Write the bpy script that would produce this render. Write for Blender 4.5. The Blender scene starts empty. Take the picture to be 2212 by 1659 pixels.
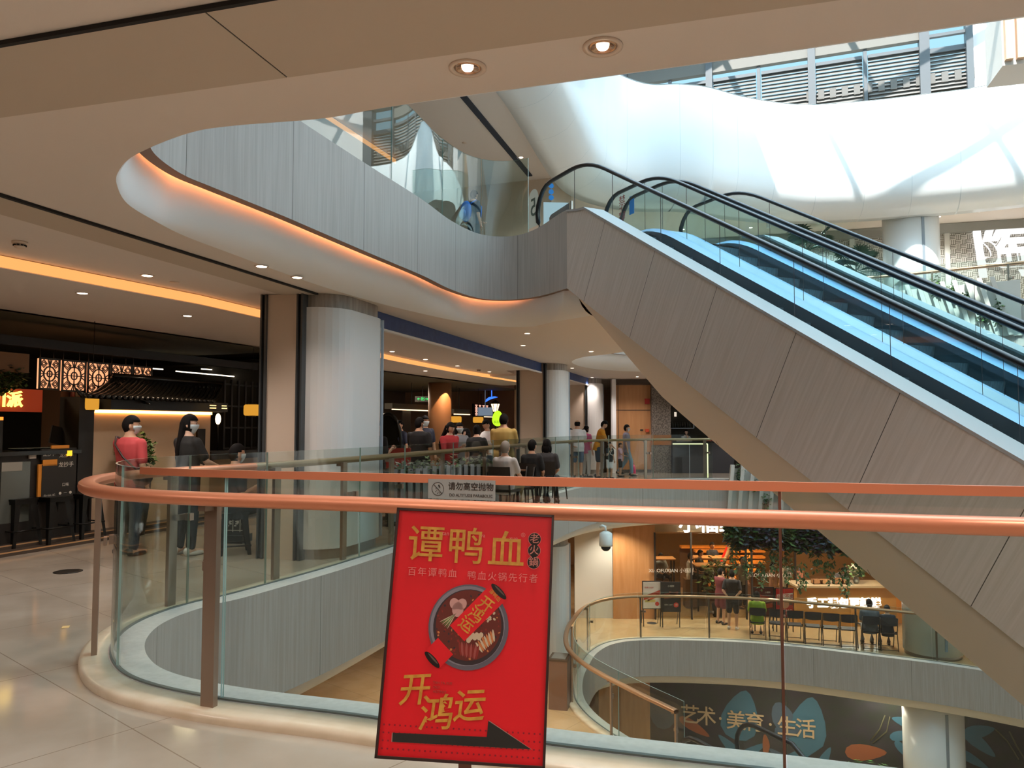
import bpy, bmesh, math, random
from mathutils import Vector, Matrix
from mathutils.geometry import tessellate_polygon
random.seed(7)
C = bpy.context.scene.collection
SC = bpy.context.scene
PI = math.pi
# ------------------------------------------------------------ camera, sky, sun, exposure
F, CX, CY, HY, EYE = 1640.0, 1106.0, 829.5, 920.0, 1.55
PITCH = math.atan((HY - CY) / F)
cp, sp = math.cos(PITCH), math.sin(PITCH)
cam = bpy.data.cameras.new('camera'); camo = bpy.data.objects.new('camera', cam); C.objects.link(camo)
cam.sensor_width = 36; cam.lens = 36 * F / 2212; cam.clip_end = 300; cam.clip_start = .05
camo.location = (0, 0, EYE); camo.rotation_euler = (PI / 2 + PITCH, 0, 0)
SC.camera = camo
SC.view_settings.view_transform = 'Standard'; SC.view_settings.look = 'None'
SC.view_settings.gamma = 1; SC.view_settings.use_curve_mapping = False
SC.view_settings.exposure = 0.46
SC.cycles.use_denoising = True
SC.cycles.use_adaptive_sampling = True; SC.cycles.adaptive_threshold = .02
SC.cycles.max_bounces = 9; SC.cycles.diffuse_bounces = 4; SC.cycles.glossy_bounces = 3
SC.cycles.transmission_bounces = 3; SC.cycles.transparent_max_bounces = 28
SC.cycles.caustics_reflective = False; SC.cycles.caustics_refractive = False
SC.cycles.sample_clamp_indirect = 6

w = bpy.data.worlds.new('sky'); SC.world = w; w.use_nodes = True
nt = w.node_tree; bg = nt.nodes['Background']
SUN_AZ = math.atan2(.50, .87); SUN_EL = math.radians(50)
sdir = Vector((math.sin(SUN_AZ) * math.cos(SUN_EL), math.cos(SUN_AZ) * math.cos(SUN_EL), -math.sin(SUN_EL)))  # light travel
# hazy bright zenith over a clear blue horizon
tcw = nt.nodes.new('ShaderNodeTexCoord'); sep = nt.nodes.new('ShaderNodeSeparateXYZ'); rmp = nt.nodes.new('ShaderNodeValToRGB')
nt.links.new(tcw.outputs['Generated'], sep.inputs[0]); nt.links.new(sep.outputs[2], rmp.inputs[0]); nt.links.new(rmp.outputs[0], bg.inputs[0])
el = rmp.color_ramp.elements; el[0].position = 0; el[0].color = (.06, .10, .125, 1); el[1].position = .50; el[1].color = (.075, .14, .175, 1)
k_ = el.new(.68); k_.color = (.42, .60, .70, 1); k_ = el.new(.95); k_.color = (.66, .90, 1.06, 1)
bg.inputs[1].default_value = 4.7
sl = bpy.data.lights.new('sun', 'SUN'); slo = bpy.data.objects.new('sun', sl); C.objects.link(slo)
sl.energy = 7; sl.angle = .009; sl.color = (1, .96, .9)
slo.rotation_euler = sdir.to_track_quat('-Z', 'Y').to_euler(); slo.location = (0, 0, 30)

# ------------------------------------------------------------ pixel helpers (photo pixels -> points of the place)
def ray(px, py):
    x = (px - CX) / F; y = -(py - CY) / F
    return Vector((x, cp - y * sp, sp + y * cp))
def P(px, py, z=0.0):
    d = ray(px, py); return Vector((0, 0, EYE)) + d * ((z - EYE) / d.z)
def at(px, py, Y):
    d = ray(px, py); return Vector((0, 0, EYE)) + d * (Y / d.y)

# ------------------------------------------------------------ materials
def lin(c):
    if isinstance(c, str):
        c = [int(c[i:i + 2], 16) / 255 for i in (0, 2, 4)]
    return tuple(((v / 12.92) if v <= .04045 else ((v + .055) / 1.055) ** 2.4) for v in c) + (1,)
MATS = {}
def mat(name, col, rough=.5, metal=0.0, emit=None, estr=1.0, noise=None, spec=.5, coat=0, bump=None):
    """noise=(scale xyz, second colour) mixes two colours by a stretched noise"""
    if name in MATS: return MATS[name]
    m = bpy.data.materials.new(name); m.use_nodes = True; MATS[name] = m
    n = m.node_tree.nodes; l = m.node_tree.links; b = n['Principled BSDF']
    b.inputs['Base Color'].default_value = lin(col); b.inputs['Roughness'].default_value = rough
    b.inputs['Metallic'].default_value = metal; b.inputs['Specular IOR Level'].default_value = spec
    if coat: b.inputs['Coat Weight'].default_value = coat; b.inputs['Coat Roughness'].default_value = .08
    if emit:
        b.inputs['Emission Color'].default_value = lin(emit); b.inputs['Emission Strength'].default_value = estr
    if noise or bump:
        tc = n.new('ShaderNodeTexCoord'); mp = n.new('ShaderNodeMapping'); l.new(tc.outputs['Object'], mp.inputs[0])
        nz = n.new('ShaderNodeTexNoise'); nz.inputs['Detail'].default_value = 4; l.new(mp.outputs[0], nz.inputs[0])
        nz.inputs['Scale'].default_value = 1
        mp.inputs['Scale'].default_value = (noise or bump)[0]
        if noise:
            r = n.new('ShaderNodeValToRGB'); l.new(nz.outputs[0], r.inputs[0])
            r.color_ramp.elements[0].position = .35; r.color_ramp.elements[1].position = .65
            r.color_ramp.elements[0].color = lin(col); r.color_ramp.elements[1].color = lin(noise[1])
            l.new(r.outputs[0], b.inputs['Base Color'])
        if bump:
            bp = n.new('ShaderNodeBump'); bp.inputs['Strength'].default_value = bump[1]; bp.inputs['Distance'].default_value = .02
            l.new(nz.outputs[0], bp.inputs['Height']); l.new(bp.outputs[0], b.inputs['Normal'])
    return m
def glass_mat(name, tint, refl=1.0, rough=0.0):
    """clear pane: tinted transmission plus a Fresnel mirror"""
    m = bpy.data.materials.new(name); m.use_nodes = True; MATS[name] = m
    n = m.node_tree.nodes; l = m.node_tree.links
    for x in list(n): n.remove(x)
    o = n.new('ShaderNodeOutputMaterial'); mx = n.new('ShaderNodeMixShader')
    t = n.new('ShaderNodeBsdfTransparent'); t.inputs[0].default_value = lin(tint)
    g = n.new('ShaderNodeBsdfGlossy'); g.inputs['Roughness'].default_value = rough
    ge = n.new('ShaderNodeNewGeometry'); vm = n.new('ShaderNodeVectorMath'); vm.operation = 'DOT_PRODUCT'
    l.new(ge.outputs['Incoming'], vm.inputs[0]); l.new(ge.outputs['Normal'], vm.inputs[1])
    def mth(op, a, b_=None):
        q = n.new('ShaderNodeMath'); q.operation = op
        for i, v in enumerate((a, b_)):
            if v is None: continue
            if isinstance(v, (int, float)): q.inputs[i].default_value = v
            else: l.new(v, q.inputs[i])
        return q.outputs[0]
    sch = mth('ADD', mth('MULTIPLY', mth('POWER', mth('SUBTRACT', 1.0, mth('ABSOLUTE', vm.outputs['Value'])), 5.0), .96 * refl), .04 * refl)
    l.new(sch, mx.inputs[0])
    l.new(t.outputs[0], mx.inputs[1]); l.new(g.outputs[0], mx.inputs[2]); l.new(mx.outputs[0], o.inputs[0])
    return m
def emit_mat(name, col, s):
    m = bpy.data.materials.new(name); m.use_nodes = True; MATS[name] = m
    n = m.node_tree.nodes; l = m.node_tree.links
    for x in list(n): n.remove(x)
    o = n.new('ShaderNodeOutputMaterial'); e = n.new('ShaderNodeEmission')
    e.inputs[0].default_value = lin(col); e.inputs[1].default_value = s
    l.new(e.outputs[0], o.inputs[0]); return m

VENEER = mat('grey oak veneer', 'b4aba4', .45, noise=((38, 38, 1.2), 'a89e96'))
VENEERI = mat('lightened oak veneer', 'd9cbc1', .45, noise=((38, 38, 1.2), 'cdbeb2'))  # same oak, lightened in place of light the casing lacks
WHITE = mat('white gypsum', 'f1efee', .6)
CEIL = mat('warm ceiling paint', 'e4d8ce', .7)
CEILTAN = mat('tan shutter box panel', 'c8b8a6', .6)
SLOT = mat('dark shadow gap', '1c1a1a', .8)
BLUEFILM = mat('dark blue film', '31477a', .5, noise=((9, 9, 9), '3a5188'))
JOINT = mat('thin joint', '4f4740', .7)
LIP = mat('brown lip', '7d6350', .5)
STONE = mat('white quartz sill', 'cfc8bf', .35, noise=((30, 30, 30), 'c4bdb3'))
KERB = mat('cream marble kerb', 'd9c7ae', .25, noise=((5, 5, 5), 'cdb99d'))
GLOSSW = mat('glossy white panel', 'eef2f2', .22)
GLASS = glass_mat('balustrade glass', 'f0f4f1', .8)
GLASSE = glass_mat('escalator glass', 'f5fdfe', .6)
GEDGE = mat('green glass edge', '9fb8ae', .2, spec=.8)
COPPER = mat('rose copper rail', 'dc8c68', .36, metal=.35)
STEEL = mat('brushed warm steel', 'a48f80', .32, metal=.8)
CHROME = mat('polished steel', 'c9cbcc', .12, metal=1)
ALU = mat('satin aluminium', 'b3bfcc', .3, metal=.4)
BLACK = mat('black rubber', '14161a', .35)
DKGREY = mat('dark grey metal', '3a3c40', .45, metal=.3)
BLACKW = mat('black stained wood', '241f1a', .5)
COVE = emit_mat('warm cove light', 'ff9c62', 20)
COVEV = emit_mat('soft orange cove', 'ffaa62', .9)
LAMP = emit_mat('lamp glow', 'ffe9d0', 9)

# floor: glossy cream marble tiles with thin joints
def tile_floor(name, c1, c2, joint, size=.9, rough=.1):
    m = mat(name, c1, rough, spec=.6); n = m.node_tree.nodes; l = m.node_tree.links; b = n['Principled BSDF']
    tc = n.new('ShaderNodeTexCoord'); mp = n.new('ShaderNodeMapping'); l.new(tc.outputs['Object'], mp.inputs[0])
    mp.inputs['Rotation'].default_value = (0, 0, math.radians(40))
    br = n.new('ShaderNodeTexBrick'); br.offset = 0; br.inputs['Scale'].default_value = 1
    br.inputs['Brick Width'].default_value = size * 1.5; br.inputs['Row Height'].default_value = size
    br.inputs['Mortar Size'].default_value = .0035; br.inputs['Mortar Smooth'].default_value = .1
    l.new(mp.outputs[0], br.inputs[0])
    nz = n.new('ShaderNodeTexNoise'); nz.inputs['Scale'].default_value = 1.6; nz.inputs['Detail'].default_value = 6
    l.new(tc.outputs['Object'], nz.inputs[0])
    r = n.new('ShaderNodeValToRGB'); r.color_ramp.elements[0].color = lin(c1); r.color_ramp.elements[1].color = lin(c2)
    r.color_ramp.elements[0].position = .38; r.color_ramp.elements[1].position = .62; l.new(nz.outputs[0], r.inputs[0])
    l.new(r.outputs[0], br.inputs['Color1']); l.new(r.outputs[0], br.inputs['Color2'])
    br.inputs['Mortar'].default_value = lin(joint)
    l.new(br.outputs[0], b.inputs['Base Color']); return m
FLOOR = tile_floor('cream marble tiles', 'b3a594', 'a69785', '8d7c6a')

# ------------------------------------------------------------ mesh helpers
def V3(p, z=None):
    return Vector((p[0], p[1], p[2] if z is None else z))
class MB:
    def __init__(s): s.v = []; s.f = []; s.mi = []; s.sm = []
    def add(s, vs, fs, mi=0, smooth=False):
        o = len(s.v); s.v += [tuple(x) for x in vs]
        for f in fs: s.f.append([i + o for i in f]); s.mi.append(mi); s.sm.append(smooth)
        return s
    def box(s, c, d, rz=0, mi=0, M=None):
        hx, hy, hz = d[0] / 2, d[1] / 2, d[2] / 2; k = Matrix.Rotation(rz, 3, 'Z')
        vs = [Vector(c) + k @ Vector((x, y, z)) for z in (-hz, hz) for y in (-hy, hy) for x in (-hx, hx)]
        if M: vs = [M @ v for v in vs]
        return s.add(vs, [(0, 2, 3, 1), (4, 5, 7, 6), (0, 1, 5, 4), (2, 6, 7, 3), (0, 4, 6, 2), (1, 3, 7, 5)], mi)
    def prism(s, poly, z0, z1, mi=0, smooth=False):
        n = len(poly); vs = [(p[0], p[1], z0) for p in poly] + [(p[0], p[1], z1) for p in poly]
        s.add(vs, [(i, (i + 1) % n, n + (i + 1) % n, n + i) for i in range(n)], mi, smooth)
        t = tessellate_polygon([[Vector((p[0], p[1], 0)) for p in poly]])
        s.add([(p[0], p[1], z1) for p in poly], [tuple(q) for q in t], mi)
        s.add([(p[0], p[1], z0) for p in poly], [tuple(reversed(q)) for q in t], mi); return s
    def flat(s, poly, z, mi=0):
        t = tessellate_polygon([[Vector((p[0], p[1], 0)) for p in poly]])
        return s.add([(p[0], p[1], z) for p in poly], [tuple(q) for q in t], mi)
    def tube(s, pts, r, n=8, mi=0, cap=True, flat=1.0):
        """tube along points; r number or list; flat squashes it vertically"""
        pts = [Vector(p) for p in pts]; m = len(pts); rs = r if isinstance(r, (list, tuple)) else [r] * m
        vs = []; up0 = Vector((0, 0, 1))
        for i, p in enumerate(pts):
            t = (pts[min(i + 1, m - 1)] - pts[max(i - 1, 0)]).normalized()
            up = up0 if abs(t.z) < .92 else Vector((0, 1, 0))
            a = t.cross(up).normalized(); b = a.cross(t)
            for k in range(n):
                q = 2 * PI * k / n
                vs.append(p + a * math.cos(q) * rs[i] + b * math.sin(q) * rs[i] * flat)
        fs = [(i * n + k, i * n + (k + 1) % n, (i + 1) * n + (k + 1) % n, (i + 1) * n + k) for i in range(m - 1) for k in range(n)]
        if cap: fs += [tuple(reversed(range(n))), tuple((m - 1) * n + k for k in range(n))]
        return s.add(vs, fs, mi, True)
    def lathe(s, prof, c=(0, 0, 0), n=20, mi=0, smooth=True):
        vs = [(c[0] + r * math.cos(2 * PI * k / n), c[1] + r * math.sin(2 * PI * k / n), c[2] + z) for r, z in prof for k in range(n)]
        m = len(prof)
        fs = [(i * n + k, i * n + (k + 1) % n, (i + 1) * n + (k + 1) % n, (i + 1) * n + k) for i in range(m - 1) for k in range(n)]
        if prof[0][0] > 1e-4: fs.append(tuple(reversed(range(n))))
        if prof[-1][0] > 1e-4: fs.append(tuple((m - 1) * n + k for k in range(n)))
        return s.add(vs, fs, mi, smooth)
    def ell(s, c, r, n=10, mi=0, M=None):
        vs = []; fs = []; m = n // 2 + 1
        for i in range(m + 1):
            a = PI * i / m
            for k in range(n):
                q = 2 * PI * k / n
                v = Vector((r[0] * math.sin(a) * math.cos(q), r[1] * math.sin(a) * math.sin(q), r[2] * math.cos(a)))
                vs.append(Vector(c) + (M @ v if M else v))
        fs = [(i * n + k, (i + 1) * n + k, (i + 1) * n + (k + 1) % n, i * n + (k + 1) % n) for i in range(m) for k in range(n)]
        return s.add(vs, fs, mi, True)
    def quad(s, a, b, c, d, mi=0): return s.add([a, b, c, d], [(0, 1, 2, 3)], mi)
    def loft(s, rows, mi=0, smooth=True, mifun=None):
        """rows: list of equally long point lists"""
        n = len(rows[0]); vs = [p for r in rows for p in r]
        o = len(s.v); s.v += [tuple(x) for x in vs]
        for i in range(len(rows) - 1):
            for k in range(n - 1):
                s.f.append([o + i * n + k, o + (i + 1) * n + k, o + (i + 1) * n + k + 1, o + i * n + k + 1])
                s.mi.append(mifun(i, k) if mifun else mi); s.sm.append(smooth)
        return s
    def build(s, name, mats, parent=None, loc=None, weld=False):
        me = bpy.data.meshes.new(name); me.from_pydata(s.v, [], s.f)
        for m in (mats if isinstance(mats, (list, tuple)) else [mats]): me.materials.append(m)
        me.polygons.foreach_set('material_index', s.mi); me.polygons.foreach_set('use_smooth', s.sm)
        bm = bmesh.new(); bm.from_mesh(me)
        if weld: bmesh.ops.remove_doubles(bm, verts=bm.verts, dist=1e-5)
        bmesh.ops.recalc_face_normals(bm, faces=bm.faces); bm.to_mesh(me); bm.free()
        o = bpy.data.objects.new(name, me); C.objects.link(o)
        if parent: o.parent = parent
        if loc: o.location = loc
        return o
def tag(o, label=None, cat=None, group=None, kind=None):
    if label: o['label'] = label
    if cat: o['category'] = cat
    if group: o['group'] = group
    if kind: o['kind'] = kind
    return o
def struct(o, label, cat): return tag(o, label, cat, kind='structure')
def thing(name, label, cat, loc=(0, 0, 0), rz=0, group=None):
    o = bpy.data.objects.new(name, None); C.objects.link(o); o.empty_display_size = .1
    o.location = loc; o.rotation_euler = (0, 0, rz); return tag(o, label, cat, group)
def kids(o, table={}):
    return [c for c in o.children]
def dup(o, loc=None, rz=None, label=None, group=None, parent=None):
    c = o.copy(); C.objects.link(c)
    if parent: c.parent = parent
    if loc is not None: c.location = loc
    if rz is not None: c.rotation_euler = (0, 0, rz)
    if label: c['label'] = label
    if group: c['group'] = group
    for k in list(o.children): dup(k, parent=c)
    return c
def apply_mods(o):
    """bake the modifiers of a mesh object into its mesh"""
    bpy.context.view_layer.update()
    me = bpy.data.meshes.new_from_object(o.evaluated_get(bpy.context.evaluated_depsgraph_get()))
    o.modifiers.clear(); o.data = me; return o
def text_mesh(body, size, M, ext=.004, bold=0.0, align='CENTER', shear=0, spacing=1.0):
    """text as an extruded mesh: returns vertices and faces in the frame M"""
    c = bpy.data.curves.new('lettering', 'FONT'); c.body = body; c.size = size; c.extrude = ext; c.offset = bold
    c.align_x = align; c.align_y = 'CENTER'; c.shear = shear; c.space_character = spacing; c.resolution_u = 3
    o = bpy.data.objects.new('lettering', c); C.objects.link(o); bpy.context.view_layer.update()
    me = bpy.data.meshes.new_from_object(o.evaluated_get(bpy.context.evaluated_depsgraph_get()))
    vs = [M @ v.co for v in me.vertices]; fs = [tuple(p.vertices) for p in me.polygons]
    bpy.data.objects.remove(o); bpy.data.curves.remove(c); bpy.data.meshes.remove(me); return vs, fs
def frame(o, x, y):
    """matrix with origin o, x axis along x, y axis along y (z = normal)"""
    x = Vector(x).normalized(); z = x.cross(Vector(y)).normalized(); y = z.cross(x)
    return Matrix(((x.x, y.x, z.x, o[0]), (x.y, y.y, z.y, o[1]), (x.z, y.z, z.z, o[2]), (0, 0, 0, 1)))
def crom(pts, k=6):
    """Catmull-Rom through 2D/3D points, k samples per span"""
    pts = [Vector(p) for p in pts]; out = []
    for i in range(len(pts) - 1):
        a = pts[max(i - 1, 0)]; b = pts[i]; c = pts[i + 1]; d = pts[min(i + 2, len(pts) - 1)]
        for j in range(k):
            t = j / k
            out.append(.5 * ((2 * b) + (c - a) * t + (2 * a - 5 * b + 4 * c - d) * t * t + (3 * b - a - 3 * c + d) * t ** 3))
    return out + [pts[-1]]
def offs(cur, d):
    """offset a plan curve to its left by d"""
    out = []; n = len(cur)
    for i, p in enumerate(cur):
        t = (cur[min(i + 1, n - 1)] - cur[max(i - 1, 0)]); t = Vector((t[0], t[1])).normalized()
        out.append(Vector((p[0] - t.y * d, p[1] + t.x * d)))
    return out
def zrow(cur, z): return [Vector((p[0], p[1], z)) for p in cur]
def cum(cur):
    L = [0]
    for i in range(1, len(cur)): L.append(L[-1] + (Vector(cur[i][:2]) - Vector(cur[i - 1][:2])).length)
    return L
def sub(cur, l0, l1):
    """piece of a polyline between two arc lengths"""
    L = cum(cur); out = []
    def pt(l):
        for i in range(1, len(L)):
            if L[i] >= l: t = (l - L[i - 1]) / max(L[i] - L[i - 1], 1e-9); return cur[i - 1].lerp(cur[i], t)
        return cur[-1]
    out.append(pt(l0)); out += [p for p, q in zip(cur, L) if l0 + 1e-4 < q < l1 - 1e-4]; out.append(pt(l1)); return out
# ------------------------------------------------------------ plan curves of the atrium (one per storey)
VK = [(13, 8.0), (7.7, 6.0), (4.75, 4.45), (3.75, 3.6), (2.9, 3.25), (2.1, 3.32), (1.24, 3.56), (.17, 3.87), (-.71, 4.19), (-1.52, 4.44),
      (-2.05, 4.70), (-2.36, 5.02), (-2.58, 5.45), (-2.66, 5.92), (-2.55, 6.4), (-2.22, 7.01), (-1.39, 9.16), (.58, 15.6), (1.6, 18.4),
      (2.6, 20.2), (4.3, 21.5), (6.5, 21.6), (9.4, 20.6), (11.6, 19.2), (14, 17.3)]
EDGE4 = crom([Vector(p) for p in VK], 8)
V5K = [(14, 3.0), (8, 1.6), (3.5, 2.8), (1.97, 3.25), (1.07, 3.53), (.04, 3.85), (-.58, 4.03), (-.96, 4.12), (-1.47, 4.25), (-1.76, 4.36), (-2.1, 4.58),
       (-2.3, 4.82), (-2.44, 5.0), (-2.53, 5.3), (-2.52, 5.7), (-2.4, 6.05), (-2.1, 6.84), (-1.86, 7.55), (-1.57, 8.4), (-1.15, 9.6), (-.86, 10.6),
       (-.5, 11.33), (-.08, 11.5), (.37, 11.2), (.77, 10.53)]
C4K = [(14, 2.4), (8, 1.0), (3.5, 2.33), (1.97, 2.83), (1.07, 3.13), (.04, 3.45), (-.58, 3.65), (-.96, 3.8), (-1.47, 3.9), (-1.76, 4.01), (-2.19, 4.33),
       (-2.43, 4.61), (-2.58, 4.88), (-2.72, 5.29), (-2.74, 5.72), (-2.71, 6.21), (-2.56, 6.86), (-2.38, 7.62), (-2.13, 8.52), (-1.78, 9.48), (-1.32, 10.45),
       (-.74, 11.44), (-.12, 11.98), (.32, 11.93), (.62, 11.4)]
V5 = crom([Vector(p) for p in V5K], 8); C4 = crom([Vector(p) for p in C4K], 8)
V5B = crom([Vector(p) for p in [(3.97, 12.17), (2.05, 15.95), (1.72, 17.3), (1.95, 18.6), (2.6, 20.0), (4.3, 21.1), (6.5, 21.1), (9.4, 20.1), (11.6, 18.7), (14, 17)]], 6)
C4B = crom([Vector(p) for p in [(4.1, 12.6), (2.2, 16.4), (1.6, 17.4), (1.52, 19.0), (2.35, 21.0), (3.9, 22.0), (6.5, 21.9), (9.4, 20.9), (11.6, 19.5), (14, 17.8)]], 6)
E3K = [(8, 4.0), (4.95, 9.6), (3.22, 12.95), (2.55, 14.15), (1.9, 15.45), (1.62, 16.4), (1.57, 17.2), (1.68, 18.2), (1.87, 19.0), (2.22, 20.13), (2.81, 20.98),
       (3.75, 21.3), (5.64, 21.2), (7.28, 20.8), (9.22, 19.89), (11.27, 18.74), (14, 16.5)]
EDGE3 = crom([Vector(p) for p in E3K], 8)
WK = [(14, -1), (6, 0), (1, 2.6), (-1.6, 4.0), (-2.3, 5.5), (-1.9, 7.2), (-.55, 9.6), (.75, 12.9), (1.85, 16.4), (2.41, 17.6), (3.3, 18.3), (4.16, 18.33), (4.9, 18.5),
      (5.9, 19.03), (7, 19.42), (7.91, 19.53), (9.27, 19.3), (10.39, 18.95), (11.67, 18.47), (14.5, 17)]
W6 = crom([Vector(p) for p in WK], 8)
BX0, BX1, BY0, BY1 = -14, 15, -8, 33
def ring(hole):
    """floor plate around a void whose edge runs from the right frame border, round the left, back to the right"""
    return [(BX1, hole[0][1]), *[(p[0], p[1]) for p in hole], (BX1, hole[-1][1]), (BX1, BY1), (BX0, BY1), (BX0, BY0), (BX1, BY0)]

# ------------------------------------------------------------ floors
m = MB(); m.flat(ring(EDGE4), 0.0); struct(m.build('floor', FLOOR), 'cream marble floor of the level the viewer stands on', 'floor')
FLOOR3 = tile_floor('warm tan tiles', 'c5a47c', 'b8966d', '8d7354', 1.0, .14)
m = MB(); m.flat(ring(EDGE3), -4.4); struct(m.build('floor', FLOOR3), 'warm tan tiled floor of the level below', 'floor')
m = MB(); m.flat([(BX0, BY0), (BX1, BY0), (BX1, BY1), (BX0, BY1)], -8.8); struct(m.build('floor', FLOOR3), 'lowest tiled floor two levels down', 'floor')
hole5 = V5[:] + V5B[:]
m = MB(); m.flat(ring(hole5), 4.4); struct(m.build('floor', FLOOR), 'floor of the level above with the escalator landing', 'floor')

# ------------------------------------------------------------ slab edges: veneer fascia, lip, white cove band, ceiling
def fascia(cur, z0, z1, label, jlen=1.55, start=0.6, name='trim_1', z1f=None, thick=.1, l0=0, l1=None, joints=None):
    L = cum(cur); tot = l1 or L[-1]
    js = joints if joints is not None else [start + jlen * i for i in range(200) if start + jlen * i < tot]
    pts = []; flag = []
    prev = l0
    for j in [q for q in js if l0 < q < tot] + [tot]:
        seg = sub(cur, prev, j - .003 if j < tot else tot)
        for p in seg: pts.append(p); flag.append(0)
        flag[-1] = 1 if j < tot else 0
        prev = j + .003
    zt = [z1f(p) if z1f else z1 for p in pts]
    m = MB()
    back = offs(pts, thick)
    rows = [[V3((p[0], p[1]), z0 + .0) for p in back], [V3((p[0], p[1]), z0) for p in pts]]
    m.loft(rows, 2, False)
    m.loft([[V3((p[0], p[1]), z0) for p in pts], [V3((p[0], p[1]), z) for p, z in zip(pts, zt)]], mifun=lambda i, k: 1 if flag[k] else 0)
    m.loft([[V3((p[0], p[1]), z0) for p in back], [V3((p[0], p[1]), z0 + .09) for p in back]], 2)
    return struct(m.build(name, [VENEER, JOINT, LIP]), label, 'slab edge')
def band(a, b, z0, z1, label, name='trim_2'):
    """curved white cove band from behind the lip (curve a) down to the ceiling edge (curve b)"""
    prof = [(-.5, 1.75), (0, 1.7), (.0, 1.2), (.03, .9), (.12, .62), (.3, .36), (.55, .16), (.8, .05), (1, 0)]
    rows = []
    for u, h in prof:
        row = []
        for p, q in zip(a, b):
            d = (q - p).length; t0 = min(.7, .17 / max(d, .01)); row.append(V3(p.lerp(q, t0 + (1 - t0) * u if u >= 0 else t0 * .3), z1 + (z0 - z1) * h))
        rows.append(row)
    m = MB(); m.loft(rows); return struct(m.build(name, WHITE), label, 'slab edge')
def offsub_(cur, a, b, d): L = cum(cur); f = offs(cur, d); return [f[i] for i in range(len(L)) if a <= L[i] <= b]
def cove(cur, z, label, l0, l1, name='cove_light'):
    c = offsub_(cur, l0, l1, .085); d = offsub_(cur, l0, l1, .104)
    m = MB(); m.loft([zrow(c, z), zrow(c, z + .03), zrow(d, z + .03), zrow(d, z)], 0, False)
    return tag(m.build(name, COVE), label, 'light')
# level five (above) seen from below
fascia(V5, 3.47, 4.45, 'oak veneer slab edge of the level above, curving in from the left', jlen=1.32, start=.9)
C4X = C4 + [C4[-1].lerp(Vector((1.14, 10.74)), k / 6) for k in range(1, 7)]; V5X = V5 + [V5[-1] + Vector((.0004, .0002)) * k for k in range(1, 7)]
band(V5X, C4X, 3.47, 3.12, 'white cove band under the upper slab edge')
LEN5 = cum(V5)
def near_l(cur, pt): return min(zip(cum(cur), cur), key=lambda q: (Vector(q[1][:2]) - Vector(pt)).length)[0]
cove(V5, 3.56, 'warm cove strip hidden behind the upper oak slab edge', near_l(V5, (-2.53, 5.3)), LEN5[-1] - .05)
fascia(V5B, 3.47, 4.45, 'far right slab edge of the level above beyond the escalator landing', name='trim_1')
band(V5B, C4B, 3.47, 3.12, 'white cove band of the far oval opening behind the escalator')
# this level's edge seen across the void
SILL = offs(EDGE4, .2)
fascia(EDGE4, -.93, .05, "oak veneer slab edge of this level's floor, below the glass", jlen=2.1, start=.9)
C3 = offs(EDGE4, .55); band(EDGE4, C3, -.93, -1.28, "white cove band under this level's slab edge")
fascia(EDGE3, -5.33, -4.35, 'oak veneer slab edge of the level below', jlen=2.3, start=1.2)
C2 = offs(EDGE3, .55); band(EDGE3, C2, -5.33, -5.68, 'white cove band under the lower slab edge')
def sill(cur, base, label):
    m = MB(); rows = [zrow(cur, base + .05), zrow(offs(cur, .22), base + .055)]
    m.loft(rows, 0, False); return struct(m.build('trim_3', STONE), label, 'sill')
def kerb(cur, base, label):
    pr = [(.20, .03), (.20, .055), (.36, .05), (.385, .04), (.39, .02), (.39, -.01)]
    m = MB(); m.loft([zrow(offs(cur, o), base + z) for o, z in pr])
    return struct(m.build('trim_4', KERB), label, 'kerb')
sill(EDGE4, 0, 'pale sill ledge on the void side of the glass on this level'); kerb(EDGE4, 0, 'cream marble kerb at the foot of the glass on this level')
sill(EDGE3, -4.4, 'pale sill ledge on the void side of the glass one level down'); kerb(EDGE3, -4.4, 'cream marble kerb at the foot of the glass one level down')
sill(V5, 4.4, 'pale sill ledge on top of the upper oak slab edge')

# ------------------------------------------------------------ ceilings
O_ = Vector((-1.92, 10.16)); s_ = Vector((.286, .958)).normalized(); r_ = Vector((s_.y, -s_.x))
def SP(a, b, z=None):
    p = O_ + s_ * a + r_ * b
    return p if z is None else Vector((p.x, p.y, z))
def FX(y): return -6.33 + .38 * (y - 9.38)            # shop front line
f_ = Vector((.38, 1)).normalized(); rf_ = Vector((f_.y, -f_.x))
def FP(y, d=0.0, z=0.0):
    """point on the shop front line at depth y, d metres out into the corridor"""
    return Vector((FX(y) + rf_.x * d, y + rf_.y * d, z))
KLINE = [(-7.6, 0.5), (-4.75, 6.8), (-3.4, 9.95)]
hole4 = C4X[:] + C4B[:]
m = MB(); m.flat(ring(hole4), 3.12)
struct(m.build('ceiling', CEIL), "warm plaster ceiling of this level around the void", 'ceiling')
m = MB(); m.flat(ring(offs(EDGE4, .55)), -1.28); struct(m.build('ceiling', CEIL), 'plaster ceiling of the level below', 'ceiling')
m = MB(); m.flat(ring(offs(EDGE3, .55)), -5.68); struct(m.build('ceiling', CEIL), 'plaster ceiling two levels down', 'ceiling')
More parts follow.
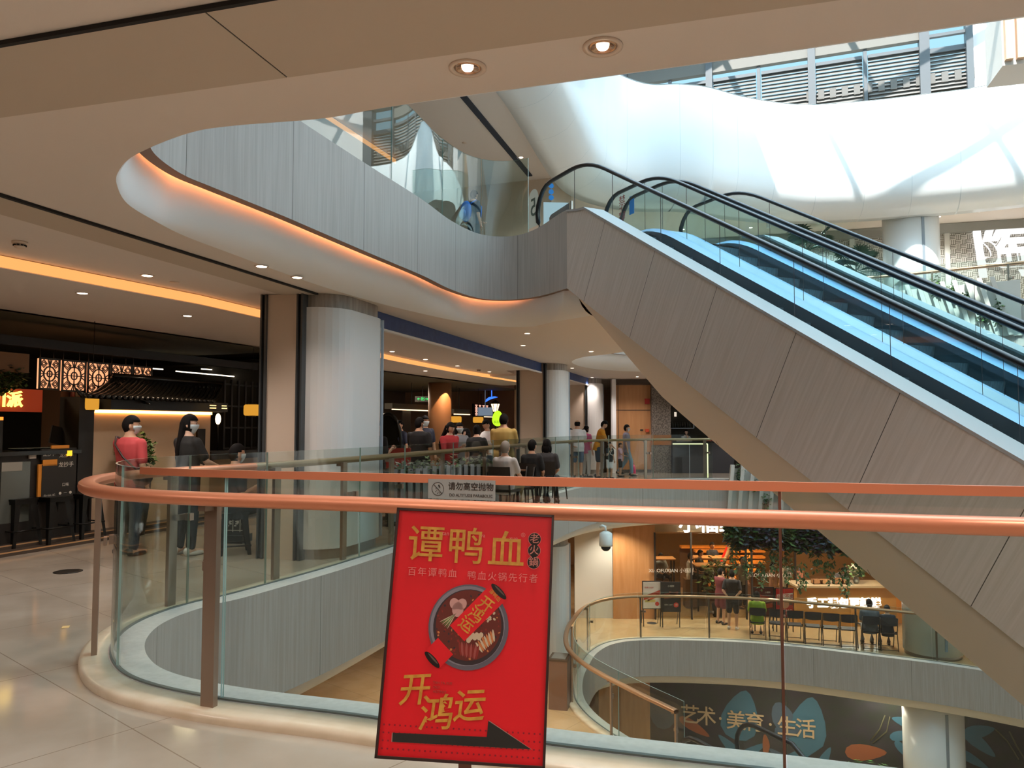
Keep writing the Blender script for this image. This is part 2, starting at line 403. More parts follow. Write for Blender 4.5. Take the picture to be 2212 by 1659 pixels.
# lowered ceiling zone in front of the shops, first bay and second bay
m = MB(); m.prism([(-12, 0.5), (-7.6, 0.5), (-4.75, 6.8), (-3.75, 9.0), (-3.35, 10.3), (FX(14.5) + .3, 14.4), (FX(14.5), 14.5), (FX(.5), .5)], 3.0, 3.115)
struct(m.build('ceiling', CEIL), 'lowered ceiling strip in front of the dark restaurant', 'ceiling')
m = MB(); m.quad((-7.6, .5, 3.11), (-4.75, 6.8, 3.11), (-4.75, 6.8, 3.005), (-7.6, .5, 3.005))
m.quad((-4.75, 6.8, 3.11), (-3.75, 9.0, 3.11), (-3.75, 9.0, 3.005), (-4.75, 6.8, 3.005)); m.quad((-3.75, 9, 3.11), (-3.35, 10.3, 3.11), (-3.35, 10.3, 3.005), (-3.75, 9, 3.005))
for i in range(len(m.v)): m.v[i] = (m.v[i][0] + .015, m.v[i][1] - .006, m.v[i][2])
tag(m.build('cove_light', COVEV), 'long orange cove light line in the ceiling before the dark restaurant', 'light')
sa = [SP(a, 0) for a in (.15, 9.15)]
bay2 = [SP(.15, 0), SP(9.2, 0), SP(9.2, -.9), (.6, 23.9), (-.35, 24.6), (FX(14.6), 14.6), (-3.4, 10.3)]
m = MB(); m.prism([tuple(p) for p in bay2], 2.95, 3.11); struct(m.build('ceiling', CEIL), 'lowered ceiling over the queue, second bay', 'ceiling')
K2 = [(-2.95, 10.6), (-2.75, 13.6), (-1.55, 18), (.05, 22.4), (.55, 23.8)]
kk = crom([Vector(p) for p in K2], 5)
m = MB(); m.prism([tuple(p) for p in kk] + [(-.35, 24.55), (FX(14.6) + .05, 14.6), (-3.35, 10.6)], 2.85, 2.949)
struct(m.build('ceiling', CEIL), 'lower ceiling strip beyond the second cove line', 'ceiling')
m = MB(); k3 = offs(kk, -.012)
m.loft([zrow(k3, 2.945), zrow(k3, 2.855)])
tag(m.build('cove_light', COVEV), 'orange cove light line in the ceiling above the queue', 'light')
def strip(a0, a1, b0, b1, z0, z1): return [SP(a0, b0), SP(a1, b0), SP(a1, b1), SP(a0, b1)], z0, z1
m = MB(); q, z0, z1 = strip(-7.4, -1.3, -.035, 0, 3.1, 3.119); m.prism([tuple(p) for p in q], z0, z1)
q, z0, z1 = strip(-12.5, -7.4, -.035, 0, 3.1, 3.119); m.prism([tuple(p) for p in q], z0, z1)
struct(m.build('trim_5', SLOT), 'dark shutter slot in the ceiling on the left', 'ceiling slot')
m = MB(); q, z0, z1 = strip(-12.5, -1.3, -.42, -.035, 3.098, 3.119); m.prism([tuple(p) for p in q], z0, z1)
struct(m.build('trim_6', CEILTAN), 'tan panel strip beside the shutter slot on the left', 'ceiling panel')
m = MB(); q, z0, z1 = strip(.12, 9.2, .0, .03, 2.9, 3.119); m.prism([tuple(p) for p in q], z0, z1)
struct(m.build('trim_7', BLUEFILM), 'dark blue beam face between the two white columns', 'beam')
m = MB(); q, z0, z1 = strip(.12, 9.2, -.02, .045, 2.87, 2.9); m.prism([tuple(p) for p in q], z0, z1)
struct(m.build('trim_8', WHITE), 'white edge strip under the dark blue beam', 'beam')
m = MB(); q, z0, z1 = strip(10.4, 15.4, -.0, .03, 2.9, 3.119); m.prism([tuple(p) for p in q], z0, z1)
struct(m.build('trim_7', BLUEFILM), 'short dark blue beam face beyond the second column', 'beam')
m = MB(); q, z0, z1 = strip(10.4, 15.4, -.02, .045, 2.87, 2.9); m.prism([tuple(p) for p in q], z0, z1)
m.prism([tuple(SP(10.4, -.02)), tuple(SP(15.4, -.02)), tuple(SP(15.4, -2.0)), tuple(SP(10.4, -2.0))], 2.9, 3.11)
struct(m.build('trim_8', CEIL), 'pale ceiling drop behind the short blue beam', 'beam')
# shutter box panel across the near ceiling
n0, n1 = Vector((-2.11, 3.04)), Vector((-.97, 2.72)); dn = (n1 - n0).normalized(); pn = Vector((-dn.y, dn.x))
def NP(l, w): return n0 + dn * l + pn * w
m = MB()
for (l0, l1) in ((-7, .985), (.993, 9)): m.prism([tuple(NP(l0, 0)), tuple(NP(l1, 0)), tuple(NP(l1, .565)), tuple(NP(l0, .565))], 3.106, 3.119)
struct(m.build('trim_6', CEILTAN), 'tan shutter box panel across the ceiling overhead', 'ceiling panel')
m = MB(); m.prism([tuple(NP(-7, -.02)), tuple(NP(9, -.02)), tuple(NP(9, 0)), tuple(NP(-7, 0))], 3.1, 3.119)
m.prism([tuple(NP(.985, .0)), tuple(NP(.993, .0)), tuple(NP(.993, .565)), tuple(NP(.985, .565))], 3.109, 3.119)
struct(m.build('trim_5', SLOT), 'dark shutter slot across the ceiling overhead', 'ceiling slot')

# level five ceiling and the tall white bulkhead of level six
hole6 = offs(W6, 1.1)
m = MB(); m.flat(ring(hole6), 7.52); struct(m.build('ceiling', CEIL), 'ceiling of the level above, behind its glass', 'ceiling')
pr = [(0.03, 10.0), (0, 9.97), (0, 8.35), (.03, 8.1), (.12, 7.9), (.3, 7.7), (.55, 7.58), (.8, 7.53), (1.1, 7.52)]
LW = cum(W6); w0 = near_l(W6, (3.3, 18.3))
m = MB()
js = [w0 + d for d in (.85, 1.75, 2.6, 3.75, 4.9, 6.1, 7.2, 8.3)] + [w0 - d for d in (.6, 1.5, 2.6, 4, 5.4)]
pts = []; flag = []; prev = 0
for j in sorted(js) + [LW[-1]]:
    for p in sub(W6, prev, j - .004 if j < LW[-1] else LW[-1]): pts.append(p); flag.append(0)
    flag[-1] = 1 if j < LW[-1] else 0; prev = j + .004
def drop_at(p): t = min(1, max(0, (p[0] - .6) / 1.9)); return .42 * t * t * (3 - 2 * t) if p[1] > 10 else 0
m.loft([[V3(q, z - drop_at(p) * max(0, min(1, (8.6 - z) / .6))) for p, q in zip(pts, offs(pts, o))] for o, z in pr] + [zrow(offs(pts, 1.12), 7.53)], mifun=lambda i, k: 1 if flag[k] else 0)
m.loft([zrow(offs(pts, .18), 10.0), zrow(pts, 10.0)])
m.loft([zrow(offs(pts, .18), 8.8), zrow(offs(pts, .18), 10.0)])
struct(m.build('trim_9', [GLOSSW, mat('fine joint', 'c3cdd0', .5)]), 'tall wavy glossy white bulkhead above the escalators', 'bulkhead')
m = MB(); m.flat(ring(offs(W6, .18)), 8.8); struct(m.build('floor', FLOOR), 'floor behind the white bulkhead', 'floor')
m = MB(); q, z0, z1 = strip(-3, 8.0, .0, .12, 7.49, 7.519); m.prism([tuple(p) for p in q], z0, z1)
struct(m.build('trim_5', mat('blue black slot', '1d2a3c', .6)), 'dark slot line in the ceiling of the level above', 'ceiling slot')

# ------------------------------------------------------------ outer walls
def wall(name, a, b, z0, z1, th, mt, label, cat='wall'):
    a = Vector(a); b = Vector(b); d = (b - a).normalized(); n = Vector((d.y, -d.x)) * th
    m = MB(); m.prism([tuple(a), tuple(b), tuple(b + n), tuple(a + n)], z0, z1)
    return struct(m.build(name, mt), label, cat)
WARMW = mat('warm beige wall', 'cfb298', .7)
wall('wall_back', (BX0, BY0), (BX1, BY0), -8.8, 12, .2, WARMW, 'beige wall behind the viewer')
wall('wall_left', (BX0, BY1), (BX0, BY0), -8.8, 12, .2, WARMW, 'beige wall at the far left')
wall('wall_far', (BX1, 33), (BX0, 33), -8.8, 8.8, .2, WARMW, 'far back wall behind the shops')
wall('wall_right', (BX1, BY0), (BX1, BY1), -8.8, 12, .2, WHITE, 'white wall out to the right')
# unseen roof shaped to place the sun: steel grid, frosted diffuser, open right side
ROOFZ = 16.5
FROST = bpy.data.materials.new('frosted diffuser'); FROST.use_nodes = True
_n = FROST.node_tree.nodes; _l = FROST.node_tree.links; _n.remove(_n['Principled BSDF'])
_t = _n.new('ShaderNodeBsdfTranslucent'); _t.inputs[0].default_value = (.75, .8, .85, 1); _l.new(_t.outputs[0], _n['Material Output'].inputs[0])
m = MB(); m.box((0, -2.5, ROOFZ), (30, 11, .3)); m.box((0, 23.1, ROOFZ), (30, 4.2, .3)); m.box((-8.5, 13.5, ROOFZ), (13, 21, .3))
struct(m.build('ceiling', WHITE), 'unseen solid roof shaped to shade part of the bulkhead', 'roof')
m = MB(); m.box((.6, 13.5, ROOFZ), (5.2, 21, .05)); struct(m.build('sun_diffuser', FROST), 'unseen frosted sheet added to keep direct sun off', 'skylight')
m = MB()
for i in range(8): m.box((6, 4.5 + i * 2.75, ROOFZ - .1), (18, .07, .3))
for i in range(5): m.box((-1.5 + i * 3.4, 13.5, ROOFZ - .1), (.07, 21, .3))
struct(m.build('trim_10', mat('roof steel', '9aa0a4', .5, .3)), 'steel grid of the skylight', 'skylight frame')
# ------------------------------------------------------------ escalators down from the level above
P0 = Vector((.77, 10.53)); U = Vector((.456, -.89)).normalized(); N = Vector((-U.y, U.x))
TAN = math.tan(math.radians(30))
def EP(n, t, z): p = P0 + N * n + U * t; return Vector((p.x, p.y, z))
def line_z(t, off): return 4.4 + off - TAN * t
def soft(t, off, w=.45, flat=4.4):
    """incline line that eases into the level landing"""
    a = t / w
    if a <= -1: return flat + off
    if a >= 1: return flat + off - TAN * t
    return flat + off - TAN * w * (a + 1) ** 2 / 4
TB = 7.7
d_ = Vector((U.x * math.cos(PI / 6), U.y * math.cos(PI / 6), -.5)); pz_ = Vector((U.x * .5, U.y * .5, math.cos(PI / 6))); nn_ = Vector((N.x, N.y, 0))
MI = Matrix(((d_.x, nn_.x, pz_.x, P0.x), (d_.y, nn_.y, pz_.y, P0.y), (d_.z, nn_.z, pz_.z, 3.47), (0, 0, 0, 1)))
MIi = MI.inverted()
def build_inc(m, name, mats, parent):
    m.v = [tuple(MIi @ Vector(v)) for v in m.v]; o = m.build(name, mats, parent); o.matrix_world = MI; return o
def wood_top(t):
    if t > .45: return 4.77 - TAN * t
    if t < -.75: return 4.45
    k = (t + .75) / 1.2; return 4.45 + .0 + (4.77 - TAN * .45 - 4.45) * k * k * (3 - 2 * k) + .11 * math.sin(PI * k) ** 2 * (1 if k < 1 else 0)
def wood_bot(t): return 3.47 - TAN * max(t, 0)
bank = thing('escalator_cladding', 'oak veneer side casing with white soffit running down beside the escalators', 'escalator casing', EP(0, 0, 3.47))
def rel(o, parent):
    """parent without moving"""
    o.parent = parent; o.matrix_parent_inverse = Matrix.Translation(-Vector(parent.location)); return o
# oak side: top t-values of the joints .96 + 1.03 k, joints square to the slope
def side_strip(n, js, mats, name):
    edges = []
    for j in js: edges += [(j - .005, 0), (j + .005, 1)]
    m = MB(); st = [(-.02, None)]
    ts = [(-.0, -.0, 0)]
    rows_t = [(.0, .45, 0)]
    seq = [(0.0, 0.0, 0)]                              # (t bottom, t top, joint flag of the strip that follows)
    for k in range(1, 6): seq.append((0.0 + .02 * k, .45 * k / 6, 0))
    for j in js:
        seq.append((j - .53 - .003, j - .003, 1)); seq.append((j - .53 + .003, j + .003, 0))
        for q in (.25, .5, .75):
            if j + q < TB: seq.append((j + q - .53, j + q, 0))
    seq.append((TB - .53, TB, 0)); seq.sort(key=lambda q: q[1])
    bot = [EP(n, max(a, 0), wood_bot(max(a, 0))) for a, b, f in seq]; top = [EP(n, b, wood_top(b)) for a, b, f in seq]
    fl = [f for a, b, f in seq]
    m.loft([bot, top], mifun=lambda i, k: 1 if fl[k] else 0)
    return m
js = [.96 + 1.03 * k for k in range(7)]
m = side_strip(0, js, None, None)
back = [EP(.1, t, wood_bot(t)) for t in [i * TB / 10 for i in range(11)]]; fr = [EP(0, t, wood_bot(t)) for t in [i * TB / 10 for i in range(11)]]
m.loft([back, fr], 2, False)
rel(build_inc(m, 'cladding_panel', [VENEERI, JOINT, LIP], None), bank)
ts = [i * TB / 20 for i in range(21)]
def soffit_drop(t): return .35 + .33 * min(1, t / 1.6)
m = MB()
rows = [[EP(.08, t, wood_bot(t) + .05) for t in ts], [EP(.09, t, wood_bot(t) - .01) for t in ts], [EP(.24, t, wood_bot(t) - soffit_drop(t) * .5) for t in ts], [EP(.42, t, wood_bot(t) - soffit_drop(t)) for t in ts]]
m.loft(rows)
for t in (2.2, 4.1, 6.0):
    m.quad(EP(.087, t, wood_bot(t) - .008), EP(.087, t + .012, wood_bot(t + .012) - .008), EP(.417, t + .34, wood_bot(t + .34) - soffit_drop(t) + .003), EP(.417, t + .328, wood_bot(t + .328) - soffit_drop(t) + .003), 1)
m.loft([[EP(.42, t, wood_bot(t) - soffit_drop(t)) for t in ts], [EP(3.2, t, wood_bot(t) - soffit_drop(t)) for t in ts]])
m.loft([[EP(3.2, t, wood_bot(t) - soffit_drop(t)) for t in ts], [EP(3.6, t, wood_bot(t)) for t in ts]])
rel(m.build('soffit', [mat('cream soffit', 'e8dccf', .6), mat('soffit joint', '7a6a5a', .7)]), bank)
m = MB(); m.loft([[EP(3.6, t, wood_bot(t)) for t in ts], [EP(3.6, t, wood_top(t) if t > .45 else 4.5) for t in ts]])
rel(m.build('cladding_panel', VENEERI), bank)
tl = [-1.2, -.9, -.75, -.6, -.45, -.3, -.15, 0, .15, .3, .45] + [.8 + .4 * i for i in range(18)]
# the curved oak lip where the slab edge swells up to the escalator
sw = [p for p in V5 if (p - P0).length < 1.25] ; Ls = cum(sw); tot = Ls[-1]
m = MB(); m.loft([zrow(sw, 4.45), [V3(p, 4.452 + (wood_top(0) - 4.452) * ((l / tot) ** 2 * (3 - 2 * l / tot))) for p, l in zip(sw, Ls)]])
tp = [V3(p, 4.452 + (wood_top(0) - 4.452) * ((l / tot) ** 2 * (3 - 2 * l / tot))) for p, l in zip(sw, Ls)]
m.loft([tp, [V3(p + N * .32 , q.z) for p, q in zip(sw, tp)]], 0)
rel(m.build('cladding_panel', VENEER), bank)
def deck(n0, n1, t0=-.05, label=None, zf=wood_top, parent=bank, name='deck_cover', mt=ALU, dz=0):
    tt = [t for t in tl if t >= t0 and t <= TB]
    m = MB(); m.loft([[EP(n0, t, zf(t) + dz - .03) for t in tt], [EP(n0, t, zf(t) + dz) for t in tt], [EP(n1, t, zf(t) + dz) for t in tt], [EP(n1, t, zf(t) + dz - .03) for t in tt]], 0, False)
    return rel(m.build(name, mt), parent)
deck(-.012, .31, mt=mat('pale deck cover', 'b0aaa7', .4))
deck(3.28, 3.61, mt=mat('pale deck cover', 'b0aaa7', .4))

STEPM = mat('dark step', '6a757d', .5, .1, noise=((3, 3, 90), '77828b')); RISER = mat('ribbed riser', '8b99a3', .45, .1, noise=((60, 60, 3), '6c7882'))
SKIRT = mat('dark skirt', '454c53', .35, .2); BLUEALU = mat('bluish aluminium trim', '97b2d0', .3, .25)
def escalator(n0, label):
    """n0 = offset of the left balustrade; balustrades 1.28 apart"""
    e = thing('escalator', label, 'escalator', EP(n0 + .64, 0, 4.4), group=None)
    n1 = n0 + 1.28
    for k, n in enumerate((n0, n1)):
        # glass: one pane per 1.05 m
        tcuts = [-1.45, -.35, .62] + [.62 + 1.03 * i for i in range(1, 8)]
        for a, b in zip(tcuts, tcuts[1:]):
            b = min(b, TB); tt = [a + (b - a) * q / 6 + (.004 if q == 0 else -.004 if q == 6 else 0) for q in range(7)]
            lo = [EP(n, t, soft(t, .16)) for t in tt]
            hi = []
            for t in tt:
                z = soft(t, .93)
                if t < -1.05: z = min(z, 4.88 + math.sqrt(max(.45 ** 2 - (t + 1.05) ** 2, .01)))
                hi.append(EP(n, t, z))
            w_ = nn_ * .005
            m = MB(); m.loft([[p - w_ for p in lo], [p - w_ for p in hi], [p + w_ for p in hi], [p + w_ for p in lo]], 0, False)
            m.quad(lo[-1] - w_, hi[-1] - w_, hi[-1] + w_, lo[-1] + w_, 1)
            rel(m.build('glass_panel', [GLASSE, DKGREY]), e)
        pts = [EP(n, t, soft(t, .95)) for t in [TB, 6, 4, 2.5, 1.5, 1, .6, .45, .3, .15, 0, -.15, -.3, -.45, -.7, -1.05]]
        for q in range(1, 10): a = PI * q / 10; pts.append(EP(n, -1.05 - .42 * math.sin(a), 4.93 + .42 * math.cos(a)))
        pts += [EP(n, -.95, 4.51)]
        m = MB(); m.tube(pts, .038, 8, flat=.75); rel(m.build('handrail', BLACK), e)
        sgn = 1 if k == 0 else -1
        tt = [t for t in tl if -1.1 <= t <= TB]
        m = MB(); m.loft([[EP(n - .03 * sgn, t, soft(t, .17)) for t in tt], [EP(n + .03 * sgn, t, soft(t, .175)) for t in tt], [EP(n + .13 * sgn, t, soft(t, .12)) for t in tt]], 0, False)
        rel(m.build('skirt_trim', BLUEALU), e)
        m = MB(); m.loft([[EP(n + .13 * sgn, t, soft(t, .12)) for t in tt], [EP(n + .135 * sgn, t, soft(t, -.3)) for t in tt]])
        rel(m.build('skirt_panel', SKIRT), e)
    # steps
    run = .4; rise = run * TAN; a, b = n0 + .14, n1 - .14
    for i in range(0, 19):
        t0 = .1 + run * i; zt = 4.4 - rise * i - .06
        m = MB()
        if i == 0:
            m.quad(EP(a, -.4, zt), EP(b, -.4, zt), EP(b, t0, zt), EP(a, t0, zt))
        m.quad(EP(a, t0 - run if i else -.4, zt), EP(b, t0 - run if i else -.4, zt), EP(b, t0, zt), EP(a, t0, zt))
        q = [EP(a, t0, zt), EP(b, t0, zt), EP(b, t0 - .04, zt - rise), EP(a, t0 - .04, zt - rise)]; m.quad(*q, mi=1)
        m.quad(EP(a, t0 - .012, zt + .002), EP(b, t0 - .012, zt + .002), EP(b, t0 + .003, zt + .002), EP(a, t0 + .003, zt + .002), 2)
        rel(m.build('step', [STEPM, RISER, mat('step nosing', '7d8a92', .4, .4)]), e)
    m = MB(); m.box((0, 0, 0), (1.2, 1.3, .02)); o = m.build('landing_plate', ALU); o.rotation_euler = (0, 0, math.atan2(U.y, U.x)); o.location = EP(n0 + .64, -1.05, 4.405); rel(o, e)
    return e
escalator(.35, 'nearer glass sided escalator, against the oak casing')
escalator(1.97, 'farther glass sided escalator, behind the first one')
deck(1.66, 1.94, zf=lambda t: soft(t, .17), mt=ALU)
# ------------------------------------------------------------ recessed downlights (each with its own lamp)
RIM = mat('downlight rim', 'e2cdbb', .4)
REFL = mat('downlight reflector', 'caa890', .15, .9)
WARM = (1, .90, .84); NEUT = (1, .86, .72)
def downlight(x, y, z, label, r=.07, energy=60, col=WARM, group=None, spread=125):
    e = thing('downlight', label, 'light', (x, y, z), group=group)
    if r > .06:
        m = MB(); m.lathe([(r * 1.35, 0), (r * 1.33, -.008), (r * 1.0, -.006), (r * .98, 0)], n=28); ring_ = m.build('trim_ring', RIM, e)
        m = MB(); m.lathe([(r, -.001), (r * .95, -.004), (r * .78, -.007), (r * .74, -.003)], n=28); ring_ = m.build('reflector_ring', REFL, ring_)
        m = MB(); m.lathe([(0, -.010), (r * .34, -.010), (r * .4, -.004)], n=20); m.build('lens', LAMP, e)
    else:
        m = MB(); m.lathe([(r * 1.3, 0), (r * 1.28, -.006), (r, -.006), (r * .95, -.001)], n=18); m.build('trim_ring', RIM, e)
        m = MB(); m.lathe([(0, -.005), (r * .9, -.005), (r * .95, -.001)], n=16); m.build('lens', LAMP, e)
    if energy:
        l = bpy.data.lights.new('downlight lamp', 'SPOT'); l.energy = energy * .27; l.color = col; l.spot_size = math.radians(spread); l.spot_blend = .7
        l.shadow_soft_size = .05
        o = bpy.data.objects.new('downlight_lamp', l); C.objects.link(o); o.parent = e; o.location = (0, 0, -.03)
    return e
def dl(px, py, z, label, **k): p = P(px, py, z); return downlight(p.x, p.y, z, label, **k)
dl(1010, 146, 3.12, 'lit recessed downlight in the near ceiling, left one of the pair', r=.062, energy=300, spread=165)
dl(1302, 100, 3.12, 'lit recessed downlight in the near ceiling, right one of the pair', r=.062, energy=300, spread=165)
dl(565, 575, 3.12, 'small downlight in the ceiling rim left of the white column top', r=.055, energy=110)
dl(642, 599, 3.12, 'small downlight in the ceiling rim just above the white column', r=.055, energy=90)
dl(318, 595, 3.12, 'small downlight above the orange cove line, before the restaurant', r=.055, energy=260)
dl(178, 633, 3.0, 'small downlight below the orange cove line on the far left', r=.055, energy=200)
dl(405, 682, 3.0, 'small downlight below the orange cove line near the column', r=.055, energy=200)
for i, (px, py, z, e_, lab) in enumerate([(847, 759, 2.95, 230, 'small downlight over the queue nearest the big column'), (919, 776, 2.95, 230, 'small downlight above the second orange cove line'),
        (988, 790, 2.95, 230, 'small downlight right of centre above the second cove line'), (919, 801, 2.85, 180, 'small downlight below the second cove line'),
        (1057, 803, 2.95, 230, 'small downlight near the second column over the queue'), (1130, 746, 3.12, 260, 'rim downlight in front of the second column'),
        (1139, 720, 3.12, 260, 'rim downlight under the escalator landing'), (1277, 759, 3.12, 200, 'rim downlight beside the oval opening'),
        (1236, 795, 3.12, 180, 'rim downlight above the short blue beam')]):
    dl(px, py, z, lab, r=.05, energy=e_)
for x, y in ((2.6, 1.6), (-2.8, 1.6), (-.2, -1.2), (-5.2, 2.6), (3.6, -1.4), (-6.6, 5.2), (-2.9, -3.2), (1.4, -4.2)):  # unseen downlights added to light the near floor and ceiling
    downlight(x, y, 3.12, 'unseen downlight added behind the viewer to light the near area', r=.055, energy=330, spread=160, group='added unseen downlights behind the viewer')
for x, y in ((4, 24.2), (6.4, 24.2), (8.8, 23.6), (2.6, 24.6)):
    downlight(x, y, 3.12, 'recessed downlight at the far end before the wood wall and bar', r=.05, energy=260, group='downlights at the far end')
for x, y in ((3.2, 22.4), (5.2, 22.8), (7.2, 22.6), (9.4, 22.2), (12.2, 21.4), (6.2, 21.6), (13.4, 20.6)):  # extra lamps added to brighten the back of the level above
    downlight(x, y, 7.52, 'downlight added to brighten the space before the lattice wall', r=.05, energy=1000, col=(.92, 1, 1), group='added downlights before the lattice wall')
for x, y in ((-.6, 14.5), (.2, 16.6), (-2.0, 11.5)):  # extra lamps added to light the upper left
    downlight(x, y, 7.52, 'downlight added in the upper left ceiling for extra light', r=.05, energy=320, group='added downlights in the upper left ceiling')
for x, y in ((3.2, 23), (5.4, 23.2), (7.8, 22.6), (10, 22), (4.6, 26.5), (7.4, 26), (1.2, 21.5), (-1.5, 17), (.5, 14), (-2.5, 12)):
    downlight(x, y, -1.28, 'recessed downlight in the ceiling one level down', r=.05, energy=1050, col=NEUT, group='downlights one level down')
# ------------------------------------------------------------ glass balustrades
def railing(cur, base, l0, l1, label, panel=1.5, posts=True, rail=True, name='glass_railing', tint=None, og=.2, rail_z=1.16, top=1.30, rail_mat=None, post_mat=None, roff=.37, post_at=None, cuts=None, cap=None, pw=.085):
    pts = sub(cur, l0, l1); mid = pts[len(pts) // 2]
    e = thing(name, label, 'railing', (mid[0], mid[1], base))
    cs = cuts or []
    if not cs:
        n = max(1, round((l1 - l0) / panel)); cs = [l0 + (l1 - l0) * i / n for i in range(n + 1)]
    g0 = offs(cur, og)
    def piece(a, b):
        seg = sub(cur, a, b); return offs_like(seg, og)
    for a, b in zip(cs, cs[1:]):
        a += .006; b -= .006
        i = offsub(cur, a, b, og - .006); o = offsub(cur, a, b, og + .006)
        m = MB()
        m.loft([zrow(o, base + .052), zrow(o, base + top)]); m.loft([zrow(i, base + top), zrow(i, base + .052)])
        m.loft([zrow(o, base + top), zrow(i, base + top)], 1, False)
        for q in (0, -1): m.quad(V3(i[q], base + .052), V3(o[q], base + .052), V3(o[q], base + top), V3(i[q], base + top), 1)
        rel(m.build('glass_panel', [tint or GLASS, GEDGE]), e)
    m = MB(); i = offsub(cur, l0, l1, og - .012); o = offsub(cur, l0, l1, og + .012)
    m.loft([zrow(i, base + .05), zrow(i, base + .064), zrow(o, base + .064), zrow(o, base + .05)], 0, False); rel(m.build('base_channel', mat('grey channel', '6d7470', .4, .4)), e)
    if rail:
        c = offsub(cur, l0, l1, roff); m = MB(); n = len(c)
        # flat rounded profile, wider than tall
        prof = [(-.055, 0), (-.05, .022), (-.034, .034), (.034, .034), (.05, .022), (.055, 0), (.05, -.022), (.034, -.034), (-.034, -.034), (-.05, -.022)]
        rows = []
        for (w, h) in prof + prof[:1]: rows.append(zrow(offsub(cur, l0, l1, roff + w), base + rail_z + h))
        m.loft(rows); rel(m.build('handrail', rail_mat or COPPER), e)
    if cap:  # copper coloured strip along the top of the glass
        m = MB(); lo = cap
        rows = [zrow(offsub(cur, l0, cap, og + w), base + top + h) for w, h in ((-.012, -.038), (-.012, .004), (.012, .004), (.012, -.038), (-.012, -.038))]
        m.loft(rows, 0, False); rel(m.build('copper_strip', COPPER), e)
    if posts:
        L = cum(cur)
        for a in (post_at or [c + .1 for c in cs[:-1]]):
            p = offsub(cur, a, a + .02, .30); p, q = p[0], p[-1]; d = (q - p).normalized(); nrm = Vector((-d.y, d.x)); rz = math.atan2(d.y, d.x)
            m = MB(); m.box((p.x, p.y, base + .05 + (rail_z - .07) / 2), (pw, .035, rail_z - .07), rz)
            k = p + nrm * .035
            m.box((k.x, k.y, base + rail_z - .05), (.05, .10, .03), rz)
            po = rel(m.build('post', post_mat or STEEL), e)
            m = MB(); k = p - nrm * .045 + d * .0
            m.box((k.x + d.x * .05, k.y + d.y * .05, base + .78), (.10, .02, .05), rz); k = p - nrm * .09 + d * .1
            m.box((k.x, k.y, base + .78), (.045, .05, .06), rz)
            c_ = m.build('clamp', post_mat or STEEL); c_.parent = po
    return e
def offsub(cur, a, b, d):
    """offset of the piece a..b, with the normals of the whole curve"""
    full = offs(cur, d); L = cum(cur)
    def pt(l):
        for i in range(1, len(L)):
            if L[i] >= l: t = (l - L[i - 1]) / max(L[i] - L[i - 1], 1e-9); return full[i - 1].lerp(full[i], t)
        return full[-1]
    return [pt(a)] + [full[i] for i in range(len(L)) if a + 1e-4 < L[i] < b - 1e-4] + [pt(b)]
def l_at(cur, px, py, z):
    q = P(px, py, z); return near_l(cur, (q.x, q.y))
LN = cum(EDGE4)
n_start = near_l(EDGE4, (3.4, 3.4)); n_tip = near_l(EDGE4, (-2.05, 7.4)); n_end = near_l(EDGE4, (11.5, 19.3))
# near run: from the right border round the left tip
cuts_near = [n_start] + sorted([l_at(EDGE4, 1683, 1640, .05), l_at(EDGE4, 463, 1517, .06), l_at(EDGE4, 236, 1441, .06), l_at(EDGE4, 392, 1303, .06), near_l(EDGE4, (-2.15, 7.15))])
p_near = [l_at(EDGE4, 440, 1530, .05), l_at(EDGE4, 200, 1415, .05), l_at(EDGE4, 384, 1310, .05)]
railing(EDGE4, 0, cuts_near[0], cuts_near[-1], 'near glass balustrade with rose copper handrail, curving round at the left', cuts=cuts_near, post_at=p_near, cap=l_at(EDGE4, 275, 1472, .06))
near_rail = [o for o in C.objects if o.name == 'glass_railing'][0]
for px in (1677, 1691):
    l_ = l_at(EDGE4, px, 1640, .05); a_ = offsub(EDGE4, l_, l_ + .012, .2); m = MB(); b_ = [p + (a_[0] - a_[-1]).orthogonal().normalized() * .009 for p in a_]; c_ = [p - (a_[0] - a_[-1]).orthogonal().normalized() * .009 for p in a_]
    m.prism([tuple(a[:2]) for a in (b_[0], b_[-1], c_[-1], c_[0])], .06, 1.3); rel(m.build('edge_strip', mat('brown glass edge', '9a6a58', .3, .3)), near_rail)
far0 = cuts_near[-1]
fc = [far0] + [l_at(EDGE4, px, py, .06) for px, py in ((753, 1203), (880, 1170), (980, 1136), (1060, 1110), (1115, 1093))]
fc += [fc[-1] + 1.7 * i for i in range(1, 7)]
railing(EDGE4, 0, fc[0], fc[-1], "glass balustrade across the void on this level, running back to the bar", cuts=fc, post_at=[far0 + .25] + [c - .18 for c in fc[1:]], rail_mat=mat('olive bronze rail', 'a08a68', .3, .5))
# level five above
a5 = near_l(V5, (-2.1, 6.84)); b5 = near_l(V5, (.12, 11.4))
c5 = [a5] + [l_at(V5, px, py, 4.45) for px, py in ((893, 405), (990, 478))] + [b5 - .55, b5]
railing(V5, 4.4, c5[0], c5[-1], 'frameless glass balustrade on the level above', cuts=c5, posts=False, rail=False, tint=glass_mat('upper balustrade glass', 'e9f3f1', 2.0))
# level three below
a3 = near_l(EDGE3, (3.1, 13.15)); b3 = near_l(EDGE3, (11.8, 18.3))
railing(EDGE3, -4.4, a3, b3, 'glass balustrade one level down, curved round its void', panel=1.75, pw=.045, rail_mat=mat('tan bronze rail', 'b98d6a', .3, .5))
# level five far right
a6 = near_l(V5B, (7.5, 20.9)); 
railing(V5B, 4.4, near_l(V5B, (6.2, 21.1)), near_l(V5B, (13.5, 17.3)), 'glass balustrade on the far right of the level above, behind the escalators', panel=1.8, pw=.045, rail_mat=mat('tan bronze rail', 'b98d6a', .3, .5))

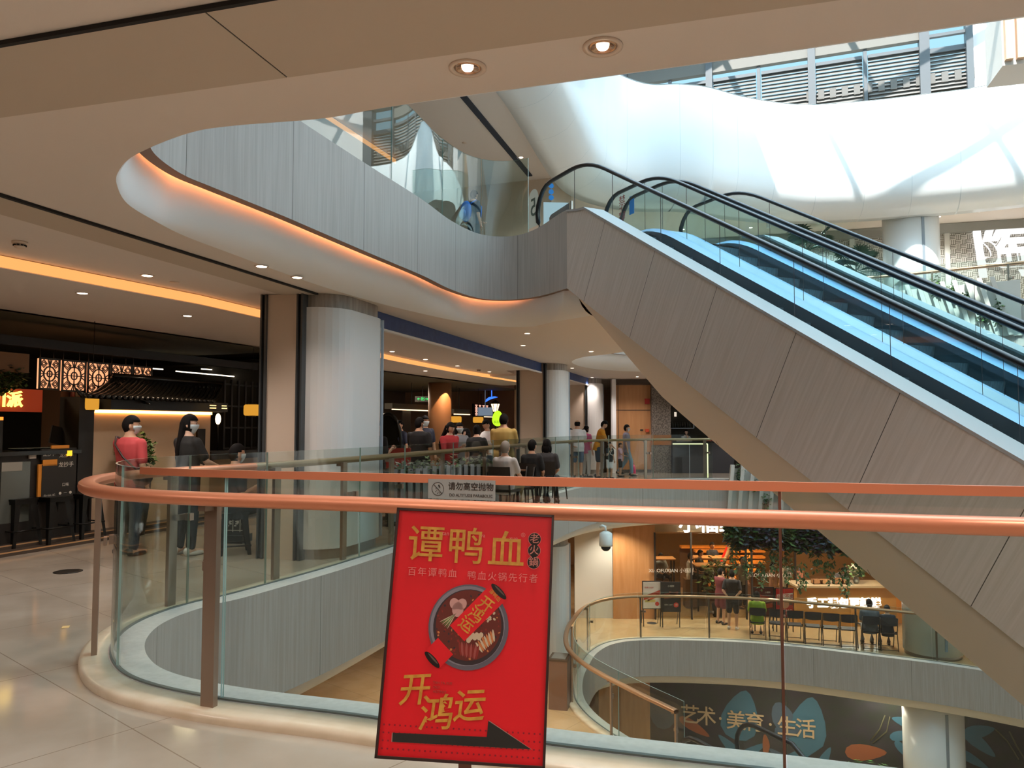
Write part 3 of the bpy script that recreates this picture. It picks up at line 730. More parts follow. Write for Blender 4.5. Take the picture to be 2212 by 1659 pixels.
# ------------------------------------------------------------ columns
COLW = mat('white column cladding', 'ded9d4', .4)
COLB = mat('beige column return', 'cdb8a4', .5)
TRK = mat('grey shutter track', '55585a', .4, .5)
def column(a0, a1, b0, b1, z0, z1, label, rad=.42, tracks=True):
    e = thing('column', label, 'column', SP((a0 + a1) / 2, (b0 + b1) / 2, z0)); e['kind'] = 'structure'
    def corner(ca, cb, r, q0): return [SP(ca + r * math.cos(q0 + PI / 2 * k / 8), cb + r * math.sin(q0 + PI / 2 * k / 8)) for k in range(9)]
    def shape(g, r, a0_=a0):
        bs = b0 + .24
        return [SP(a0_ + g * 0, b0 + .45)] + [SP(a0_, b1 - .42)] + list(reversed(corner(a0_ + r, b1 - r - g, r, PI / 2)))[:0] + corner2(a0_, a1, b0, b1, r, g)
    def corner2(a0_, a1_, b0_, b1_, r, g):
        out = []
        for k in range(9): q = PI - PI / 2 * k / 8; out.append(SP(a0_ + r + g * 0 + (r) * math.cos(q), b1_ - r - g + r * math.sin(q)))
        for k in range(9): q = PI / 2 - PI / 2 * k / 8; out.append(SP(a1_ - r + r * math.cos(q), b1_ - r - g + r * math.sin(q)))
        r2 = .16
        for k in range(5): q = 0 - PI / 2 * k / 4; out.append(SP(a1_ - r2 + r2 * math.cos(q), b0_ + r2 + g + r2 * math.sin(q)))
        for k in range(5): q = -PI / 2 - PI / 2 * k / 4; out.append(SP(a0_ + r2 + r2 * math.cos(q), b0_ + r2 + g + r2 * math.sin(q)))
        return out
    full = corner2(a0, a1, b0, b1, rad, 0); small = corner2(a0 + .03, a1 - .03, b0 + .03, b1, rad, .03)
    h = z1 - z0
    m = MB(); m.prism([tuple(p) for p in full], z0 + .12, z1 - .17, 0, False)
    rel(m.build('shaft', COLW), e)
    m = MB(); m.prism([tuple(p) for p in small], z0, z0 + .12); rel(m.build('plinth', mat('brushed plinth', '9b938a', .35, .6)), e)
    m = MB(); m.prism([tuple(p) for p in small], z1 - .17, z1 - .002); rel(m.build('capital_band', mat('veined band', 'a59a8e', .4, noise=((20, 20, 2), '857a70'))), e)
    if tracks:
        # return panel between two shutter tracks on the near end
        bb0, bb1 = b0 + .1, b1 - rad - .02
        m = MB(); m.prism([tuple(SP(a0 - .05, bb0)), tuple(SP(a0 - .05, bb1)), tuple(SP(a0 + .1, bb1)), tuple(SP(a0 + .1, bb0))], z0, z1 - .01); rel(m.build('return_panel', COLB), e)
        for b in (bb0, bb1):
            m = MB()
            for dd, w in ((-.03, .022), (.03, .022)): m.prism([tuple(SP(a0 - .085, b + dd - w / 2)), tuple(SP(a0 - .085, b + dd + w / 2)), tuple(SP(a0 + .06, b + dd + w / 2)), tuple(SP(a0 + .06, b + dd - w / 2))], z0, z1 - .008)
            m.prism([tuple(SP(a0 - .055, b - .03)), tuple(SP(a0 - .055, b + .03)), tuple(SP(a0 + .05, b + .03)), tuple(SP(a0 + .05, b - .03))], z0, z1 - .01, 1)
            rel(m.build('shutter_track', [TRK, SLOT]), e)
        # narrow metal seam on the void side
        m = MB(); m.prism([tuple(SP(a1 - rad * .55 - .02, b1 - .03)), tuple(SP(a1 - rad * .55 - .02, b1 + .002)), tuple(SP(a1 - rad * .55, b1 + .002)), tuple(SP(a1 - rad * .55, b1 - .03))], z0 + .13, z1 - .18)
        rel(m.build('seam_strip', ALU), e)
    return e
column(-1.36, .1, -.75, .28, 0, 3.12, 'big white rounded column with shutter tracks beside the void')
column(9.25, 10.35, -.68, .55, 0, 3.12, 'second white column behind, past the queue')
column(15.4, 16.4, -.9, .4, 0, 3.12, 'third white column, narrow in the distance beside the wood wall')
column(9.25, 10.35, -.68, .55, -4.4, -1.28, 'white column one level down, behind the litter bin')
column(14.8, 15.8, -.2, .75, -4.4, -1.28, 'white column one level down, left of the wood wall')
def round_column(c, r, z0, z1, label):
    e = thing('round_column', label, 'column', (c[0], c[1], z0)); e['kind'] = 'structure'
    m = MB(); m.lathe([(r, .1), (r, z1 - z0)], n=40); m.build('shaft', GLOSSW, e)
    m = MB(); m.lathe([(r - .03, 0), (r - .03, .1)], n=40); m.build('plinth', mat('brushed plinth', '9b938a', .35, .6), e)
    m = MB()
    a = -PI / 2 - .05; x, y = (r + .002) * math.cos(a), (r + .002) * math.sin(a); m.box((x, y, (z1 - z0) / 2 + .1), (.07, .02, z1 - z0 - .3)); m.build('joint_strip', mat('column joint', '8d9aa4', .4), e)
    return e
round_column((10.95, 20.6), .70, 4.4, 7.52, 'wide white round column on the level above, behind the escalators')
round_column((11.0, 20.2), .70, -4.4, -1.28, 'wide white round column one level down at the right')
round_column((11.0, 20.3), .72, -8.8, -5.68, 'wide white round column on the lowest level in front of the mural')
# ------------------------------------------------------------ shop front plane helpers
FN = Vector((rf_.x, rf_.y, 0)); FA = Vector((f_.x, f_.y, 0)); UP = Vector((0, 0, 1))
def onF(px, py, d=0.0):
    """pixel ray meets the vertical plane parallel to the shop front, d metres in front of it"""
    o = FP(9.38, d); r = ray(px, py); e = Vector((0, 0, EYE)); t = (o - e).dot(FN) / r.dot(FN); return e + r * t
def fbox(m, y0, y1, d0, d1, z0, z1, mi=0):
    """box along the shop front between depths y0,y1, offsets d0,d1"""
    m.prism([tuple(FP(y0, d0)[:2]), tuple(FP(y1, d0)[:2]), tuple(FP(y1, d1)[:2]), tuple(FP(y0, d1)[:2])], z0, z1, mi); return m
FROT = math.atan2(f_.y, f_.x)
DARKIN = mat('dark restaurant paint', '3d382f', .8)
DARKC = mat('dark olive ceiling', '5c5645', .8)
LIGHTW = mat('lit plaster wall', 'd6b795', .6)
ORANGE = mat('orange card', 'd98a2b', .6)
INK = mat('dark ink', '26231f', .6)
PALE = mat('pale lettering', 'd9d2c4', .5)
YLAMP = emit_mat('amber lantern', 'eda63a', .62)
WHITEL = emit_mat('white light letters', 'ffffff', 2.6)
WLINE = emit_mat('white line light', 'fff0d8', 2.5)
REDL = emit_mat('red light', 'ff2a18', 2.2)
YELL = emit_mat('yellow light letters', 'ffd35a', 2.4)
LANT = mat('lantern glow', 'e8b088', .6, emit='f3a878', estr=.85)
GREENL = emit_mat('green exit glow', '2fd26a', 1.6)
BLUEL = emit_mat('blue light', '2a5cff', 2.0)
LIMEL = emit_mat('lime sign glow', 'b6f02a', 1.0)
def lamp_area(loc, size, energy, col, name='ceiling_lamp', rot=(0, 0, 0), parent=None):
    l = bpy.data.lights.new(name, 'AREA'); l.energy = energy; l.size = size; l.color = col
    o = bpy.data.objects.new(name, l); C.objects.link(o); o.location = loc; o.rotation_euler = rot
    if parent: o.parent = parent; o.matrix_parent_inverse = parent.matrix_world.inverted()
    return o
# room of the dark restaurant, first bay, and of the second bay
m = MB(); m.flat([tuple(FP(3, 0)[:2]), tuple(FP(14.6, 0)[:2]), tuple(FP(14.6, -6)[:2]), tuple(FP(3, -6)[:2])], 2.98); struct(m.build('ceiling', DARKC), 'dark ceiling inside the restaurant', 'ceiling')
m = MB(); fbox(m, 2, 15.6, -6.2, -6, 0, 3.1); struct(m.build('wall_restaurant', DARKIN), 'dark back wall of the restaurant', 'wall')
m = MB(); fbox(m, 15.4, 15.6, -6, -.45, 0, 2.95); struct(m.build('wall_divider', DARKIN), 'dark divider wall at the end of the restaurant', 'wall')
m = MB(); fbox(m, 17.9, 27.5, -5.2, -5, 0, 2.9); fbox(m, 17.9, 18, -5, -.05, 0, 2.85); struct(m.build('wall_snack_bar', mat('dim brown wall', '5b4a3a', .8)), 'dim brown back wall of the snack bar behind the queue', 'wall')
m = MB(); m.flat([tuple(FP(15, 0)[:2]), tuple(FP(27.5, 0)[:2]), tuple(FP(27.5, -6)[:2]), tuple(FP(15, -6)[:2])], 2.84); struct(m.build('ceiling', DARKC), 'dark ceiling of the snack bar', 'ceiling')
m = MB(); fbox(m, 14.8, 17.9, -.4, -.02, 0, 2.849); struct(m.build('wall_pier', WARMW), 'warm beige pier between the two shops', 'wall')
m = MB(); fbox(m, 27, 33.5, -.3, -.02, 0, 3.1); struct(m.build('wall_pier', WARMW), 'beige wall closing the far end of the shops', 'wall')
# plinth steps with light edges
m = MB()
for d0, d1, z in ((-.05, .22, .10), (.22, .42, .05)): fbox(m, 5.5, 14.5, d0, d1, 0, z)
for d, z in ((.221, .10), (.421, .05)): fbox(m, 5.5, 14.5, d - .012, d, z - .012, z + .003, 1)
struct(m.build('trim_11', [mat('dark slate step', '4a3d33', .4), mat('brass step edge', 'd8a878', .3, .5)]), 'low stepped slate plinth with bright edges in front of the dark restaurant', 'plinth')
# lit plaster wall under the tiled roof
w1 = onF(204, 900); w2 = onF(456, 900); Y0, Y1 = w1.y, w2.y
def pent_roof():
    e = thing('tiled_pent_roof', 'dark curved tile roof over the lit plaster wall of the restaurant', 'roof', FP((Y0 + Y1) / 2, 0, 1.8))
    m = MB(); fbox(m, Y0, Y1 + .05, -.5, .3, 1.78, 1.93); rel(m.build('eaves_beam', BLACKW), e)
    ya, yb = Y0 + .2, Y1 + .75
    prof = [(.5, 1.94), (.38, 1.95), (.2, 1.99), (0, 2.06), (-.2, 2.15), (-.42, 2.27)]
    yl = lambda d: onF(205 + 20 * (.5 - d) / .92, 850, d).y
    yr = lambda d: onF(478 - 14 * (.5 - d) / .92, 850, d).y
    m = MB(); m.loft([[FP(g(d), d, z - .03) for d, z in prof] for g in (yl, yr)]); rel(m.build('roof_sheet', BLACKW), e)
    TIL = mat('black glazed tile', '1a1815', .22)
    n = 26
    for i in range(n):
        m = MB(); m.tube([FP(yl(d) + (yr(d) - yl(d)) * i / (n - 1), d, z) for d, z in prof], .03, 7); rel(m.build('tile_row', TIL), e)
    m = MB(); m.tube([FP(yl(-.42) - .02, -.42, 2.3), FP(yr(-.42), -.42, 2.3)], .05, 8); rel(m.build('ridge', TIL), e)
    m = MB()
    ya = yl(-.42)
    for i in range(4): m.tube([FP(ya - .03 - .02 * i, -.42 + .18 * i, 2.28 - .1 * i), FP(ya - .06 - .02 * i, -.3 + .2 * i, 2.2 - .1 * i), FP(ya - .18, -.1 + .2 * i, 2.16 - .1 * i)], [.03, .024, .01], 6)
    ya = yl(.5); m.tube([FP(ya + .05, .5, 1.95), FP(ya - .06, .54, 1.97), FP(ya - .14, .56, 2.03)], [.04, .03, .012], 6)
    rel(m.build('gable_end', TIL), e)
    m = MB(); fbox(m, Y0, Y1, .0, .022, 1.735, 1.778); rel(m.build('light_strip', emit_mat('amber strip', 'ffab5c', 7)), e)
    m = MB()
    for k, (a, b, z) in enumerate(((.78, .84, 1.87), (.90, .945, 1.87), (.78, .84, 1.83), (.90, .95, 1.83))):
        fbox(m, Y0 + (Y1 - Y0) * a, Y0 + (Y1 - Y0) * b, .42, .43, z, z + .014)
    rel(m.build('small_lights', emit_mat('small gold lights', 'ffcf80', 2)), e)
pent_roof()
m = MB(); fbox(m, Y0, Y1, -.2, -.01, .0, 1.78); struct(m.build('wall_plaster', LIGHTW), 'lit cream plaster wall under the tiled roof', 'wall')
m = MB(); q = onF(425, 900); fbox(m, q.y, q.y + .16, -.01, .03, .9, 1.5); tag(m.build('menu_board', INK), 'narrow dark menu board on the cream plaster wall', 'menu board')
m = MB(); fbox(m, Y1, 14.5, -.35, -.25, .0, .98); struct(m.build('wall_low', mat('tan low wall', 'b08d6c', .6)), 'low tan wall right of the plaster wall', 'wall')
m = MB(); fbox(m, Y1, 14.5, -.4, .02, .98, 1.12); struct(m.build('trim_12', BLACKW), 'dark ledge on the low tan wall', 'ledge')
m = MB(); fbox(m, Y0 - .24, Y0 - .02, -.35, .02, 0, 1.95); struct(m.build('wall_jamb', BLACKW), 'black jamb left of the plaster wall', 'wall')
# five fretwork lantern panels
def fret(px0, px1, py0, py1, label):
    a = onF(px0, py0, -.55); b = onF(px1, py1, -.55); wy = b.y - a.y; cz = (a.z + b.z) / 2; h = abs(a.z - b.z); cy = (a.y + b.y) / 2
    W = wy / f_.y
    e = thing('fretwork_lantern', label, 'lantern', FP(cy, -.55, cz), group=None)
    X = FA; M = frame(FP(cy, -.53, cz), X, UP)
    m = MB(); m.box((0, 0, 0), (W, h, .05), M=M); rel(m.build('glow_box', LANT), e)
    m = MB(); z = .032; hw, hh = W / 2, h / 2; t = .012
    def bar(x0, y0, x1, y1, w=t):
        d = Vector((x1 - x0, y1 - y0)); L = d.length; ang = math.atan2(d.y, d.x); R = M @ Matrix.Translation(((x0 + x1) / 2, (y0 + y1) / 2, z)) @ Matrix.Rotation(ang, 4, 'Z')
        m.box((0, 0, 0), (L + w, w, .012), M=R)
    for sx in (-1, 1): bar(sx * hw, -hh, sx * hw, hh, .03); bar(-hw, sx * hh, hw, sx * hh, .025)
    bar(-hw, 0, hw, 0); bar(0, -hh, 0, hh)
    for k in range(12):                                    # ring and inner oval
        a0, a1 = 2 * PI * k / 12, 2 * PI * (k + 1) / 12
        for r, w_ in ((.62, .018), (.26, .014)): bar(r * hw * math.cos(a0), r * hw * 1.15 * math.sin(a0), r * hw * math.cos(a1), r * hw * 1.15 * math.sin(a1), w_)
    for sx in (-1, 1):
        for sy in (-1, 1):
            for k in range(4):
                g = k * .022; cx_, cy_ = sx * hw * .62, sy * hh * .66; rx, ry = hw * .34 - g, hh * .26 - g * 1.3
                if rx > .01 and ry > .01:
                    bar(cx_ - rx, cy_, cx_, cy_ + ry, .009); bar(cx_, cy_ + ry, cx_ + rx, cy_, .009); bar(cx_ + rx, cy_, cx_, cy_ - ry, .009); bar(cx_, cy_ - ry, cx_ - rx, cy_, .009)
            bar(sx * hw * .2, sy * hh * .95, sx * hw * .04, sy * hh * .55, .012); bar(sx * hw, sy * hh * .3, sx * hw * .6, sy * hh * .05, .012)
    rel(m.build('fretwork', BLACKW), e); m = MB()
    for sx in (-.7, .7): a_ = M @ Vector((sx * hw, hh, -.03)); m.tube([a_, (a_.x, a_.y, 2.63)], .006, 4)
    rel(m.build('hanger', BLACKW), e)
for k, (a, b, lab) in enumerate(((50, 91, 'leftmost glowing fretwork lantern panel over the restaurant counter'), (101, 150, 'second glowing fretwork lantern panel from the left'), (158, 203, 'third glowing fretwork lantern panel from the left'),
        (210, 253, 'fourth fretwork lantern panel, partly behind the tiled roof tip'), (259, 298, 'fifth fretwork lantern panel, mostly behind the tiled roof'))):
    fret(a, b, 771 + k * 4.5, 840 + k * 4.5, lab)
# beam that carries the lanterns, shelf of bottles, wood panels, counter
m = MB(); q = onF(300, 800); fbox(m, 6.5, 14.4, -.62, -.5, 2.62, 2.75); struct(m.build('trim_13', BLACKW), 'black lintel above the fretwork lanterns', 'beam')
m = MB(); q0, q1 = onF(-40, 800, .0), onF(52, 760, .0); fbox(m, q0.y, q1.y, -.3, .1, 2.22, 2.46); tag(m.build('wood_sign_board', mat('brown wood board', '7a5638', .6)), 'plain brown wood board at the left edge above the hanging greenery', 'sign board')
m = MB(); q0, q1 = onF(50, 880, -1.6), onF(150, 880, -1.6); fbox(m, q0.y, q1.y, -2.0, -1.6, 0, 2.6); struct(m.build('wall_counter_back', mat('brown slatted panel', '6d5540', .6)), 'brown panel wall behind the restaurant counter', 'wall')
bs = thing('bottle_shelf', 'wooden wall shelf behind the counter carrying small bottles', 'shelf', FP(q0.y + .4, -1.5, 1.98))
m = MB(); fbox(m, q0.y, q1.y, -1.6, -1.38, 1.96, 1.99); rel(m.build('board', BLACKW), bs)
for i in range(9):
    y = q0.y + .12 + i * (q1.y - q0.y - .2) / 9; p = FP(y, -1.5, 1.99)
    m = MB(); m.lathe([(.03, 0), (.034, .02), (.034, .13), (.014, .17), (.014, .21)], n=10)
    o = m.build('sauce_bottle', mat('bottle %d' % (i % 3), ['7a3a28', '6b6a58', '8c5a3a'][i % 3], .3)); o.location = p
    tag(o, 'small sauce bottle on the shelf behind the restaurant counter', 'bottle', 'bottles on the counter shelf')
for i, (py) in enumerate((890, 918)):
    p = onF(118, py, -1.55); m = MB(); m.box((0, 0, 0), (.36, .03, .13), FROT); o = m.build('order_screen', INK); o.location = FP(p.y, -1.57, p.z)
    tag(o, ['dark menu screen on the brown panel, upper one', 'dark menu screen on the brown panel, lower one'][i], 'screen')
ct = thing('service_counter', 'black restaurant service counter with menu boards on its front', 'counter', FP(8.8, -.2, .1))
c0, c1 = onF(-60, 1000, .1), onF(172, 1000, .1)
m = MB(); fbox(m, c0.y, c1.y, -.5, .08, .1, 1.18); rel(m.build('body', BLACKW), ct)
m = MB(); fbox(m, c0.y, c1.y + .03, -.55, .14, 1.18, 1.23); rel(m.build('top', mat('black counter top', '1d1a17', .25)), ct)
m = MB(); a, b = onF(10, 1000, .09), onF(72, 1000, .09); fbox(m, a.y, b.y, .08, .085, .35, 1.1); rel(m.build('glass_front', mat('grey display glass', '5d5f58', .15)), ct)
m = MB(); a, b = onF(12, 1000, .1), onF(56, 1000, .1); fbox(m, a.y, b.y, .086, .09, .99, 1.1); rel(m.build('notice', mat('grey notice', '9a9488', .6)), ct)
def fboard(px0, px1, py0, py1, d, mt, label, cat, name, lines=(), parent=None):
    a = onF(px0, py0, d); b = onF(px1, py1, d); cy, cz = (a.y + b.y) / 2, (a.z + b.z) / 2; W = (b.y - a.y) / f_.y; Hh = abs(a.z - b.z)
    M = frame(FP(cy, d, cz), FA, UP)
    m = MB(); m.box((0, 0, -.012), (W, Hh, .024), M=M)
    for body, sz, x, y, mi in lines:
        v, f = text_mesh(body, sz, M @ Matrix.Translation((x * W, y * Hh, .002)), .001); m.add(v, f, mi)
    o = m.build(name, mt)
    if parent: return rel(o, parent)
    return tag(o, label, cat)
fboard(128, 169, 968, 1078, .12, [INK, PALE, emit_mat('amber badge', 'ffb52e', 1.4)], 'tall dark menu board with pale lettering and a yellow badge on the counter front', 'menu board', 'menu_board',
       [('龙抄手', .07, 0, .36, 1), ('龙抄手', .075, 0, .18, 1), ('口味', .05, 0, -.2, 1), ('●  一  ●', .05, 0, -.36, 1)])
fboard(155, 164, 973, 984, .15, [emit_mat('amber badge', 'ffb52e', 1.4)], 'small glowing yellow badge at the corner of the menu board', 'badge', 'badge')
fboard(98, 130, 970, 992, .13, [INK, PALE], 'small dark name board left of the tall menu board', 'menu board', 'menu_board', [('龙抄手', .06, 0, 0, 1)])
fboard(101, 131, 993, 1005, .13, [ORANGE], 'orange card under the small name board', 'card', 'card')
fboard(91, 99, 1003, 1072, .125, [ORANGE], 'vertical orange strip beside the dark menu panel', 'card', 'card')
fboard(99, 130, 1004, 1080, .13, [INK, PALE], 'dark menu panel right of the orange strip', 'menu board', 'menu_board', [('龙抄手', .06, 0, -.38, 1)])
fboard(120, 157, 962, 968, .13, [ORANGE], 'orange strip on the counter edge', 'card', 'card')
fboard(71, 85, 982, 990, .11, [mat('white price tag', 'cfc0b0', .6)], 'small pale price tag on the counter front', 'tag', 'price_tag')
for i in range(6):
    p = onF(38 + i * 17, 955, -.1); m = MB(); m.lathe([(.03, 0), (.05, .012), (.1, .03), (.105, .034), (.05, .018), (0, .014)], n=16)
    o = m.build('serving_plate', mat('celadon plate', '9da396', .3)); o.location = FP(p.y, -.15, 1.23); tag(o, 'celadon serving plate in the row on the black counter', 'plate', 'plates on the restaurant counter')
mon = thing('cash_register', 'dark tilted till screen on the restaurant counter', 'till', FP(onF(118, 940, -.3).y, -.3, 1.23))
m = MB(); m.box((0, 0, .02), (.26, .2, .04), FROT); m.build('base', INK, mon)
m = MB(); m.box((0, 0, 0), (.36, .02, .24), FROT); o = m.build('screen', INK, mon); o.location = (.0, 0, .17); o.rotation_euler = (math.radians(-15), 0, 0)
lamp_area(FP(8.6, -1.0, 2.7), .3, 14, (1, .75, .5), 'added_counter_fill'); lamp_area(FP(11.5, .9, 2.6), .25, 10, (1, .75, .5), 'roof_lamp')  # bare light added at the counter to brighten the dark restaurant
# hanging greenery at the left edge and red glowing characters
def leaf_cloud(name, c, r, n, mats, label, cat, size=.06, seed=1, par=None, droop=0):
    rnd = random.Random(seed); m = MB()
    for i in range(n):
        while True:
            q = Vector((rnd.uniform(-1, 1), rnd.uniform(-1, 1), rnd.uniform(-1, 1)))
            if .25 < q.length < 1: break
        p = Vector((q.x * r[0], q.y * r[1], q.z * r[2])); a = rnd.uniform(0, 2 * PI); b = rnd.uniform(-.9, .6) - droop
        d = Vector((math.cos(a) * math.cos(b), math.sin(a) * math.cos(b), math.sin(b))); s = size * rnd.uniform(.6, 1.3)
        side = d.cross(UP).normalized() * s * .32; nrm = side.cross(d).normalized() * s * .1
        k = rnd.randrange(len(mats))
        m.add([p, p + d * s * .5 + side - nrm, p + d * s, p + d * s * .5 - side - nrm, p + d * s * .5 + nrm * .3], [(0, 1, 4), (1, 2, 4), (2, 3, 4), (3, 0, 4)], k)
    o = m.build(name, mats); o.location = c
    if par: o.location = (0, 0, 0); o.parent = par; o.location = Vector(c) - Vector(par.location)
    if label: tag(o, label, cat)
    return o
LEAFS = [mat('leaf green', '3d5a2c', .5), mat('leaf dark', '24381f', .5), mat('leaf light', '5f7d44', .5)]
p = onF(18, 815, .0); leaf_cloud('hanging_greenery', FP(p.y, -.1, 2.16), (.25, .35, .2), 420, LEAFS[:2], 'hanging greenery at the left edge over the red sign', 'plant', .08, 3)
v = MB(); M = frame(onF(14, 864, -.3), FA, UP); tv, tf = text_mesh('川派', .22, M, .012, .004); v.add(tv, tf)
tag(v.build('glowing_characters', YELL), 'yellow glowing characters at the left edge of the restaurant', 'sign')
m = MB(); p = onF(14, 864, -.36); M = frame(FP(p.y, -.36, p.z), FA, UP); m.box((0, 0, 0), (.7, .3, .03), M=M); tag(m.build('sign_backing', mat('red glow board', '7a2a14', .6, emit='b83a14', estr=.25)), 'red backing board behind the yellow glowing characters', 'sign board')
m = MB(); q0, q1 = onF(-30, 900, .1), onF(14, 900, .1); fbox(m, q0.y, q1.y, .0, .1, 1.62, 1.66); fbox(m, q0.y, q1.y, -.2, .1, 1.23, 1.62, 1)
tag(m.build('display_case', [emit_mat('orange edge', 'ff7a2a', 1.8), INK]), 'dark display case with an orange lit top edge at the left border', 'display case')
# paper lanterns (amber, ribbed)
def paper_lantern(c, r, h, label, top=2.98):
    e = thing('paper_lantern', label, 'lantern', c)
    m = MB(); prof = [(r * .8, -h / 2)] + [(r * (1 - .06 * (k % 2)) * (1 - .12 * abs(k / 8 - 1) ** 3), -h / 2 + h * k / 16) for k in range(1, 16)] + [(r * .8, h / 2)]
    n = 26; vs = []
    for (rr, z) in [(r * .86, -h / 2), (r, -h * .38), (r * 1.02, 0), (r, h * .38), (r * .86, h / 2)]:
        for k in range(n): q = 2 * PI * k / n; rk = rr * (1 if k % 2 else .95); vs.append((rk * math.cos(q), rk * math.sin(q), z))
    m.add(vs, [(i * n + k, i * n + (k + 1) % n, (i + 1) * n + (k + 1) % n, (i + 1) * n + k) for i in range(4) for k in range(n)])
    m.build('shade', YLAMP, e)
    m = MB(); m.lathe([(r * .5, h / 2 - .005), (r * .5, h / 2 + .02)], n=14); m.lathe([(r * .4, -h / 2 - .02), (r * .4, -h / 2)], n=14); m.lathe([(.004, h / 2), (.004, top - c[2])], n=6); m.build('frame', BLACKW, e)
    return e
p = onF(187, 870, .1); paper_lantern(FP(p.y, .25, p.z), .085, .2, 'amber paper lantern left of the tiled roof')
p = onF(545, 886, -.1); paper_lantern(p, .15, .2, 'amber paper lantern beside the white column')
# thin light lines under the dark restaurant ceiling, and a rack of dark panels with branches
m = MB()
for (x0, y0, x1, y1, dd) in ((380, 802, 525, 815, -2.0), (305, 794, 352, 798, -2.4), (435, 797, 520, 803, -2.6)):
    a, b = onF(x0, y0, dd), onF(x1, y1, dd); m.tube([a, b], .012, 6)
tag(m.build('line_lights', WLINE), 'thin white line lights under the dark restaurant ceiling', 'light', kind='stuff')
m = MB(); q0, q1 = onF(462, 900, -.6), onF(552, 900, -.6)
for k in range(7): y = q0.y + (q1.y - q0.y) * k / 6; fbox(m, y, y + .04, -.62, -.58, 1.12, 2.4)
for z in (1.12, 1.5, 1.9, 2.3): fbox(m, q0.y, q1.y, -.61, -.59, z, z + .03)
tag(m.build('lattice_screen', BLACKW), 'dark lattice screen beside the paper lantern, right of the plaster wall', 'screen')
p = onF(466, 905, -.3); m = MB(); m.ell((0, 0, 0), (.05, .05, .1), 10); m.tube([(0, 0, -.09), (0, 0, 1.12 - p.z)], .012, 5, 1); o = m.build('table_lamp', [emit_mat('warm bulb', 'ffd9a8', 3), BLACKW]); o.location = FP(p.y, -.35, p.z); tag(o, 'small warm bulb glowing in front of the dark lattice screen', 'light')
# potted bush by the plaster wall
pb = thing('potted_bush', 'round leafy bush in a dark pot against the plaster wall', 'plant', FP(onF(312, 950, .35).y, .35, 0))
m = MB(); m.lathe([(.13, 0), (.18, .4), (.2, .75), (.17, .75), (.12, .7), (0, .7)], n=18); m.build('pot', DKGREY, pb)
leaf_cloud('foliage', tuple(FP(onF(312, 950, .35).y, .35, 1.14)), (.24, .24, .34), 650, [LEAFS[0], LEAFS[2]], None, None, .09, 5, par=pb)
m = MB(); m.tube([(0, 0, .7), (.01, 0, 1.1)], .015, 6); m.build('stem', BLACKW, pb)
# black metal stools in front of the counter
def stool(c, rz, label, first=[]):
    if first: return dup(first[0], c, rz, label)
    e = thing('metal_stool', label, 'stool', c, rz); first.append(e); sm = mat('black metal', '16130f', .4, .4)
    m = MB(); m.box((0, 0, .63), (.31, .31, .02)); m.box((0, 0, .60), (.29, .29, .05)); m.build('seat', sm, e)
    for sx in (-1, 1):
        for sy in (-1, 1):
            m = MB(); t = [(sx * .14 - .075 * sx, sy * .14, .6), (sx * .14, sy * .14 - .075 * sy, .6), (sx * .14, sy * .14, .6)]
            b = [(sx * .2 - .035 * sx, sy * .2, 0), (sx * .2, sy * .2 - .035 * sy, 0), (sx * .2, sy * .2, 0)]
            m.add(t + b, [(0, 2, 5, 3), (2, 1, 4, 5), (1, 0, 3, 4), (0, 1, 2), (3, 5, 4)]); m.build('leg', sm, e)
    m = MB()
    for a, b in (((-1, -1), (1, -1)), ((1, -1), (1, 1)), ((1, 1), (-1, 1)), ((-1, 1), (-1, -1))): m.tube([(a[0] * .175, a[1] * .175, .25), (b[0] * .175, b[1] * .175, .25)], .011, 6)
    m.build('footrail', sm, e); return e
for (px, py, lab) in ((36, 1188, 'leftmost black metal stool in front of the counter'), (110, 1180, 'middle black metal stool in front of the counter'), (180, 1168, 'right black metal stool in front of the counter, nearest the handrail')):
    q = P(px, py, 0); stool((q.x, q.y, 0), FROT, lab)
# small sign rack with nine pictures, near the woman
q = P(510, 1172, 0); rk = thing('sign_rack', 'black stand with nine pale picture tiles behind the balustrade', 'stand', (q.x, q.y, 0), -.1)
m = MB(); m.box((0, .02, .4), (.3, .03, .62)); m.build('panel', INK, rk)
m = MB(); m.box((0, .05, .05), (.26, .3, .1)); m.build('foot', INK, rk)
m = MB()
for i in range(3): 
    m.box((-.15 + .1 * i + .0, 0, .42), (.008, .006, .56)); m.box((0, 0, .16 + .19 * i), (.3, .006, .008))
for i in range(3):
    for j in range(3): 
        for k in range(5): m.box((-.1 + .1 * i + .02 * math.sin(k * 2.1 + i), 0, .25 + .185 * j + .03 * math.cos(k * 1.7 + j)), (.03, .006, .016), 0)
m.build('picture_tiles', PALE, rk)
# floor details: drain cap, paper scrap
q = P(147, 1235, 0); m = MB(); m.lathe([(.14, 0), (.14, .004), (.10, .004), (.09, .002), (0, .002)], n=24); o = m.build('floor_disc', mat('black brass cap', '2c2a26', .35, .4)); o.location = (q.x, q.y, 0.001); tag(o, 'round dark metal cap set in the floor on the left', 'floor disc')
q = P(142, 1355, 0); m = MB(); m.box((0, 0, .002), (.05, .07, .003), .4); o = m.build('paper_scrap', mat('yellow paper', 'd8b87a', .7)); o.location = (q.x, q.y, 0); tag(o, 'small yellowish paper scrap on the floor left of the kerb', 'paper')
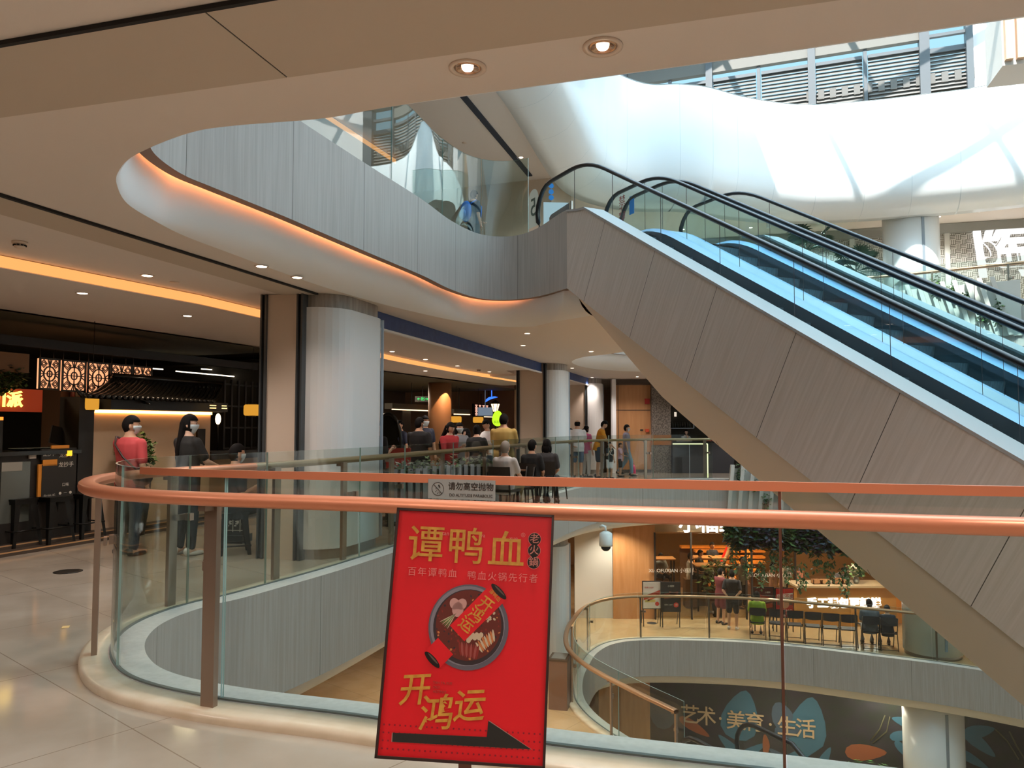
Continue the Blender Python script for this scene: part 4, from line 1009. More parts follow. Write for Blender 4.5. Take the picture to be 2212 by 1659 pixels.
# smoke detector, ceiling vents
def detector(px, py, z, label, r=.06):
    q = P(px, py, z); e = thing('smoke_detector', label, 'smoke detector', (q.x, q.y, z)); m = MB(); m.lathe([(r, 0), (r, -.018), (r * .93, -.02)], n=20); m.build('base', RIM, e)
    m = MB(); m.lathe([(r * .75, -.02), (r * .72, -.045), (r * .6, -.055), (0, -.057)], n=20); m.build('chamber', RIM, e); m = MB()
    for k in range(10): a = 2 * PI * k / 10; m.box((r * .75 * math.cos(a), r * .75 * math.sin(a), -.034), (.012, .02, .012), a)
    m.build('slots', SLOT, e)
detector(43, 522, 3.12, 'white smoke detector on the ceiling at the far left')
detector(817, 752, 2.95, 'small smoke detector over the queue next to the big column', .055)
detector(1034, 798, 2.95, 'small smoke detector over the queue near the second column', .055)
for (px, py, z, lab) in ((377, 609, 3.12, 'small round ceiling cap right of the downlight before the restaurant'), (1003, 308, 7.52, 'small round cap in the ceiling of the level above')):
    q = P(px, py, z); m = MB(); m.lathe([(.05, 0), (.05, -.006), (0, -.008)], n=18); o = m.build('ceiling_disc', RIM); o.location = q; tag(o, lab, 'ceiling disc')
# ------------------------------------------------------------ clerestory behind the white bulkhead
CA = Vector((4.37, 24.4, 0)); CD = Vector((11.8 - 4.37, 21.6 - 24.4, 0)).normalized(); CN = Vector((CD.y, -CD.x, 0))
def onV(px, py, a, n):
    """pixel ray meets the vertical plane through a with normal n"""
    r = ray(px, py); e = Vector((0, 0, EYE)); return e + r * ((Vector(a) - e).dot(n) / r.dot(n))
def onC(px, py): return onV(px, py, CA, CN)
def cl(px): return (onC(px, 120) - CA).dot(CD)
zb0, zb1 = onC(1700, 105).z, onC(1700, 136).z          # beam
zs = onC(1700, 153).z; zt = onC(1800, 205).z            # sky strip bottom, teeth
GREYS = mat('grey painted steel', '676c70', .45, .2); LOUV = mat('pale louvre slat', '7d7a76', .5)
win = thing('clerestory_window', 'clerestory with steel frame, grey louvre blinds and a strip of blue sky behind the white bulkhead', 'window', CA + CD * 3 + UP * 12)
win['kind'] = 'structure'
def cbox(m, l0, l1, z0, z1, d0=-.06, d1=.06, mi=0):
    a, b = CA + CD * l0, CA + CD * l1; q = [a + CN * d0, b + CN * d0, b + CN * d1, a + CN * d1]; m.prism([(p.x, p.y) for p in q], min(z0, z1), max(z0, z1), mi); return m
LL0, LL1 = cl(1250), cl(2100)
m = MB(); cbox(m, LL0 - 4, LL1 - (cl(2100) - cl(2000)), zb1, zb0, -.05, .15); cbox(m, LL0 - 4, LL1, zb0 + .02, zb0 + .08, -.1, .25); rel(m.build('top_beam', mat('pale beam', '7d7b75', .5)), win)
for px, w_ in ((1350, 14), (1532, 14), (1752, 16), (1995, 22)):
    m = MB(); h = (cl(px + w_ / 2) - cl(px - w_ / 2)); cbox(m, cl(px) - h / 2, cl(px) + h / 2, 8.8, ROOFZ - .1, -.1, .22); rel(m.build('steel_post', GREYS), win)
for px in (1447, 1638, 1868):
    m = MB(); cbox(m, cl(px) - .05, cl(px) + .05, 8.8, zb1, -.04, .1); rel(m.build('mullion', GREYS), win)
def slats(l0, l1, z0, z1):
    m = MB(); n = int((z1 - z0) / .11)
    for i in range(n):
        z = z0 + (z1 - z0) * (i + .5) / n; a, b = CA + CD * l0, CA + CD * l1
        p = [a + CN * .05 + UP * (z - .065), b + CN * .05 + UP * (z - .065), b - CN * .03 + UP * (z + .065), a - CN * .03 + UP * (z + .065)]; m.quad(*p)
    return m
for a, b, zz in ((1250, 1346, zs), (1355, 1442, zs), (1452, 1526, zs), (1540, 1632, zs), (1644, 1745, zs), (1761, 1862, zs), (1874, 1984, zs), (2007, 2097, onC(2040, 112).z)):
    rel(slats(cl(a), cl(b), zt - .3, zz).build('louvre_blind', LOUV), win)
    m = MB(); cbox(m, cl(a), cl(b), zz - .03, zz + .07, -.05, .09); rel(m.build('blind_rail', GREYS), win)
m = MB()
L = cl(1740)
while L < cl(2095): cbox(m, L, L + .17, zt - .1, zt + .2, -.02, .06); L += .33
rel(m.build('tooth_rail', mat('pale tooth', '716f6b', .5)), win)
m = MB(); cbox(m, LL0 - 4, LL1, 8.8, zt + .12, -.3, -.1); rel(m.build('dark_backing', mat('dark recess', '55554f', .7)), win)
m = MB(); cbox(m, cl(2005), cl(2097), onC(2040, 76).z - .04, onC(2040, 76).z + .05, -.04, .08); cbox(m, cl(2085), cl(2100), 8.8, ROOFZ - .2, -.1, .2); cbox(m, cl(2005), cl(2097), onC(2040, 112).z, onC(2040, 112).z + .12, -.04, .08)
rel(m.build('window_bar', mat('dark window frame', '6c7276', .4, .3)), win)
m = MB(); a = CA + CD * cl(2100); m.prism([(a.x, a.y), (14.9, a.y - (14.9 - a.x) * .376), (14.9, a.y - (14.9 - a.x) * .376 + .2), (a.x, a.y + .2)], 8.8, ROOFZ - .2); struct(m.build('wall_upper_right', WHITE), 'white wall right of the clerestory', 'wall')
# projecting box with vertical slats, upper right corner
sb = thing('slatted_box', 'white projecting box with upright wood slats in the upper right corner', 'slatted bulkhead', (12, 15.6, 8.7)); sb['kind'] = 'structure'
a0 = P(2166, 142, 8.7); a1 = P(2131, 190, 8.7); dv = Vector((.96, -.28, 0))
m = MB(); q = [a0, a0 + dv * 3.5, a1 + dv * 3.5, a1]; m.prism([(p.x, p.y) for p in q], 8.7, 9.95); rel(m.build('body', mat('matt white board', 'cfc9c0', .6)), sb)
m = MB()
for i in range(16):
    p = a0 + dv * (.03 + .2 * i); k = Vector((dv.y, -dv.x, 0)); m.prism([(p + k * u + dv * v).xy[:] for u, v in ((.0, 0), (.12, 0), (.12, .13), (.0, .13))], 8.78, 9.95)
rel(m.build('slats', mat('pale oak slat', 'd8b696', .5)), sb)

# ------------------------------------------------------------ right side of the level above: lattice wall, sign, palms
LAT = bpy.data.materials.new('woven lattice'); LAT.use_nodes = True; n = LAT.node_tree.nodes; l = LAT.node_tree.links; b = n['Principled BSDF']; b.inputs['Roughness'].default_value = .6
tc = n.new('ShaderNodeTexCoord'); ck = n.new('ShaderNodeTexChecker'); sx = n.new('ShaderNodeSeparateXYZ'); l.new(tc.outputs['Object'], sx.inputs[0])
cb = n.new('ShaderNodeCombineXYZ'); l.new(sx.outputs[0], cb.inputs[0]); l.new(sx.outputs[2], cb.inputs[1]); cb.inputs[2].default_value = .01
ck.inputs['Scale'].default_value = 1 / .14; l.new(cb.outputs[0], ck.inputs[0])
def stripes(sock):
    a = n.new('ShaderNodeMath'); a.operation = 'MULTIPLY'; a.inputs[1].default_value = 3 / .14; l.new(sock, a.inputs[0])
    f = n.new('ShaderNodeMath'); f.operation = 'FRACT'; l.new(a.outputs[0], f.inputs[0])
    g = n.new('ShaderNodeMath'); g.operation = 'GREATER_THAN'; g.inputs[1].default_value = .55; l.new(f.outputs[0], g.inputs[0]); return g.outputs[0]
mx = n.new('ShaderNodeMix'); mx.data_type = 'FLOAT'; l.new(ck.outputs['Fac'], mx.inputs[0]); l.new(stripes(sx.outputs[0]), mx.inputs[2]); l.new(stripes(sx.outputs[2]), mx.inputs[3])
mc = n.new('ShaderNodeMix'); mc.data_type = 'RGBA'; l.new(mx.outputs[0], mc.inputs[0]); mc.inputs[6].default_value = lin('cfc8bd'); mc.inputs[7].default_value = lin('6b6459'); l.new(mc.outputs[2], b.inputs['Base Color'])
LA = Vector((2.2, 25.2, 0)); LD = Vector((.965, -.262, 0)).normalized(); LN_ = Vector((LD.y, -LD.x, 0))
e = thing('lattice_wall', 'pale woven lattice wall at the back of the level above', 'wall', LA + UP * 4.4, math.atan2(LD.y, LD.x)); e['kind'] = 'structure'
bpy.context.view_layer.update()
m = MB(); m.box((6.6, .1, 1.56), (13.2, .2, 3.12)); m.build('lattice_panel', LAT, e)
for x in (5.35, 8.5, 11.1): m = MB(); m.box((x, -.02, 1.56), (.14, .1, 3.1)); m.build('pilaster', mat('pale pilaster', 'd6d2c8', .5), e)
m = MB(); m.box((6.6, -.06, 2.98), (13.2, .3, .26)); m.build('head_strip', mat('grey head strip', '8f8d86', .6), e)
sg = onV(2176, 548, LA, LN_) + LN_ * .12
M = frame(sg, LD, UP); m = MB(); v, f = text_mesh('陶', 1.75, M, .05, .035, shear=-.1); m.add(v, f)
o = m.build('wall_character', emit_mat('white sign face', 'ffffff', .9)); tag(o, 'big white lit character 陶 on the lattice wall at the right border', 'sign')
def fan_palm(c, h, r, label, seed, n=11):
    e = thing('fan_palm', label, 'plant', c); rnd = random.Random(seed)
    m = MB(); m.tube([(0, 0, 0), (.02, 0, h * .5), (0, .02, h)], [.09, .07, .06], 8); m.build('trunk', mat('palm trunk', '4d4034', .8), e)
    pm = [mat('palm leaf', '4f6b58', .45), mat('palm leaf dark', '35503f', .45)]
    for k in range(n):
        a = 2 * PI * k / n + rnd.uniform(-.2, .2); el = rnd.uniform(-.25, 1.0); L = r * rnd.uniform(.55, .75)
        d = Vector((math.cos(a) * math.cos(el), math.sin(a) * math.cos(el), math.sin(el))); st = Vector((0, 0, h)); hub = st + d * L
        m = MB(); m.tube([st, st + d * L * .5 + UP * .03, hub], .012, 5)
        side = d.cross(UP).normalized(); upv = side.cross(d)
        for q in range(17):
            t = -1.9 + 3.8 * q / 16; w_ = d * math.cos(t) + side * math.sin(t); ln = r * .52 * (1 - .12 * abs(t)); tip = hub + w_ * ln - UP * ln * .22; md = hub + w_ * ln * .5 + upv * .02
            sd = (w_.cross(upv)).normalized() * .028; m.add([hub, md + sd, tip, md - sd], [(0, 1, 2), (0, 2, 3)])
        m.build('leaf', pm[k % 2], e)
    return e
fan_palm((8.55, 21.9, 4.4), 2.25, .95, 'taller fan palm on the level above, seen through the escalator glass', 1)
fan_palm((9.75, 21.35, 4.4), 1.5, .9, 'lower fan palm on the level above, next to the round column', 2)
FIN = mat('pale grey fin', 'c6c2b8', .55)
def fin_planter(cur, l0, l1, zt_, zb_, label, seed, lean=.35, n=10, name='fin_planter', d=-.04):
    a = sub(cur, l0, l1); e = thing(name, label, 'planter', (a[0][0], a[0][1], zb_)); rnd = random.Random(seed)
    for i in range(n):
        p = offsub(cur, l0 + (l1 - l0) * i / n, l0 + (l1 - l0) * i / n + .05, d); t = (p[-1] - p[0]).normalized(); nr = Vector((t.y, -t.x)); p = p[0]
        m = MB(); top = [V3(p + t * u, zt_) for u in (0, .1)] + [V3(p + nr * .22 + t * u, zt_) for u in (.1, 0)]
        lo = [V3(p + t * (u + lean), zb_) for u in (0, .1)] + [V3(p + nr * .1 + t * (u + lean), zb_) for u in (.1, 0)]
        m.add(top + lo, [(0, 1, 2, 3), (7, 6, 5, 4), (0, 4, 5, 1), (1, 5, 6, 2), (2, 6, 7, 3), (3, 7, 4, 0)]); rel(m.build('fin', FIN), e)
    m = MB(); rows = [zrow(offsub(cur, l0, l1 + lean, d), zb_ - .02), zrow(offsub(cur, l0, l1 + lean, d), zt_ - .1), zrow(offsub(cur, l0, l1 + lean, d - .015), zt_ - .1), zrow(offsub(cur, l0, l1 + lean, d - .015), zb_ - .02)]; m.loft(rows, 0, False); rel(m.build('backing', mat('pale backing', 'b9b6ac', .6)), e)
    for i in range(int(n * .8)):
        p = offsub(cur, l0 + (l1 - l0) * (i + .7) / (n * .8), l1 + lean, d - .14)[0]
        leaf_cloud('trailing_leaves', (p.x, p.y, rnd.uniform(zb_ + .3, zt_)), (.12, .1, rnd.uniform(.15, .4)), 70, LEAFS, None, None, .1, seed * 50 + i, par=e)
    return e
fin_planter(V5B, near_l(V5B, (9.75, 19.9)), near_l(V5B, (12.2, 18.3)), 5.18, 3.75, 'grey fin planter on the outside of the far right balustrade, level above', 4, n=10)
l0 = near_l(EDGE4, (6.15, 21.6))
fin_planter(EDGE4, l0, l0 + 3.4, .45, -.9, "grey fin planter hanging on this level's far slab edge beside the escalator", 6, lean=-.12, n=12)
hg = thing('hanging_garden', 'mass of dark and green foliage hanging under the fin planter', 'plant', (*offsub(EDGE4, l0 + 1.6, l0 + 1.7, -.2)[0], -1.3))
DKL = [mat('slate leaf', '4d5a66', .5), mat('plum leaf', '5f5060', .5), LEAFS[1], LEAFS[0]]
for i in range(10):
    p = offsub(EDGE4, l0 + .1 + .36 * i, l0 + 4, -.15)[0]
    leaf_cloud('foliage', (p.x, p.y, -1.38), (.3, .22, .5), 620, DKL if i % 4 else LEAFS, None, None, .2, 90 + i, par=hg)
    leaf_cloud('trailing_vines', (p.x, p.y + .1, -2.05 - .25 * (i % 3)), (.16, .14, .45), 90, [LEAFS[0], LEAFS[2]], None, None, .12, 120 + i, par=hg, droop=.6)
# little spotlights under the bulkhead
for i, (px, py) in enumerate(((1659, 479), (1766, 470), (1877, 462), (2115, 443))):
    q = P(px, py, 7.5); y = q.y; e = thing('ceiling_spotlight', ['small white ceiling spotlight farthest left under the bulkhead', 'small white ceiling spotlight left of the palms', 'small white ceiling spotlight just left of the round column', 'small white ceiling spotlight right of the round column'][i], 'light', (q.x, q.y, 7.52))
    m = MB(); m.box((0, 0, -.02), (.06, .06, .04)); m.build('base', WHITE, e)
    m = MB(); m.tube([(0, 0, -.03), (.0, -.03, -.2)], [.055, .065], 10); m.build('head', WHITE, e)
# ------------------------------------------------------------ left side of the level above
UW = mat('upper beige wall', 'd2c0ac', .6)
m = MB(); fbox(m, 0, 21, -1.2, -1.0, 4.4, 7.52); struct(m.build('wall_upper_left', UW), 'beige wall at the back of the level above', 'wall')
m = MB(); m.prism([(-3.2, 19.4), (.95, 18.0), (1.02, 18.2), (-3.1, 19.6)], 4.4, 7.52); m.prism([(.95, 18.0), (1.5, 19.0), (1.4, 19.05), (.85, 18.05)], 4.4, 7.5); struct(m.build('wall_upper_end', UW), 'beige end wall of the level above', 'wall')
m = MB(); m.quad(FP(6, .9, 7.40), FP(17, .9, 7.40), FP(17, .9, 7.5), FP(6, .9, 7.5)); tag(m.build('cove_light', COVEV), 'orange cove light line on the level above', 'light')
m = MB(); m.prism([tuple(FP(6, .89)[:2]), tuple(FP(17, .89)[:2]), tuple(FP(17, -1)[:2]), tuple(FP(6, -1)[:2])], 7.4, 7.515); struct(m.build('ceiling', CEIL), 'lowered ceiling strip on the level above', 'ceiling')
# directory totem, low counter and stickers by the escalator head
def onE(px, py, n): return onV(px, py, EP(n, 0, 0), nn_)
p = onV(1196, 420, (1.2, 13.6, 0), Vector((0, 1, 0)))
tt = thing('directory_totem', 'white directory board with three blue round symbols at the escalator head', 'sign board', (p.x, p.y, 4.4), .1)
m = MB(); m.box((.04, .0, .6), (.46, .05, 1.2)); m.box((0, 0, .0), (.5, .2, .04)); m.build('board', GLOSSW, tt)
m = MB()
for py in (401.6, 414.6, 427): q = onV(1189, py, (1.2, 13.57, 0), Vector((0, 1, 0))); M = Matrix.Translation((-.05, -.028, q.z - 4.4)) @ Matrix.Rotation(PI / 2, 4, 'X'); v = MB(); v.lathe([(0, 0), (.048, 0), (.048, .004), (0, .004)], n=20); m.add([M @ Vector(x) for x in v.v], v.f)
m.build('blue_symbols', mat('signal blue', '1f8fe0', .4), tt)
p = onV(1213, 425, (1.5, 12.9, 0), Vector((0, 1, 0))); kb = thing('reception_box', 'low brown box with a steel post at the escalator head', 'box', (p.x, p.y, 4.4), .1)
m = MB(); m.prism([(-.2, -.1), (.12, -.1), (.12, .1), (-.2, .1)], 0, .75); m.v = [(x, y, z + (.22 * (x + .2) / .32 if z > .5 else 0)) for x, y, z in m.v]; m.build('body', mat('brown lacquer', '57433a', .4), kb)
m = MB(); m.tube([(.17, -.02, 0), (.17, -.02, 1.02)], .028, 10); m.build('post', STEEL, kb)
def sticker(px, py, n, body, size, mt, name, label, mirror=True, bg=None, vertical=False):
    q = onE(px, py, n) - nn_ * .012; X = Vector((U.x, U.y, 0)); M = frame(q, X, UP)
    if mirror: M = M @ Matrix.Scale(-1, 4, (1, 0, 0))
    m = MB(); v, f = text_mesh(body, size, M, .002); m.add(v, f)
    if bg:
        w_, h = bg; sh = [(w_ * .5 * math.cos(a), h * .5 - w_ * .5 + w_ * .5 * math.sin(a)) for a in [PI * k / 10 for k in range(11)]] + [(-w_ * .5, -h * .5), (w_ * .5, -h * .5)]
        q2 = frame(q + nn_ * .003, X, UP); m.add([q2 @ Vector((x, y, 0)) for x, y in sh], [tuple(range(len(sh)))], 1)
    return tag(m.build(name, [mt, mat('frosted film', 'cfd9d2', .5)]), label, 'sticker')
sticker(1153, 450, .35, '5', .42, mat('grey green film', '4a5f58', .5), 'floor_number', 'mirrored floor number 5 on a pale film at the escalator newel', bg=(.34, .62))
sticker(1345, 435, 1.97, '禁', .19, mat('red film', 'b04a48', .5), 'warning_character', 'mirrored red warning character, topmost of the three on the escalator glass')
sticker(1345, 453, 1.97, '止', .19, mat('red film', 'b04a48', .5), 'warning_character', 'mirrored red warning character, middle of the three on the escalator glass')
sticker(1345, 469, 1.97, '攀', .19, mat('red film', 'b04a48', .5), 'warning_character', 'mirrored red warning character, lowest of the three on the escalator glass')
m = MB()
for py in (431, 443, 455):
    q = onE(1366, py, 1.97) - nn_ * .012; M = frame(q, Vector((U.x, U.y, 0)), UP); m.box((0, 0, 0), (.13, .12, .004), M=M)
tag(m.build('blue_notice', mat('signal blue', '1f8fe0', .4)), 'column of three blue square notices on the escalator glass', 'sticker')
# ------------------------------------------------------------ far end of this level: wood wall, stone pillar, bar
OAKW = mat('honey oak wall', 'c08a5a', .5, noise=((10, 10, .8), 'b37c4c'))
def ywall(px0, px1, Y, z0, z1, th=.2):
    a, b = at(px0, 900, Y), at(px1, 900, Y); return [(a.x, Y), (b.x, Y), (b.x, Y + th), (a.x, Y + th)], z0, z1
q, z0, z1 = ywall(1329, 1408, 25.4, 0, 2.95); e = thing('oak_wall', 'honey oak wall with a flush door at the far end of this level', 'wall', (q[0][0], 25.4, 0)); e['kind'] = 'structure'
m = MB(); m.prism(q, z0 + .1, z1); rel(m.build('panel', OAKW), e)
x0, x1 = q[0][0], q[1][0]
m = MB(); zz = at(1365, 886, 25.4).z; m.box(((x0 + x1) / 2, 25.395, zz), (x1 - x0, .012, .02)); m.box(((x0 + x1) / 2, 25.395, 2.93), (x1 - x0, .012, .025)); m.box(((x0 + x1) / 2, 25.42, .05), (x1 - x0, .1, .1)); m.box((x0 + .1, 25.395, 1.5), (.015, .012, 3)); rel(m.build('joints', JOINT), e)
p = at(1398, 867, 25.38); m = MB(); m.box(p, (.16, .06, .18)); o = m.build('alarm_box', mat('red alarm', 'b3261e', .4)); tag(o, 'red fire alarm box high on the oak wall', 'alarm')
p = at(1398, 930, 25.38); m = MB(); m.box(p, (.12, .05, .1)); o = m.build('call_point', mat('orange red', 'd2502c', .4)); tag(o, 'small orange red call point on the oak wall at chest height', 'alarm')
p = at(1386, 929, 25.39); m = MB(); m.box(p, (.1, .02, .05)); o = m.build('wall_switch', INK); tag(o, 'small dark switch plate on the oak wall', 'switch')
q, z0, z1 = ywall(1408, 1449, 25.2, 0, 3.1, .5); m = MB(); m.prism(q, z0, z1); m.prism([(q[0][0] - .01, q[0][1] - .012), (q[1][0] + .01, q[1][1] - .012), (q[1][0] + .01, 25.3), (q[0][0] - .01, 25.3)], .92, 1.25, 1)
struct(m.build('wall_stone_pillar', [mat('pebbled stone', '8d8176', .8, noise=((26, 26, 26), '4c443c'), bump=((26, 26, 26), .6)), mat('copper band', 'd8893f', .25, .7)]), 'dark pebbled stone pillar with a copper band beside the bar', 'pillar')
m = MB(); q, z0, z1 = ywall(1449, 1760, 27.6, 0, 3.1); m.prism(q, z0, z1); struct(m.build('wall_bar', DARKIN), 'dark back wall of the bar', 'wall')
m = MB(); a = at(1449, 900, 25.3); m.flat([(a.x, 25.2), (a.x + 7, 25.2), (a.x + 7, 27.7), (a.x, 27.7)], 2.9); struct(m.build('ceiling', DARKC), 'dark ceiling of the bar', 'ceiling')
br = thing('bar_counter', 'dark bar counter edged with a pale light line', 'counter', (at(1490, 1000, 25).x, 25, 0)); a, b = at(1453, 900, 25.0).x, at(1585, 900, 25.0).x; c_ = at(1528, 900, 25).x
m = MB(); m.box(((a + b) / 2, 25.4, .5), (b - a, .7, 1.0)); rel(m.build('body', mat('slate laminate', '3b3a3e', .4)), br)
m = MB(); m.box(((a + b) / 2, 25.38, 1.02), (b - a + .02, .8, .04)); rel(m.build('top', mat('bar top', '262422', .25)), br)
m = MB(); m.box(((a + c_) / 2, 25.04, .96), (c_ - a, .02, .03)); m.box((c_, 25.04, .48), (.03, .02, .96)); rel(m.build('light_line', emit_mat('pale lime line', 'e6f0b0', 1.6)), br)
m = MB()
for x in (at(1489, 900, 25).x,): m.box((x, 25.04, .48), (.02, .015, .95))
rel(m.build('seam', ALU), br)
sh = thing('back_bar_shelf', 'steel framed shelf of glasses on the dark wall behind the bar', 'shelf', (at(1470, 900, 27.4).x, 27.4, 1.7)); a, b = at(1449, 900, 27.4), at(1497, 900, 27.4); zz = at(1470, 925, 27.4).z
m = MB(); m.box(((a.x + b.x) / 2, 27.45, zz), (b.x - a.x, .32, .03)); m.box((b.x, 27.3, zz + .25), (.03, .03, .5)); rel(m.build('frame', ALU), sh)
for i in range(8):
    m = MB(); m.lathe([(.03, 0), (.036, .12), (.02, .16), (.02, .2)], n=10); o = m.build('bar_bottle', mat('dim glassware', '56564f', .2)); o.location = (a.x + .06 + i * (b.x - a.x - .1) / 8, 27.38, zz + .015); tag(o, 'dim bottle on the steel shelf behind the bar', 'bottle', 'bottles behind the bar')
p = at(1459, 895, 27.5); m = MB(); m.box(p, (.08, .03, .16)); tag(m.build('wall_sconce', mat('pale sconce', 'd8d2c8', .5, emit='f6e6d0', estr=.6)), 'small pale wall light above the bar shelf', 'light')
p = at(1478, 950, 25.1); m = MB(); m.box((p.x, 25.12, 1.09), (.5, .03, .1)); tag(m.build('counter_notice', mat('grey notice', '9a9488', .6)), 'pale notice standing on the bar counter', 'notice')
q, z0, z1 = ywall(1323, 1331, 25.1, 0, 3.1, .4); m = MB(); m.prism(q, z0, z1); struct(m.build('wall_pilaster', WHITE), 'thin white pilaster left of the oak wall', 'pilaster')
# ------------------------------------------------------------ one level down: noodle shop
Z3 = -4.4
def lbox(px0, px1, Y, z0, z1, th=.2, m=None, mi=0):
    a, b = at(px0, 900, Y), at(px1, 900, Y); m = m or MB(); m.prism([(a.x, Y), (b.x, Y), (b.x, Y + th), (a.x, Y + th)], z0, z1, mi); return m
struct(lbox(1322, 1412, 23.8, Z3, -1.3).build('wall_oak_lower', OAKW), 'honey oak wall one level down, left of the glazed noodle shop', 'wall')
struct(lbox(1240, 1322, 23.9, Z3, -1.3).build('wall_white_lower', mat('pale grey wall', 'c6c2bb', .6)), 'white wall behind the columns one level down', 'wall')
struct(lbox(1390, 2212, 30.5, Z3, -1.3).build('wall_shop_back', mat('amber shop wall', 'a9814f', .7)), 'amber back wall inside the noodle shop', 'wall')
struct(lbox(1412, 1950, 23.85, -1.75, -1.3, .12).build('trim_14', mat('shop head board', 'a07f58', .6)), 'head board over the noodle shop front', 'beam')
v, f = text_mesh('小福鲜', .62, frame(at(1531, 1140, 23.6), Vector((1, 0, 0)), UP), .02, .01); m = MB(); m.add(v, f); o = m.build('shop_sign', WHITEL); o.location.z = .1; tag(o, 'white lit shop sign, its lower edge showing under the slab', 'sign')
gp = thing('shop_glazing', 'dark framed glass front of the noodle shop one level down', 'glazing', (at(1550, 900, 23.75).x, 23.75, Z3)); gp['kind'] = 'structure'
for a, b in ((1413, 1487), (1492, 1607), (1620, 1712)): rel(lbox(a, b, 23.76, Z3 + .05, -1.78, .012).build('pane', glass_mat('shop glass', 'e2dccb', .6)) , gp)
for px in (1412, 1489.5, 1607, 1619, 1712): rel(lbox(px - 1.6, px + 1.6, 23.72, Z3, -1.75, .08).build('frame_bar', BLACKW), gp)
for px, lab in ((1450, 'left'), (1660, 'right')):
    v, f = text_mesh('XIAOFUXIAN 小福鲜', .15, frame(at(px, 1233 if px < 1500 else 1243, 23.74), Vector((1, 0, 0)), UP), .002); m = MB(); m.add(v, f); tag(m.build('window_lettering', PALE), 'pale shop lettering on the glass, %s pane' % lab, 'lettering')
# stepped benches, the amber light on them put in as emission
bt = thing('stepped_bench', 'amber lit stepped wooden benches inside the noodle shop', 'bench', (at(1600, 900, 27).x, 27, Z3))
AMB = mat('amber self lit board', 'e0933f', .5, emit='ff8a2a', estr=.35)
for i, (px0, px1, py) in enumerate(((1470, 1640, 1181), (1500, 1650, 1190), (1540, 1650, 1203), (1500, 1650, 1214), (1490, 1640, 1232), (1490, 1610, 1248), (1490, 1600, 1262))):
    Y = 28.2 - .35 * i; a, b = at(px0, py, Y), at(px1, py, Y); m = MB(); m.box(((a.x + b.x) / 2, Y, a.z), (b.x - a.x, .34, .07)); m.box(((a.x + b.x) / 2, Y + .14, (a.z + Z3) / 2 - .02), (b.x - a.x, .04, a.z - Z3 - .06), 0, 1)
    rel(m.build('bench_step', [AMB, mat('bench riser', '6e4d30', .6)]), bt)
lamp_area((at(1560, 900, 26).x, 26, -1.4), 1.5, 60, (1, .72, .42), 'shop_ceiling_lamp'); lamp_area((at(1800, 900, 26).x, 26, -1.4), 1.5, 60, (1, .8, .55), 'shop_ceiling_lamp')
a, b = at(1576, 1172, 27), at(1558, 1212, 25.6); m = MB(); m.tube([a, b], .05, 6); tag(m.build('neon_banister', REDL), 'red neon line on the sloping banister inside the noodle shop', 'light')
a, b = at(1582, 1172, 27), at(1556, 1228, 25.3); m = MB(); m.tube([a, b], .09, 6); tag(m.build('stair_banister', mat('brown banister', '7b5e40', .5)), 'sloping brown banister inside the noodle shop', 'banister')
def dining_table(px, py, Y, label):
    p = at(px, py, Y); e = thing('dining_table', label, 'table', (p.x, Y, Z3)); h = p.z - Z3
    m = MB(); m.box((0, 0, h), (1.1, .6, .04)); m.build('tabletop', OAKW, e)
    for sx in (-1, 1):
        for sy in (-1, 1): m = MB(); m.box((sx * .48, sy * .24, h / 2 - .01), (.05, .05, h - .02)); m.build('leg', BLACKW, e)
dining_table(1422, 1206, 26.2, 'wooden dining table behind the left shop pane')
dining_table(1530, 1204, 25.9, 'wooden dining table behind the middle shop pane')
dining_table(1535, 1220, 25.0, 'low front dining table behind the middle shop pane')
# counter with lit lettering
cn = thing('shop_counter', 'oak shop counter with white lit lettering on its front', 'counter', (at(1820, 900, 22.9).x, 22.9, Z3)); x0, x1 = at(1713, 900, 22.9).x, at(1925, 900, 22.9).x
m = MB(); m.box(((x0 + x1) / 2, 23.25, Z3 + .58), (x1 - x0, .7, 1.16)); rel(m.build('body', mat('golden oak front', 'b5813f', .35)), cn)
m = MB(); m.box(((x0 + x1) / 2, 23.2, Z3 + 1.19), (x1 - x0 + .1, .86, .06)); rel(m.build('top', mat('pale counter top', 'b39b78', .35)), cn)
v, f = text_mesh('手工現包更新鮮', .315, frame(at(1823, 1304, 22.88), Vector((1, 0, 0)), UP), .012, .012); m = MB(); m.add(v, f); rel(m.build('lit_lettering', WHITEL), cn)
struct(lbox(1925, 1960, 23.3, Z3, -1.3, .3).build('wall_amber_end', mat('amber end panel', 'd08638', .5, emit='ff9a3c', estr=.12)), 'amber panel right of the shop counter', 'wall')
for i, (px, w_, h, c) in enumerate(((1762, .22, .13, '9a6b42'), (1782, .26, .12, 'a97a4c'), (1808, .24, .16, '8f6038'), (1825, .2, .16, 'a06e44'))):
    p = at(px, 1250, 23.1); m = MB(); t = .02
    m.box((0, 0, .01), (w_, .2, .02)); m.box((0, -.09, h / 2), (w_, t, h)); m.box((0, .09, h / 2), (w_, t, h)); m.box((-w_ / 2 + t / 2, 0, h / 2), (t, .2, h)); m.box((w_ / 2 - t / 2, 0, h / 2), (t, .2, h))
    o = m.build('wooden_crate', mat('crate %d' % i, c, .6)); o.location = (p.x, 23.1, Z3 + 1.22); tag(o, ['leftmost small wooden crate on the shop counter', 'second small wooden crate on the shop counter', 'third small wooden crate on the shop counter', 'rightmost small wooden crate on the shop counter'][i], 'crate')
p = at(1849, 1240, 23.1); dv_ = thing('dried_bouquet', 'pale dried flower bouquet in a vase on the shop counter', 'plant', (p.x, 23.1, Z3 + 1.22))
m = MB(); m.lathe([(.06, 0), (.1, .1), (.07, .2), (.08, .22)], n=14); m.build('vase', mat('grey vase', '8a8d86', .4), dv_)
